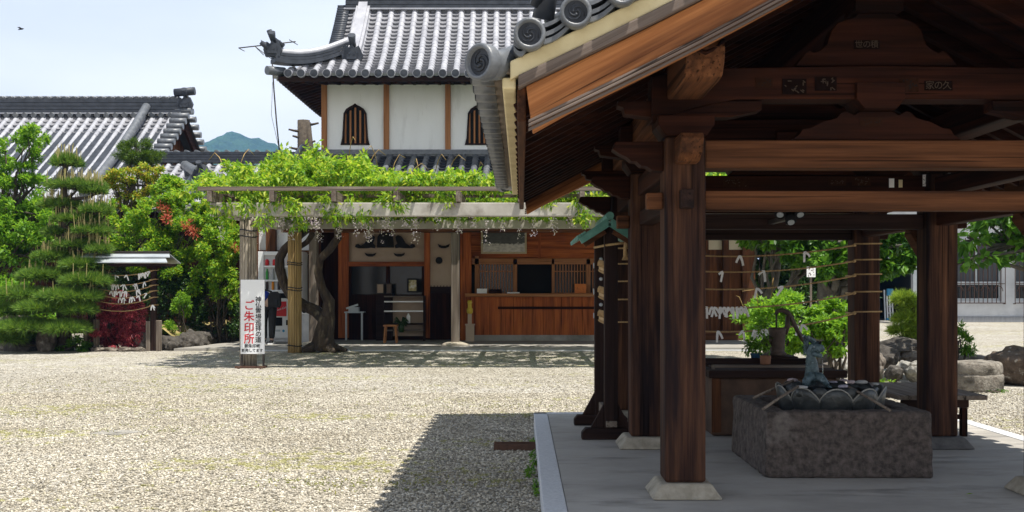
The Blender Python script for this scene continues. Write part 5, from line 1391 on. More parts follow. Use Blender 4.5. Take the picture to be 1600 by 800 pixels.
for (x, y, w, h, mt, lb, t) in ((1393,286,8,14,'paper','blank white slip on the second-row beam',None),(1407,287,6,12,'cream','narrow cream slip beside the blank white one',None),(1446,282,9,18,'paper','white slip with dark characters on the second-row beam right side','松田'),
        (1308,283,28,14,'slip_brown','brown slip pair on the middle of the second-row beam','奉納'),(1346,283,30,14,'slip_brown','brown slip right of the middle on the second-row beam','大谷'),(1150,286,40,13,'slip_brown','long brown slip at the left of the second-row beam','千社')):
    X, Y_, Z_ = pp(x,y,d2); o = slip(X,Y_,Z_,w/F*d2,h/F*d2,M[mt],lb)
    if t:
        if w > 12:
            marks(o, (X, Y_-.0034, Z_), w/F*d2, h/F*d2, M['slip_ink'], 12, x)
        else:
            marks(o, (X, Y_-.0034, Z_), w/F*d2, h/F*d2, M['ink'], 12, x)
X, Y_, Z_ = pp(1484,272,d2); m_ = MB(); m_.bar((X,Y_-.004,Z_+.05),(X-.015,Y_-.02,Z_-.04),.02,.004,up=(0,1,0)); tag(m_.build('torn_slip', M['paper'], None, loc=(X,Y_,Z_)), 'torn white strip hanging from the second-row beam', 'paper slip')
lx, ly = px(1233,7.2), 7.2
fl_ = thing('flood_lamp', 'small black double flood lamp hanging under the middle beam', 'lamp', (lx, ly, pz(333,7.2)))
b = MB(); b.cyl((lx,ly,1.667),(lx,ly,1.70),.02,n=8); b.cyl((lx,ly,pz(333,7.2)-.01),(lx,ly,pz(333,7.2)+.05),.025,n=10); b.box(lx-.02,lx+.02,ly,ROWS[1]-.05,1.70,1.73); b.build('stem', M['iron'], fl_)
for dx, dz in ((-.065,.02),(.055,.02),(.0,-.03)):
    b = MB(); b.tube([(lx+dx*.5,ly,pz(333,7.2)+.0),(lx+dx,ly-.03,pz(333,7.2)+dz*.6-.01),(lx+dx*1.1,ly-.05,pz(333,7.2)+dz-.03)], [.018,.034,.038], 12); h_ = b.build('lamp_head', M['ink'], fl_)
    b = MB(); b.cyl((lx+dx*1.1,ly-.05,pz(333,7.2)+dz-.031),(lx+dx*1.12,ly-.056,pz(333,7.2)+dz-.038),.022,n=12); b.build('lens', M['tin'], h_)

# ------------------------------------------------------------------ ropes of paper fortunes between the back posts
RY_ = ROWS[2]
ry0 = RY_-.118
lefts = [391,415,442,470,505]; rights = [384,408.5,431,458,489]; sags = [.075,.075,.085,.09,.11]
pap = [[(1156,0),(1257,1)],[(1128,4),(1193,2)],[(1183,1),(1222,4)],[(1104,2),(1112,0),(1117,1),(1125,3),(1132,0),(1138,1),(1145,2),(1151,3),(1158,1),(1164,0)],[(1097,4),(1122,3),(1160,2),(1178,0),(1184,1),(1191,3),(1197,0),(1246,4),(1254,1)]]
for i in range(5):
    a = Vector((XL+.112, ry0, pz(lefts[i],RY_))); b_ = Vector((XR-.112, ry0, pz(rights[i],RY_)))
    pts = rope_curve(a, b_, sags[i])
    m_ = MB(); m_.tube(pts, .0075, 6)
    for X, z in ((XL, a.z), (XR, b_.z)):                        # wraps round the post
        w_ = .118; lp = [(X-w_,RY_-w_,z+.012),(X+w_,RY_-w_,z+.014),(X+w_,RY_+w_,z+.01),(X-w_,RY_+w_,z),(X-w_,RY_-w_,z-.002)]
        m_.tube(lp, .0075, 6)
        s_ = 1 if X < 2 else -1
        kx = X+s_*.118; vs, fs = rock_geo((kx,ry0,z), (.02,.016,.014), i, sub=2); m_.add(vs, fs, True)
    tag(m_.build('straw_rope', M['rope'], None, loc=a), '%s straw rope from the top between the back pavilion posts' % ordinal(i), 'rope', 'ropes between the back pavilion posts')
    for k, (x, kind) in enumerate(pap[i]):
        p_ = at_x(pts, px(x, ry0)); paper(p_, 'white paper fortune on the %s rope from top behind the basin, %s from left' % (ordinal(i), ordinal(k)), 'paper fortunes on the pavilion ropes', .85, kind)

# ------------------------------------------------------------------ free-standing rack with green copper roof
rk = thing('fortune_rack', 'narrow dark wooden rack with green copper roof beside the pavilion', 'rack', (.66, 8.5, PZ))
RKX = .64
for y, xx in ((8.14, px(955,8.1)), (8.98, px(938,9.0))):
    b = MB(); b.box(xx-.05, xx+.05, y-.045, y+.045, PZ+.08, 1.72); b.build('upright', M['blk_z'], rk, bevel=.008)
    b = MB(); b.prism([(xx-.22,PZ+.002),(xx+.22,PZ+.002),(xx+.22,PZ+.06),(xx+.19,PZ+.085),(xx-.19,PZ+.085),(xx-.22,PZ+.05)], 'y', y-.05, y+.05); b.build('foot', M['blk_x'], rk, bevel=.006)
    for s in (-1, 1):
        b = MB(); b.prism([(xx+s*.051,PZ+.086),(xx+s*.15,PZ+.086),(xx+s*.051,PZ+.27)], 'y', y-.02, y+.02); b.build('brace', M['blk_z'], rk, bevel=.003)
b = MB(); b.bar((px(955,8.1),8.2,PZ+.16),(px(938,9.0),8.93,PZ+.16),.035,.07); b.build('stretcher', M['grey_y'], rk)
b = MB(); b.bar((px(955,8.1),8.05,PZ+.12),(px(955,8.1),8.10,PZ+.12),.08,.04); b.build('tenon', M['grey_y'], rk)
for y_ in (417, 458, 495):
    b = MB(); a = Vector((px(953,8.12)-.02,8.20,pz(y_+2,8.16))); c = Vector((px(939,8.95)-.01,8.93,pz(y_-2,8.95)))
    b.bar(a, c, .018, .07); rg_ = b.build('rung', M['rope'], rk)
    for k in range(6):
        q_ = a.lerp(c, (k+.5)/6); m_ = MB(); m_.tube([q_+Vector((-.016*math.cos(t)-.004, 0, .048*math.sin(t))) for t in [i*.7 for i in range(9)]], .007, 5); m_.build('cord', M['rope'], rg_)
    e = c + Vector((-.05,0,0)); m_ = MB(); m_.tube([e+Vector((0,.02*math.cos(t),.02*math.sin(t))) for t in [i*.7 for i in range(10)]], .004, 5); m_.build('hook', M['tin'], rk)
for y_ in (405, 436, 476):
    m_ = MB(); c = Vector((px(938,9.0)+.0, 8.93, pz(y_,8.95))); m_.tube([c, c+Vector((0,-.015,0))], [.016,.010], 10); m_.build('boss', M['tin'], rk)
apx, apz = px(951,8.1), pz(343,8.1)
for s, ln in ((-1,.235),(1,.235)):
    b = MB(); vs = []; n = 6
    for i in range(n+1):
        t = i/n; x = apx+s*ln*t; z = apz - .155*t*(1.15-.15*t)
        for y, dz in ((8.0,0),(9.12,0),(9.12,.018),(8.0,.018)): vs.append((x,y,z+dz))
    b.add(vs, [(i*4+k, i*4+(k+1)%4, i*4+4+(k+1)%4, i*4+4+k) for i in range(n) for k in range(4)]+[(3,2,1,0),(n*4,n*4+1,n*4+2,n*4+3)]); b.build('roof_slope', M['copper'], rk)
    b = MB(); b.bar((apx, 8.02, apz-.03), (apx+s*(ln-.02), 8.02, apz-.165), .05, .045); b.build('barge_board', M['copper'], rk)
    b = MB(); b.bar((apx+s*.03, 8.06, apz-.09), (apx+s*(ln-.05), 8.06, apz-.19), .03, .04); b.build('roof_strut', M['brown_x'], rk)
    for k in range(4):
        t = .78+.07*k; x = apx+s*ln*t; b = MB(); b.bar((x,7.985,apz-.155*t*(1.15-.15*t)+.02),(x,9.13,apz-.155*t*(1.15-.15*t)+.02),.012,.02); b.build('roof_seam', M['copper'], rk)
b = MB(); b.cyl((apx,7.97,apz+.02),(apx,9.15,apz+.02),.03,n=10); b.build('ridge_roll', M['copper'], rk)
m_ = MB(); zc = pz(383,8.08); a = Vector((px(930,8.5),8.6,pz(386,8.5))); b_ = Vector((px(948,8.08),8.08,zc)); c = Vector((px(979,8.05),8.07,pz(379,8.05)))
m_.tube([a,b_,c], .010, 6); m_.tube([c, c+Vector((-.01,-.01,-.05)), c+Vector((-.005,0,-.1))], [.02,.014,.02], 7)
for k in range(7): m_.tube([c+Vector((-.01,0,-.08)), c+Vector((-.03+.008*k,0,-.13))], .004, 4)
tag(m_.build('straw_rope', M['rope'], None, loc=c), 'knotted straw rope with a tassel on the copper-roofed rack', 'rope')

# ------------------------------------------------------------------ stone basin with lotus bowl and dragon spout
bs = thing('stone_basin', 'big dark rough stone water basin under the pavilion', 'basin', (1.93, 6.95, PZ))
bx0, bx1, by0, by1, bz0, bz1 = 1.44, 2.44, 6.44, 7.48, PZ+.001, PZ+.395
wl_ = .15
vs = []
for (x0, x1, y0, y1, z) in ((bx0-.0,bx1+.0,by0,by1,bz0),(bx0+.012,bx1-.006,by0+.012,by1-.01,bz1),(bx0+wl_,bx1-wl_,by0+.13,by1-.13,bz1),(bx0+wl_+.03,bx1-wl_-.03,by0+.16,by1-.16,bz0+.1)):
    vs += [(x0,y0,z),(x1,y0,z),(x1,y1,z),(x0,y1,z)]
fs = [(3,2,1,0)] + [(k*4+i, k*4+(i+1)%4, k*4+4+(i+1)%4, k*4+4+i) for k in range(3) for i in range(4)] + [(12,13,14,15)]
b = MB(); b.add(vs, fs); tr = b.build('trough', M['trough'], bs, bevel=.02)
m = tr.modifiers.new('sub', 'SUBSURF'); m.subdivision_type = 'SIMPLE'; m.levels = 4; m.render_levels = 5
tx = bpy.data.textures.new('stone_relief', 'CLOUDS'); tx.noise_scale = .09; tx.noise_depth = 3
m = tr.modifiers.new('disp', 'DISPLACE'); m.texture = tx; m.strength = .02; m.mid_level = .5; m.texture_coords = 'LOCAL'
b = MB(); b.box(bx0+wl_+.035, bx1-wl_-.035, by0+.165, by1-.165, bz0+.11, bz0+.20); b.build('water', M['water'], bs, fix=True)
lc = Vector((1.965, 6.93, 0))
lb = thing('lotus_bowl', 'round bronze lotus-petal bowl of water standing in the stone basin', 'bowl', (lc.x, lc.y, bz0+.21))
def petal(mb, a0, hw, rb, rt, z0, z1, tipdrop, bulge):
    vs = []; nu, nv = 8, 8
    for j in range(nv+1):
        v = j/nv
        for i in range(nu+1):
            u = 2*i/nu-1; top = 1 - tipdrop*abs(u)**2.2
            vv = v*top; a = a0 + u*hw*(1-.12*(1-v))
            r = rb+(rt-rb)*vv**.8 + bulge*(1-u*u)*math.sin(math.pi*min(vv*.9+.05,1)) - .0*abs(u)
            vs.append((lc.x+r*math.cos(a), lc.y+r*math.sin(a), z0+(z1-z0)*vv))
    fs = [(j*(nu+1)+i, j*(nu+1)+i+1, (j+1)*(nu+1)+i+1, (j+1)*(nu+1)+i) for j in range(nv) for i in range(nu)]
    mb.add(vs, fs, True)
zb0, zb1 = PZ+.17, .632
def rim_(k, ph, hw, rb, rt, tipdrop, bulge, par):
    pts = []
    for i in range(13):
        u = 2*i/12-1; vv = 1 - tipdrop*abs(u)**2.2; a = 2*math.pi*(k+ph)/10 + u*hw
        r = rb+(rt-rb)*vv**.8 + bulge*(1-u*u)*math.sin(math.pi*min(vv*.9+.05,1))
        pts.append((lc.x+(r-.004)*math.cos(a), lc.y+(r-.004)*math.sin(a), zb0+(zb1-zb0)*vv))
    m_ = MB(); m_.tube(pts, .0055, 6); m_.build('petal_lip', M['bowl_rim'], par)
for k in range(10):
    b = MB(); petal(b, 2*math.pi*(k+.25)/10, math.pi/10*1.16, .20, .338, zb0, zb1, .30, .034); o = b.build('petal', M['bowl'], lb); rim_(k, .25, math.pi/10*1.16, .20, .338, .30, .034, o); m = o.modifiers.new('solid','SOLIDIFY'); m.thickness = .014; m.offset = -1
for k in range(10):
    b = MB(); petal(b, 2*math.pi*(k+.75)/10, math.pi/10*1.0, .19, .316, zb0, zb1+.004, .30, .02); o = b.build('inner_petal', M['bowl'], lb); m = o.modifiers.new('solid','SOLIDIFY'); m.thickness = .012; m.offset = -1
b = MB(); b.lathe([(.10,0),(.19,.02),(.205,.17),(.298,.305),(.29,.305),(.278,.29)], (lc.x, lc.y, zb0), 40); b.build('inner_wall', M['bowl'], lb)
b = MB(); b.lathe([(.283,.296),(.284,.298),(.14,.2985),(.02,.299)], (lc.x, lc.y, zb0), 40); b.build('water', M['water'], lb)
b = MB(); b.lathe([(.24,-.055),(.24,-.01),(.18,-.002),(.1,0)], (lc.x, lc.y, zb0), 24); b.build('pedestal', M['bowl'], lb)
# dragon spout
dg_ = thing('dragon_spout', 'blue-green bronze dragon water spout rising from the lotus bowl', 'spout', (px(1270,7.05), 7.05, .64))
DD = 7.08
def Dg(x, y, dy=0):
    x, y = 1271+(x-1271)*.88, 602-(602-y)*.93
    return Vector((px(x,DD), DD+dy, pz(y,DD)))
M_b = M['bronze']
b = MB()
b.tube([Dg(1253,601,-.02), Dg(1258,597,.0), Dg(1267,594,.03), Dg(1271,587,.03), Dg(1270,576,.02), Dg(1268.5,564,.01), Dg(1266,553,.0), Dg(1266,546,-.005), Dg(1269,540,-.01), Dg(1275,537.5,-.03), Dg(1281,540,-.05), Dg(1285,543,-.06)],
       [.012,.03,.044,.05,.043,.037,.028,.027,.035,.037,.027,.013], 12)
b.build('body', M_b, dg_)
for sx, ex in ((-1,1253),(1,1291)):
    b = MB(); b.tube([Dg(1271,588,-.02), Dg(1271+sx*9,587,-.045), Dg(1271+sx*14,593,-.06), Dg(ex,601,-.07)], [.034,.030,.022,.016], 9)
    for k in range(3): b.tube([Dg(ex,600,-.07), Dg(ex+sx*2+k*2-2,603,-.10-.005*k)], [.012,.004], 6)
    b.build('leg', M_b, dg_)
b = MB(); b.tube([Dg(1270,547,-.02), Dg(1276,550,-.04), Dg(1282,553,-.055)], [.022,.019,.009], 8); b.build('lower_jaw', M_b, dg_)
for s in (-1, 1):
    b = MB(); b.tube([Dg(1272,531,s*.025), Dg(1266,524,s*.04), Dg(1258,519,s*.05), Dg(1254,521,s*.05)], [.014,.011,.007,.003], 7); b.build('horn', M_b, dg_)
    b = MB(); vs, fs = rock_geo(Dg(1279,530,s*.032-.02), (.012,.010,.011), 3, sub=2, rough=.05); b.add(vs, fs, True); b.build('eye', M['ink'], dg_)
b = MB()
for k in range(9):
    q_ = Dg(1264-.3*k, 531+k*5.6, .055); b.prism([(q_.x-.004,q_.z-.018),(q_.x-.016,q_.z+.012),(q_.x-.002,q_.z+.018)], 'y', q_.y-.05, q_.y-.035)
    q_ = Dg(1262, 528+k*2.2, .03); b.tube([q_, q_+Vector((-.026,.01,.007*(4-k)))], [.010,.002], 5)
b.build('mane', M_b, dg_)
m_ = MB(); m_.tube([Dg(1283,548,-.04), Dg(1284,570,-.05), Dg(1284,600,-.055)], [.003,.0025,.003], 6)
mw, nn, nl, bb = new_mat('falling_water'); bb.inputs['Transmission Weight'].default_value = .9; bb.inputs['Roughness'].default_value = .05; bb.inputs['IOR'].default_value = 1.33
m_.build('water_trickle', mw, dg_)
# pale stones and cup rests on the bowl's rim
zr_ = .64
for k, (x, y, w, h, d, lb_) in enumerate(((1238,594,18,7,7.15,'pinkish block on the bowl rim left of the dragon'),(1253,605,20,6,6.72,'pale flat block on the front left of the bowl rim'),(1319,604,20,7,6.72,'rounded grey stone on the front right of the bowl rim'),(1330,597,13,7,6.95,'lilac stone on the right of the bowl rim'),(1346,597,20,7,7.02,'longer pinkish stone at the far right of the bowl rim'),(1302,597,14,4,7.2,'small white stone behind the bowl water'),(1318,594,14,5,7.22,'small lilac pebble at the back of the bowl rim'),(1368,600,10,4,6.95,'tiny brown pebble at the right tip of the bowl'))):
    b = MB(); vs, fs = rock_geo((px(x,d), d, pz(y,d)), (w/2/F*d, .035, h/2/F*d), 30+k, rough=.12, sub=2); b.add(vs, fs, True)
    tag(b.build('rim_stone', plain('rim_stone_%d' % (k%3), ((.33,.26,.27),(.32,.32,.31),(.26,.25,.30))[k%3], ((.5,.42,.43),(.45,.45,.44),(.4,.38,.45))[k%3], 20, .8, .3), None, loc=(px(x,d),d,pz(y,d))), lb_, 'stone', 'stones on the lotus bowl rim')
# ladles
def ladle(p0, p1, label):
    p0, p1 = Vector(p0), Vector(p1); t = thing('water_ladle', label, 'ladle', p0, 'wooden ladles on the basin')
    m_ = MB(); m_.tube([p1, p1.lerp(p0,.5)+Vector((0,0,.003)), p0], .0085, 8); m_.build('handle', M['grey_y'], t)
    c = p0; d = (p0-p1).normalized(); m_ = MB(); m_.lathe([(.030,-.03),(.034,-.028),(.036,.02),(.031,.02),(.029,-.02),(.01,-.022)], (c.x+d.x*.036,c.y+d.y*.036,c.z-.034), 16); m_.build('cup', M['bowl'], t)
bt_ = bz1+.012
ladle((px(1240,7.1), 7.1, .645), (1.50, 7.05, bt_+.008), 'far left ladle with a thin handle reaching the basin back edge')
ladle((px(1247,6.70), 6.70, .642), (px(1192,6.42), 6.42, bt_+.006), 'front left ladle whose handle tip overhangs the basin corner')
ladle((px(1325,6.70), 6.70, .642), (px(1391,6.36), 6.36, bt_+.004), 'right ladle with a pale handle sticking out over the basin front')

# ------------------------------------------------------------------ well box with boards, hand pump, pot plant
we = thing('covered_well', 'dark stone well box with heavy wooden cover behind the basin', 'well', (1.93, 8.75, PZ))
wx0_, wx1_, wy0, wy1 = 1.45, 2.42, 8.30, 9.2
b = MB(); b.box(wx0_, wx1_, wy0, wy1, PZ+.002, .565); b.build('well_box', M['wellstone'], we, bevel=.02)
b = MB(); b.box(wx0_+.0, wx0_+.07, wy0-.012, wy0-.001, PZ+.03, .56); b.build('corner_slab', M['brown_z'], we)
b = MB(); b.box(wx0_-.03, wx1_+.05, wy0-.06, wy0+.06, .567, .625); b.build('front_plank', M['blk_x'], we, bevel=.008)
b = MB(); b.box(wx0_-.03, wx0_+.06, wy0+.062, wy1, .567, .61); b.build('side_plank', M['blk_y'], we, bevel=.006)
for k in range(5):
    y = wy0+.065+k*.168; b = MB(); b.box(wx0_+.065, wx1_+.0, y, y+.16, .567, .625+(.018 if k % 2 else 0)); b.build('cover_board', M['grey_x'] if k == 1 else M['blk_x'], we, bevel=.006)
b = MB(); b.box(wx0_+.0, wx1_-.12, wy0+.36, wy0+.42, .645, .69); b.build('batten', M['blk_x'], we, bevel=.006)
zc = .646
pd = 8.85
pm = thing('hand_pump', 'old iron hand pump with long curved handle on the well cover', 'pump', (px(1214,pd), pd, zc))
def Pp(x, y, dy=0): return Vector((px(x,pd), pd+dy, pz(y,pd)))
pzb = zc
b = MB(); b.box(px(1183,pd), px(1241,pd), pd-.14, pd+.14, zc+.0, zc+.055); b.build('base_block', M['blk_x'], pm, bevel=.008)
hgt = pz(512,pd)-(zc+.056)
b = MB(); b.lathe([(.072,0),(.075,.02),(.06,.03),(.058,hgt*.2),(.062,hgt*.45),(.068,hgt*.8),(.072,hgt*.9),(.072,hgt),(.06,hgt),(.055,hgt-.04)], (px(1214.5,pd), pd, zc+.056), 18); b.build('barrel', M['pump'], pm)
b = MB(); b.tube([Pp(1207,528), Pp(1198,531,-.01), Pp(1193,537,-.015)], [.034,.032,.036], 10); b.build('spout', M['pump'], pm)
b = MB(); b.tube([Pp(1213,488), Pp(1213,513)], .007, 6); b.build('piston_rod', M['iron'], pm)
b = MB(); b.tube([Pp(1226,522,.0), Pp(1231,508), Pp(1231,494)], [.024,.022,.02], 8); b.build('fulcrum', M['pump'], pm)
b = MB(); b.tube([Pp(1212,491), Pp(1215,486), Pp(1222,484.5), Pp(1230,488), Pp(1237,498), Pp(1245,515), Pp(1253,529), Pp(1261,539), Pp(1268,545)], [.014,.018,.02,.022,.02,.018,.017,.016,.012], 9); b.build('handle', M['pump'], pm)
b = MB(); b.tube([Pp(1231,503), Pp(1244,512,.01), Pp(1262,531,.01)], .005, 6); b.build('stay_rod', M['iron'], pm)
pc = (px(1182,8.75), 8.75, zc+.03)
pt = thing('pot_plant', 'leafy plant in a small blue pot on the well cover', 'plant', (pc[0], pc[1], zc))
b = MB(); b.lathe([(.032,.0),(.035,.002),(.05,.075),(.052,.08),(.044,.08),(.04,.06)], (pc[0],pc[1],zc+.0), 16); b.build('pot', plain('blue_glaze', (.02,.06,.12), (.03,.09,.17), 10, .3, 0), pt)
crown('leaves', [(pc[0]+.02,pc[1],zc+.20,.10,.08,.12),(pc[0]-.04,pc[1],zc+.13,.08,.07,.07),(pc[0]+.06,pc[1]+.04,zc+.28,.07,.06,.07)], 420, .035, M['lf_mid'], pt, sub=8, spread=.5)
b = MB(); b.lathe([(.036,0),(.04,.004),(.045,.06),(.043,.07),(.036,.07),(.03,.05)], (px(1196,8.6), 8.6, zc), 12); tag(b.build('clay_cup', plain('brown_clay', (.18,.08,.045), (.28,.14,.08), 14), None, loc=(px(1196,8.6),8.6,zc)), 'small brown clay cup beside the blue pot', 'cup')

# bench of weathered planks at the right
bn = thing('plank_bench', 'low bench of weathered grey planks right of the basin', 'bench', (3.13, 8.7, PZ))
bx_ = [(2.80,2.96),(2.965,3.13),(3.135,3.30),(3.305,3.47)]
bzt = .45
for k, (x0, x1) in enumerate(bx_):
    b = MB(); y0 = 8.09+random.uniform(-.0,.01)
    b.add([(x0,y0,bzt-.035),(x1,y0,bzt-.035),(x1+.0,9.25,bzt-.035),(x0,9.25,bzt-.035),(x0,y0,bzt+random.uniform(-.003,.003)),(x1,y0,bzt),(x1,9.25,bzt),(x0,9.25,bzt)], [(0,3,2,1),(4,5,6,7),(0,1,5,4),(1,2,6,5),(2,3,7,6),(3,0,4,7)])
    b.build('plank', M['grey_y'], bn, bevel=.006)
for y in (8.3, 9.05):
    b = MB(); b.box(2.9, 3.40, y-.03, y+.03, bzt-.11, bzt-.037); b.build('cross_bearer', M['blk_x'], bn)
    for x in (2.93, 3.37):
        b = MB(); b.box(x-.02, x+.02, y-.03, y+.03, PZ+.001, bzt-.112); b.build('leg', M['dark_z'], bn)
    b = MB(); b.box(2.951, 3.349, y-.012, y+.012, PZ+.13, PZ+.165); b.build('rail', M['dark_x'], bn)
# ------------------------------------------------------------------ small things on the gravel
b = MB(); X0, X1 = px(772,8.45), .108; b.box(X0, X1, 8.36, 8.50, .001, .012); b.box(X0, X1, 8.36, 8.368, .012, .05); b.box(X0, X1, 8.492, 8.50, .012, .05)
tag(b.build('rusty_channel', M['rust'], None, loc=(X0,8.43,0)), 'rusty iron channel lying on the gravel against the platform kerb', 'metal bar')
b = MB(); xx, yy = px(183,9.4), 9.4; b.prism([(xx-.19,yy-.12),(xx+.08,yy-.17),(xx+.21,yy+.04),(xx+.0,yy+.15),(xx-.16,yy+.07)], 'z', .001, .008); tag(b.build('flat_stone', M['palerock'], None, loc=(xx,yy,0)), 'flat grey stone set level in the gravel', 'stone')
wd = thing('weed', 'small leafy green weed growing against the platform kerb', 'plant', (px(833,7.6), 7.6, 0))
crown('leaves', [(.085,7.7,.04,.035,.10,.05),(.07,7.2,.025,.04,.12,.03),(.09,6.7,.02,.02,.2,.025),(.08,8.7,.02,.025,.15,.02)], 420, .03, M['lf_mid'], wd, sub=8, spread=.5, zmin=.003)
b = MB(); q_ = Vector((1.98+.42, 5.70, PZ+.006)); 
V, Fa = leaf_geo(np.array([[px(1508,5.9),5.9,PZ+.008]]), np.array([[1.,.2,.05]]), np.array([.05]), .4, 1.2)
tag(np_mesh('fallen_leaf', V, Fa, M['lf_yel'], None, loc=(px(1508,5.9),5.9,PZ)), 'single yellow-green leaf fallen on the platform paving', 'leaf')
bd_ = thing('bird', 'small dark bird flying high at the left', 'bird', (px(33,42), 42, pz(45,42)))
c = Vector((px(33,42), 42, pz(45.5,42)))
b = MB(); b.tube([c+Vector((-.13,0,-.03)), c+Vector((-.04,0,0)), c+Vector((.05,0,.01)), c+Vector((.10,0,.02))], [.006,.03,.032,.012], 8)
for s in (-1, 1):
    b.add([c+Vector((.04,0,.015)), c+Vector((.0,s*.10,.05)), c+Vector((-.06,s*.22,.03)), c+Vector((-.04,s*.06,.01)), c+Vector((.04,0,.025)), c+Vector((.0,s*.10,.058)), c+Vector((-.05,s*.06,.018))], [(0,1,2,3),(4,5,2,6),(0,4,5,1),(0,3,6,4)])
b.build('body', M['ink'], bd_)

# ------------------------------------------------------------------ fortune rack with tin roof by the red maple
L2 = 21.9
lr = thing('roofed_fortune_rack', 'wooden two-post fortune rack with pale tin roof beside the red maple', 'rack', (px(190,L2), L2, 0))
xl, xr = px(143,L2), px(240.5,L2)
for x, sk in ((xl, 1), (xr, 1)):
    b = MB(); b.box(x-.055, x+.055, L2-.055, L2+.055, .0, pz(414,L2)); b.build('post', M['blk_z'], lr, bevel=.008)
    for s, dx in ((-1,-.10),(1,.10)):
        b = MB(); b.box(x+dx-.043, x+dx+.043, L2-.07, L2+.07, .0, pz(500,L2)+random.uniform(-.03,.02)); b.build('post_sleeve', M['grey_z'], lr, bevel=.012)
    b = MB(); b.box(x-.13, x+.13, L2-.04, L2+.04, pz(420,L2), pz(414,L2)); b.build('cap_block', M['dark_x'], lr)
x0, x1 = px(133,L2), px(272,L2)
def shed(y0, z0, y1, z1, th=.02):
    m_ = MB(); m_.add([(x0,y0,z0),(x1,y0,z0),(x1-.10,y1,z1),(x0+.10,y1,z1),(x0,y0,z0+th),(x1,y0,z0+th),(x1-.10,y1,z1+th),(x0+.10,y1,z1+th)], [(0,3,2,1),(4,5,6,7),(0,1,5,4),(1,2,6,5),(2,3,7,6),(3,0,4,7)]); return m_
zt3 = pz(396,L2)
shed(L2-.42, zt3-.20, L2-.22, zt3-.115).build('roof_sheet', M['tin'], lr)
shed(L2-.26, zt3-.09, L2, zt3-.01).build('roof_sheet', M['tin'], lr)
shed(L2+.42, zt3-.20, L2+.0, zt3-.012).build('roof_sheet', M['tin'], lr)
b = MB(); b.box(x0+.08, x1-.08, L2-.07, L2+.07, zt3+.012, zt3+.045); b.build('ridge_board', M['iron'], lr)
b = MB(); b.box(x0+.06, x1-.06, L2-.30, L2+.3, zt3-.26, zt3-.21); b.build('roof_frame', M['blk_x'], lr)
ends = [(423,424,.06),(437,436,.085),(446,447,.09),(455,456,.10),(465,466,.09),(477,479,.075)]
pp2 = [[270,345,430,444,460,478,505],[250,262,285,322,330,405,415,470],[240,262,275,300,318,338,345,418,432],[300,322,330,375,388,430,485],[],[535,545]]
for i, (yr, yl, sg_) in enumerate(ends):
    a = Vector((xl, L2-.066, pz(yl,L2))); c = Vector((xr, L2-.066, pz(yr,L2))); pts = rope_curve(a, c, sg_+.03)
    m_ = MB(); m_.tube(pts, .011, 6)
    for X, z in ((xl,a.z),(xr,c.z)): m_.tube([(X-.06,L2-.066,z),(X+.06,L2-.066,z+.01),(X+.066,L2+.066,z+.01),(X-.066,L2+.066,z),(X-.066,L2-.066,z-.005)], .011, 6)
    tag(m_.build('straw_rope', M['rope'], None, loc=a), '%s straw rope from the top on the tin-roofed rack' % ordinal(i), 'rope', 'ropes on the tin-roofed rack')
    for k, x in enumerate(pp2[i]):
        p_ = at_x(pts, px(120+x*.225, L2-.07)); paper(p_, 'white paper fortune on the %s rope of the tin-roofed rack, %s from left' % (ordinal(i), ordinal(k)), 'paper fortunes on the tin-roofed rack', 1.05)

# ------------------------------------------------------------------ garden on the left
def PC(x, y, d, rx, ry, rz): return (px(x,d), d, pz(y,d), rx/F*d, ry, rz/F*d)
# cloud-pruned pine
pn = thing('pruned_pine', 'tall cloud-pruned pine with tiered needle pads at the left', 'tree', (px(98,22), 22, 0))
pads = [(104,256,22,25,.34,19,1),(112,292,22,50,.5,12,1),(140,300,21.9,22,.3,10,1),(90,322,22.1,36,.4,10,1),(142,330,21.8,26,.35,12,1),(112,345,22,40,.5,10,1),(82,365,22.1,22,.4,9,1),(136,362,21.8,30,.4,11,1),
        (116,385,22,45,.5,11,1),(148,392,21.7,20,.35,12,1),(80,402,22,34,.5,11,1),(126,415,21.8,40,.5,10,.4),(64,432,21.8,42,.5,11,.3),(128,440,21.5,40,.5,12,.2),(40,462,21.6,44,.6,12,.1),(110,464,21.4,52,.6,12,.1),(22,488,21.6,30,.5,11,0),(72,482,21.3,46,.6,12,0),(124,485,21.3,22,.4,9,0),(44,512,21.2,46,.6,12,0),(104,514,21.2,32,.5,12,0),(14,530,21.4,26,.5,11,0)]
tb = MB(); tp_ = branch(tb, (px(98,22),22,0), (px(106,22),22,pz(250,22)), .15, .05, .03, 9, 9)
PV, PF_ = [], []; CV, CF = [], []
def needles(c, rx, ry, rz, ntuft, nn_, L, outw, upw):
    """tufts of needles over the upper face of a pad"""
    d = unit(RNG.normal(size=(ntuft,3))); d[:,2] = np.abs(d[:,2])*.9-.18
    pos_ = np.array(c) + d*np.array([rx,ry,rz])*(.55+.45*RNG.random((ntuft,1)))
    t = np.repeat(pos_, nn_, 0); dd = np.repeat(d*np.array([1,1,.6]), nn_, 0)
    ax = unit(RNG.normal(size=t.shape)*.62 + dd*outw + np.array([0,0,upw]))
    Ls = L*(.7+.5*RNG.random((len(t),1))); s = unit(np.cross(ax, RNG.normal(size=t.shape)))*.0075
    V = np.stack([t-s, t+s, t+ax*Ls], 1).reshape(-1,3); Fa = np.arange(len(V)).reshape(-1,3)
    return V, Fa, pos_
off = 0; offc = 0
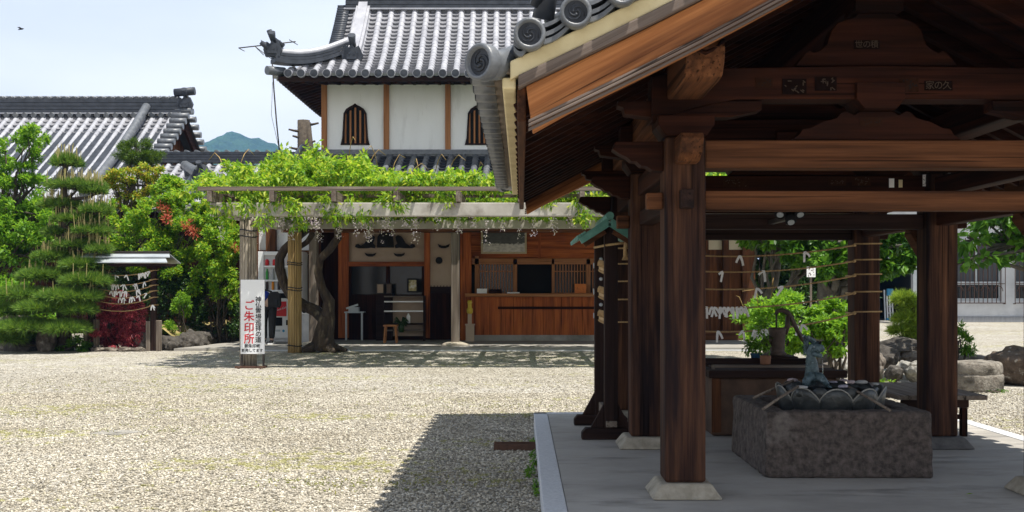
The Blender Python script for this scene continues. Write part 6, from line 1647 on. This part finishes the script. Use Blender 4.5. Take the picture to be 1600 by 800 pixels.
for (x, y, d, rx, ry, rz, cd) in pads:
    x += 8 if 280 < y < 450 else 0
    X, Y, Z = px(x,d), d, pz(y,d); rx_, rz_ = rx/F*d*.92, rz/F*d*.82
    s = tp_[min(range(len(tp_)), key=lambda i: abs(tp_[i].z-Z+.15))]
    branch(tb, s, (X, Y, Z-.05), .05, .015, .06, 4, 6)
    for k in range(4): branch(tb, (X,Y,Z-.05), (X+random.uniform(-.7,.7)*rx_, Y+random.uniform(-.6,.6)*ry, Z), .02, .006, .08, 3, 5)
    nt = int(230*(rx_*ry)/.18)+70
    low = cd < .5
    V, Fa, ps = needles((X,Y,Z), rx_, ry, rz_, nt, 26,   .17 if low else .13, 1.0 if low else .6, .45 if low else .8)
    PV.append(V); PF_.append(Fa+off); off += len(V)
    if cd > 0:
        n = int(nt*cd*.26); sel = ps[RNG.choice(len(ps), n)]; sel = sel[sel[:,2] > Z-.02*rz_]; n = len(sel)
        h = .15+.2*RNG.random(n); base = sel
        tipv = base + np.stack([RNG.normal(size=n)*.02, RNG.normal(size=n)*.02, h], 1)
        w_ = .011
        V = np.stack([base+[-w_,0,0], base+[w_,0,0], tipv+[w_*.5,0,0], tipv+[-w_*.5,0,0], base+[0,-w_,0], base+[0,w_,0], tipv+[0,w_*.5,0], tipv+[0,-w_*.5,0]], 1).reshape(-1,3)
        i = np.arange(n)[:,None]*8; Fa = np.concatenate([i+np.array([[0,1,2,3]]), i+np.array([[4,5,6,7]])], 1).reshape(-1,4)
        CV.append(V); CF.append(Fa+offc); offc += len(V)
tb.build('trunk', M['bark'], pn)
np_mesh('needles', np.concatenate(PV), np.concatenate(PF_), M['lf_pine'], pn)
np_mesh('new_shoots', np.concatenate(CV), np.concatenate(CF), M['lf_candle'], pn)
# dark skirt of shrubs and rocks under the pine
def shrub(name, label, cat, clumps, n, size, leaf, group=None, stems=5, **k):
    c0 = clumps[0]; base = (c0[0], c0[1], 0); t = thing(name, label, cat, base, group)
    mb = MB()
    for i in range(stems):
        c = random.choice(clumps); branch(mb, (base[0]+random.uniform(-.15,.15), base[1]+random.uniform(-.1,.1), 0), (c[0]+random.uniform(-.5,.5)*c[3], c[1]+random.uniform(-.4,.4)*c[4], c[2]+random.uniform(0,.4)*c[5]), .025, .008, .07, 5, 5)
    mb.build('stems', M['bark'], t); crown('foliage', clumps, n, size, leaf, t, **k); return t
shrub('low_shrub', 'dark low leafy shrub at the foot of the pruned pine', 'shrub', [PC(100,535,21.9,26,.35,16),PC(125,538,21.7,16,.3,12),PC(60,530,22.2,30,.4,16)], 2600, .075, M['lf_mid'], zmin=.02)
rock('large shaded grey rock at the left edge under the pine', (px(16,22.3),22.3,.25), (.62,.5,.5), 3, M['rock'], 'rocks under the pruned pine')
rock('tall grey rock under the pine trunk', (px(70,21.7),21.7,.2), (.2,.2,.36), 5, M['rock'], 'rocks under the pruned pine')
rock('small low rock between pine and maple', (px(36,21.9),21.9,.05), (.35,.3,.2), 8, M['darkrock'], 'rocks under the pruned pine')
# broadleaf tree at the far left
random.seed(31)
tree('maple_tree', 'bright green airy maple at the left edge in front of the long house', 'tree', None, (px(-30,25),25,0), (px(0,25),25,pz(330,25)), .14,
     [PC(20,232,25,34,.7,26),PC(55,215,25,18,.5,20),PC(-30,250,25,40,.9,40),PC(30,300,25,45,.9,32),PC(75,335,25.2,36,.7,30),PC(0,360,25,50,1,36),PC(62,395,25.2,40,.8,30),PC(10,420,25,44,.9,40),PC(-40,420,25,40,.9,60),PC(30,275,25,30,.6,20),PC(45,340,24.6,40,.6,30),PC(30,385,24.6,50,.6,30),PC(10,310,25.4,50,.6,40)], 30000, .105, M['lf_lime'], per=3, aspect=.42, up=.9, droop=.1, sub=16, spread=.27, shell=.95)
shrub('garden_shrub', 'lime green shrub behind the pine near the left edge', 'shrub', [PC(20,465,24,50,.7,40),PC(70,500,23.6,40,.6,34),PC(-20,500,24,50,.7,40)], 7000, .085, M['lf_lime'], zmin=.02)
# round topped pruned yew
tree('pruned_yew', 'dark round-topped pruned yew rising before the long tiled roof', 'tree', None, (px(216,28),28,0), (px(216,28),28,pz(262,28)), .12,
     [PC(217,244,28,36,.55,18),PC(205,238,28,22,.4,16),PC(232,250,28,22,.4,14),PC(218,228,28,18,.35,12)], 9000, .085, M['lf_yew'], per=4, aspect=.2, up=.4, out=1.0, droop=-.3, sub=26, spread=.26, shell=.9)
# yellow-tipped evergreen below it
tree('yellow_tipped_tree', 'evergreen with yellow-orange leaf tips below the pruned yew', 'tree', None, (px(208,26.6),26.6,0), (px(208,26.6),26.6,pz(290,26.6)), .10,
     [PC(200,275,26.6,36,.5,12),PC(232,268,26.6,24,.4,12),PC(180,284,26.6,22,.4,10),PC(205,300,26.6,40,.5,12),PC(245,288,26.6,22,.4,14),PC(190,318,26.6,26,.4,10)], 6500, .085, M['lf_tip'], per=4, aspect=.42, sub=12, spread=.3)
# big light shrubs behind the rack
random.seed(12)
shrub('camellia_bush', 'tall yellow-green camellia bush behind the tin-roofed rack', 'shrub', [PC(200,372,24.8,46,.7,40),PC(250,340,24.8,40,.7,34),PC(290,322,24.8,40,.7,30),PC(325,315,24.8,26,.6,22),PC(235,395,24.5,50,.7,34),PC(300,372,24.6,44,.7,36),PC(180,345,25,24,.6,30),PC(270,298,25,30,.6,20)], 26000, .085, M['lf_yel'], stems=14, aspect=.5, sub=22, spread=.25, shell=.95)
shrub('photinia_bush', 'red-tipped bush at the right end of the garden hedge', 'shrub', [PC(345,385,24.3,34,.6,40),PC(355,440,24.2,26,.5,44),PC(330,345,24.5,26,.5,20),PC(300,430,24.4,40,.6,40),PC(340,400,23.9,30,.5,40)], 15000, .08, M['lf_yel'], stems=10, aspect=.5, sub=22, spread=.25, shell=.95)
sh_t = thing('red_shoots', 'bunch of fresh red shoots on top of the camellia bush', 'shoots', (px(272,24.1), 24.1, pz(345,24.1)))
crown('leaves', [PC(256,325,24.1,8,.15,14),PC(262,342,24.0,8,.15,10),PC(296,355,24.0,10,.15,12),PC(303,362,24.0,8,.15,10),PC(366,388,23.8,10,.15,7),PC(352,380,23.8,8,.15,6)], 520, .075, M['lf_shoot'], sh_t, aspect=.3, sub=8, spread=.5, droop=-.4)
shrub('dark_hedge', 'dark shaded evergreen hedge behind the rack and maple', 'hedge', [PC(270,450,24.6,50,.7,50),PC(330,470,24.6,50,.6,46),PC(210,460,24.8,60,.6,60),PC(290,505,24.2,40,.5,28),PC(355,500,24.4,30,.5,30)], 18000, .08, M['lf_dark'], stems=12, aspect=.5, zmin=.05)
shrub('light_sprig_bush', 'small bright bush beside the stone edging', 'shrub', [PC(285,480,23.4,16,.3,22),PC(275,515,23.2,18,.3,16),PC(268,535,22.8,12,.25,8)], 2600, .06, M['lf_lime'], aspect=.45, zmin=.02)
# red laceleaf maple
random.seed(8)
shrub('red_maple', 'low domed red laceleaf maple under the fortune ropes', 'tree', [PC(180,500,22.6,42,.6,42),PC(160,510,22.4,26,.5,36),PC(205,512,22.4,24,.5,32),PC(182,530,22.2,46,.6,22),PC(176,478,22.4,30,.4,20),PC(214,505,22.1,18,.35,28),PC(196,485,22.2,24,.35,20)], 21000, .07, M['lf_red'], stems=9, aspect=.22, up=.4, droop=.8, out=.9, sub=30, spread=.22, shell=1.0, zmin=.03)
rock('pale rounded rock at the foot of the rack post', (px(222,22.1),22.1,.14), (.2,.18,.2), 11, M['rock'])
rock('low stone just right of the red maple', (px(250,22.2),22.2,.05), (.16,.16,.13), 21, M['palerock'])
# stone edging with mossy bank
random.seed(3)
bk = MB(); vs = []; n = 14
for i in range(n+1):
    t = i/n; a = Vector((px(268,22.6), 22.4, 0)).lerp(Vector((px(378,26.5), 26.5, 0)), t)
    for w_, z in ((-2.4,.0),(-1.3,.42+.1*math.sin(i)),(-.5,.40+.05*math.sin(i*2)),(-.02,.24+.12*t),(.0,.0)): vs.append((a.x+w_*.55, a.y+.35-w_*.3, z if z == 0 else z+random.uniform(-.03,.03)))
bk.add(vs, [(i*5+k, i*5+k+1, i*5+6+k, i*5+5+k) for i in range(n) for k in range(4)], True)
struct(bk, 'bank', M['ochre'], fix=False)
for i in range(11):
    t = (i+.5)/11; a = Vector((px(262,22.0), 22.0, 0)).lerp(Vector((px(376,26.2), 26.2, 0)), t)
    rock('dark edging stone of the mossy bank, %s from the front' % ordinal(i), (a.x+random.uniform(-.06,.06), a.y, .11+.05*t), (random.uniform(.2,.28), random.uniform(.2,.3), .17+.07*t+random.uniform(-.04,.05)), 40+i, M['darkrock'], 'edging stones of the mossy bank', 'edging_stone', rough=.5)
for i, x in enumerate((152,172,196,214)):
    rock('flat kerb stone under the red maple, %s from left' % ordinal(i), (px(x,21.7),21.75,.03), (.16,.13,.06), 60+i, M['rock'], 'kerb stones under the red maple', 'edging_stone')

# ------------------------------------------------------------------ right side: shrubs, rocks, trees, pale building
random.seed(14)
shrub('bright_bush', 'bright lime bush behind the hand pump', 'shrub', [PC(1215,480,12.6,44,.45,22),PC(1190,500,12.5,34,.4,26),PC(1245,505,12.5,36,.45,30),PC(1215,525,12.3,50,.45,22),PC(1230,468,12.7,20,.3,12)], 9500, .062, M['lf_lime'], stems=9, aspect=.34, sub=22, spread=.27, shell=.95, zmin=.02)
shrub('azalea_bush', 'rounded darker green bush right of the hand pump', 'shrub', [PC(1295,500,12.2,30,.4,28),PC(1275,525,12.0,34,.4,28),PC(1312,525,12.0,20,.35,28),PC(1300,482,12.3,20,.35,14),PC(1340,510,12.4,18,.3,34)], 13000, .05, M['lf_lime'], stems=9, aspect=.5, sub=30, spread=.22, shell=.97, zmin=.02)
m_ = MB()
for a, b_, c in (((1170,500),(1140,470),(1150,462)),((1185,480),(1178,458),(1160,455)),((1205,470),(1212,440),(1206,447))): m_.tube([q(*a,12.4), q((a[0]+b_[0])/2,b_[1]-6,12.4), q(*c,12.35)], [.006,.005,.003], 5)
tag(m_.build('dry_stalk', M['bamboo'], None, loc=q(1185,480,12.4)), 'thin arching dry stalks above the bright bush', 'stalks')
G = 'rocks round the small garden behind the pavilion'
for (lb_, x, y, d, rx, ry, rz, sd, mt) in (('broad flat dark rock behind the back post',1404,543,15.2,40,.4,17,1,'darkrock'),('dark rock with pale lichen under the flat one',1382,556,14.8,22,.3,20,2,'darkrock'),('brown rock left of the small pine',1425,560,14.9,20,.3,14,4,'rock'),
        ('purplish round rock in front of the garden',1397,583,14.1,13,.2,14,6,'darkrock'),('round bluish white stone in the garden front row',1413,573,14.2,9,.14,10,7,'palerock'),('lumpy pale rock beside the right post',1431,580,14.1,17,.25,17,9,'palerock'),
        ('tan rock left of the back post',1314,572,13.4,14,.25,14,12,'palerock'),('tan low rock under the round bush',1296,577,13.3,14,.2,12,13,'rock'),('upright grey rock right of the back post',1371,572,13.9,9,.2,20,14,'rock'),('grey rock behind the millstone',1452,566,15,18,.3,12,17,'rock'),
        ('long low grey stone behind the millstone',1515,560,15.6,32,.25,7,15,'rock'),('big weathered brown boulder at the right edge',1590,573,14.2,50,.5,32,16,'boulder')):
    rock(lb_, (px(x,d),d,max(pz(y,d),.02)), (rx/F*d, ry, rz/F*d), sd, M[mt], G)
ms = MB(); mx, my = px(1527,13.3), 13.3
ms.lathe([(.29,0),(.30,.02),(.305,.17),(.30,.20),(.275,.212),(.295,.225),(.292,.32),(.27,.36),(.1,.372),(.02,.374)], (mx,my,0), 30)
o = ms.build('millstone', M['millrock'], None, loc=(mx,my,0)); tag(o, 'round pale two-tier millstone lying on the gravel', 'millstone')
m = o.modifiers.new('sub','SUBSURF'); m.levels = 1; m.render_levels = 2
m = o.modifiers.new('disp','DISPLACE'); m.texture = tx; m.strength = .03
shrub('moss_clump', 'small green moss clump at the foot of the millstone', 'plant', [(mx+.1,my-.28,.02,.16,.08,.03)], 300, .02, M['lf_mid'], stems=1, zmin=.003)
# small pine and fern by the rocks
sp_ = thing('small_pine', 'small bushy pine behind the right pavilion post', 'tree', (px(1432,15.4), 15.4, 0))
tb = MB(); tq = branch(tb, (px(1440,15.4),15.4,0), (px(1425,15.4),15.4,pz(480,15.4)), .05, .02, .06, 6, 7)
PV, PF_ = [], []; off = 0
for (x, y, rx, rz) in ((1412,468,14,8),(1428,480,18,10),(1418,500,20,12),(1410,520,20,10),(1440,510,22,14),(1450,480,16,14),(1432,530,20,8)):
    V, Fa, ps = needles((px(x,15.4),15.4,pz(y,15.4)), rx/F*15.4, .2, rz/F*15.4, 60, 24, .13, .9, .35); PV.append(V); PF_.append(Fa+off); off += len(V)
    branch(tb, tq[3], (px(x,15.4),15.4,pz(y,15.4)), .02, .006, .06, 4, 5)
tb.build('trunk', M['bark'], sp_); np_mesh('needles', np.concatenate(PV), np.concatenate(PF_), M['lf_pine2'], sp_)
shrub('leafy_sprig', 'small leafy sprig to the right of the right pavilion post', 'plant', [PC(1502,535,15,13,.2,16),PC(1498,515,15,8,.15,12),PC(1510,545,15,10,.15,8)], 700, .07, M['lf_mid'], stems=6, aspect=.35, zmin=.02)
shrub('ground_herbs', 'pale green herbs among the garden rocks', 'plant', [(px(1388,13.8),13.8,.06,.12,.12,.06),(px(1300,13.0),13.0,.06,.14,.1,.07),(px(1375,13.7),13.7,.05,.08,.1,.05)], 700, .035, M['lf_yel'], stems=3, zmin=.003)
# trees beyond
random.seed(77)
TG = 'trees beyond the water pavilion'
def tr_(x, d, yt, lb_, r, clumps, n, size=.135, leaf='lf_big', lean=0, bark='pale_bark'):
    tree('shade_tree', lb_, 'tree', TG, (px(x,d), d, 0), (px(x+lean,d), d, pz(yt,d)), r, clumps, n, size, M[leaf], M[bark], per=3, aspect=.62, up=.4, droop=.5, sub=16, spread=.26, shell=.95)
tr_(1200, 18.5, 350, 'slim grey-trunked tree left of the placard', .10, [PC(1195,330,18.5,60,1.2,40),PC(1150,300,18.5,60,1.2,40),PC(1235,372,18,34,.6,16),PC(1200,372,18,40,.5,12),PC(1205,272,18.5,60,1.2,24)], 6500)
tr_(1228, 18.0, 340, 'leaning slim tree in the middle of the garden', .10, [PC(1250,380,17.6,26,.5,26),PC(1262,345,18,60,1,40),PC(1300,385,17.8,26,.5,26),PC(1255,405,17.5,14,.3,10)], 6500, lean=14)
tr_(1290, 17.2, 345, 'thick leaning trunk tree near the back post', .27, [PC(1310,400,16.8,36,.6,30),PC(1290,418,16.6,22,.4,16),PC(1330,360,17,50,.9,40),PC(1380,395,17,50,.8,32),PC(1420,375,17,40,.7,26),PC(1390,412,16.8,30,.5,10),PC(1350,420,16.8,26,.4,14)], 11000, lean=20)
tr_(1700, 14.5, 330, 'broad-leaved tree overhanging from the right edge', .18, [PC(1570,352,14.3,40,.5,20),PC(1515,372,14.2,26,.4,14),PC(1535,405,14.1,26,.3,9),PC(1592,385,14.2,20,.4,26),PC(1590,300,14.3,60,.8,26),PC(1540,285,14.3,50,.7,18),PC(1640,350,14.3,60,.9,70),PC(1500,412,14.2,10,.2,7),PC(1553,338,14.2,30,.4,10),PC(1685,290,14.5,90,1.2,60)], 3400, .14)
random.seed(5)
for k, (x, d, r_) in enumerate(((1215,27,70),(1310,28,80),(1345,33,50),(1150,29,60))):  # dark evergreens added to fill a background of deep shadow
    t = thing('backdrop_evergreen', 'dark evergreen added as shadowed backdrop behind the garden trees, %s from left' % ordinal([1,2,3,0][k]), 'tree', (px(x,d),d,0), 'added dark evergreens behind the garden')
    mb = MB(); cl_ = [PC(x,440,d,r_*.8,1.2,60),PC(x-20,370,d,r_*.7,1.2,60),PC(x+20,320,d,r_*.7,1.2,60),PC(x,270,d,r_*.6,1.1,50)] if k != 2 else [PC(x,330,d,r_,1.2,50),PC(x,280,d,r_,1.2,50)]
    limbs(mb, (px(x,d),d,0), (px(x,d),d,pz(300,d)), cl_, .2, 2); mb.build('trunk', M['bark'], t)
    crown('crown', cl_, 9000, .17, M['lf_dark'], t, aspect=.5, sub=24, spread=.28)
shrub('dark_hedge', 'tall dark hedge added as shadowed backdrop right of the hall', 'hedge', [PC(x,y,26+.012*(x-1180),34,.8,44) for x in (1190,1225,1260,1295,1330) for y in (400,455,490)], 26000, .12, M['lf_dark'], stems=12, aspect=.5, sub=26, spread=.3, zmin=.02)  # hedge added in dark leaves to supply the shadowed background
pl_ = thing('name_placard', 'small white placard on a stake among the garden trees', 'sign', (px(1267.5,15.6), 15.6, 0))
b = MB(); b.box(px(1260.5,15.6), px(1274,15.6), 15.59, 15.605, pz(433,15.6), pz(417,15.6)); bo = b.build('board', M['paper'], pl_)
b = MB(); b.box(px(1266,15.6), px(1269,15.6), 15.606, 15.63, 0, pz(420,15.6)); b.build('stake', M['grey_z'], pl_)
marks(bo, (px(1267.2,15.6), 15.5895, pz(425,15.6)), .115, .14, M['pale_ink'], 14, 5)

# pale building with barred windows
BD = 41.0
pb = thing('pale_building', 'pale stuccoed building with barred windows and dark open doorway at right', 'building', (px(1520,BD), BD, 0))
def B(x): return px(x,BD)
def Bz(y): return pz(y,BD)
ztp = Bz(296)
W_ = MB()
wins = [(1489,1565),(1587,1663)]; wy_t, wy_b = 378, 470
W_.box(B(1427), B(1489), BD, BD+.25, .22, ztp); W_.box(B(1565), B(1587), BD, BD+.25, .22, ztp); W_.box(B(1663), B(1720), BD, BD+.25, .22, ztp)
for x0, x1 in wins: W_.box(B(x0), B(x1), BD, BD+.25, .22, Bz(wy_b)); W_.box(B(x0), B(x1), BD, BD+.25, Bz(wy_t), ztp)
W_.box(B(1340), B(1365), BD, BD+.25, .0, ztp); W_.box(B(1365), B(1427), BD, BD+.25, Bz(412), ztp)
W_.build('wall', M['stucco'], pb)
b = MB(); b.box(B(1427), B(1720), BD-.04, BD-.003, 0, .22)
b.build('plinth', plain('grey_plinth', (.17,.18,.2), (.26,.27,.29), 3, .9, .2, stretch=(8,1,.3)), pb)
b = MB(); b.box(B(1340)-.2, B(1720), BD-1.15, BD+6, ztp, ztp+.18); b.build('roof_slab', M['stucco'], pb)
b = MB(); b.box(B(1340), B(1720), BD-.12, BD-.003, Bz(353), Bz(349)); b.build('string_course', M['stucco'], pb)
b = MB(); b.box(B(1366), B(1426), BD+.4, BD+4.0, .0, .05); b.build('floor', M['slab'], pb)
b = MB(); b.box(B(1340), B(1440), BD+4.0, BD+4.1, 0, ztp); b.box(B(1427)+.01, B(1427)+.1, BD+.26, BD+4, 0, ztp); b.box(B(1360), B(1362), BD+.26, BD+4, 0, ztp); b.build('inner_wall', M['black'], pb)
b = MB(); b.box(B(1426)-.0, B(1436), BD-.05, BD-.004, .0, Bz(415)); b.build('door_leaf', M['tin'], pb)
for x0, x1 in wins:
    f = MB(); f.box(B(x0), B(x1), BD+.12, BD+.16, Bz(wy_b), Bz(wy_b)+.09); f.box(B(x0), B(x1), BD+.12, BD+.16, Bz(wy_t)-.07, Bz(wy_t)); f.box(B(x0), B(x0)+.06, BD+.12, BD+.16, Bz(wy_b)+.09, Bz(wy_t)-.07); f.box(B(x1)-.06, B(x1), BD+.12, BD+.16, Bz(wy_b)+.09, Bz(wy_t)-.07)
    f.box((B(x0)+B(x1))/2-.03, (B(x0)+B(x1))/2+.03, BD+.10, BD+.119, Bz(440), Bz(wy_t)); f.box(B(x0)+.06, B(x1)-.06, BD+.10, BD+.16, Bz(445), Bz(440)); wf = f.build('window', M['tin'], pb)
    g_ = MB(); g_.box(B(x0), B(x1), BD+.2, BD+.21, Bz(wy_b), Bz(wy_t)); g_.build('pane', M['glass'], wf)
    c = MB(); n = 60
    vs = []
    for i in range(n+1):
        x = B(x0)+.07+(B(x1)-B(x0)-.14)*i/n; y = BD+.18+.012*math.sin(i*2.3); vs += [(x,y,Bz(440)),(x,y,Bz(wy_t)-.05)]
    c.add(vs, [(2*i,2*i+2,2*i+3,2*i+1) for i in range(n)], True); c.build('curtain', M['curtain'], wf)
    gr = MB(); xa, xb = B(x0)-.08, B(x1)+.08
    for z in (Bz(472)-.05, Bz(444), Bz(376)): gr.box(xa, xb, BD-.15, BD-.12, z, z+.03)
    for k in range(13):
        x = xa+(xb-xa)*k/12; gr.box(x-.011, x+.011, BD-.145, BD-.125, Bz(472)-.05, Bz(376)+.1)
    for k in range(4):
        cx = xa+(xb-xa)*(k+.5)/4; gr.tube([(cx+.16*math.cos(t), BD-.135, Bz(446)-.22+.2*math.sin(t)) for t in [math.pi*i/8 for i in range(9)]], .014, 5)
    for z in (Bz(474)-.03, Bz(376)): gr.box(xa-.015, xa+.015, BD-.16, BD-.003, z, z+.03); gr.box(xb-.015, xb+.015, BD-.16, BD-.003, z, z+.03)
    gr.build('window_grille', M['rust'], wf)
sl = thing('stepladder', 'folded blue and white stepladder in the dark doorway', 'ladder', (B(1391), BD+.8, .05))
LD = BD+.8
for x, mt in ((1387,'white_paint'),(1391,'white_paint'),(1395.5,'white_paint'),(1383,'tin')):
    b = MB(); b.bar((px(x,LD),LD,.05),(px(x+ (0 if x != 1395.5 else -1),LD),LD+.12,pz(453,LD)),.05,.05,up=(0,1,0)); b.build('rail', M[mt], sl)
b = MB(); b.box(px(1386,LD), px(1396,LD), LD-.02, LD+.16, pz(462,LD), pz(451,LD)); b.build('top_cap', M['lightblue'], sl, bevel=.02)
for y in (470,480,490): b = MB(); b.box(px(1387.5,LD), px(1395,LD), LD+.0, LD+.05, pz(y,LD), pz(y,LD)+.04); b.build('tread', M['tin'], sl)
for x in (1387,1395.5): b = MB(); b.box(px(x,LD)-.05, px(x,LD)+.05, LD-.04, LD+.06, .051, .14); b.build('foot', M['lightblue'], sl)
b = MB()
for k in range(3): b.box(B(1417)-.45+k*.02, B(1417)+.3, BD-3.3, BD-3.26, .0+.5*k, .06+.5*k)
b.box(B(1417)-.45, B(1417)-.40, BD-3.3, BD-3.26, 0, 1.0); b.box(B(1417)+.28, B(1417)+.33, BD-3.3, BD-3.26, 0, 1.0)
tag(b.build('bar_gate', M['tin'], None, loc=(B(1417),BD-3.28,0)), 'low pale tubular barrier in front of the pale building', 'barrier')
b = MB(); b.box(B(1366), B(1436), BD-1.6, BD-.06, -.1, .06); struct(b, 'doorstep', M['slab'])

# ------------------------------------------------------------------ summer haze: fades the far hill
hz = MB(); hz.box(-1700, 1700, -60, 2650, -1.6, 232)
hm = bpy.data.materials.new('haze'); hm.use_nodes = True
hn = hm.node_tree.nodes; hn.clear(); ho = hn.new('ShaderNodeOutputMaterial'); hv = hn.new('ShaderNodeVolumePrincipled')
hv.inputs['Color'].default_value = (.24,.50,.95,1); hv.inputs['Density'].default_value = .00034; hv.inputs['Anisotropy'].default_value = .2
hm.node_tree.links.new(hv.outputs[0], ho.inputs['Volume'])
tag(hz.build('haze', hm), None, None, kind='stuff')
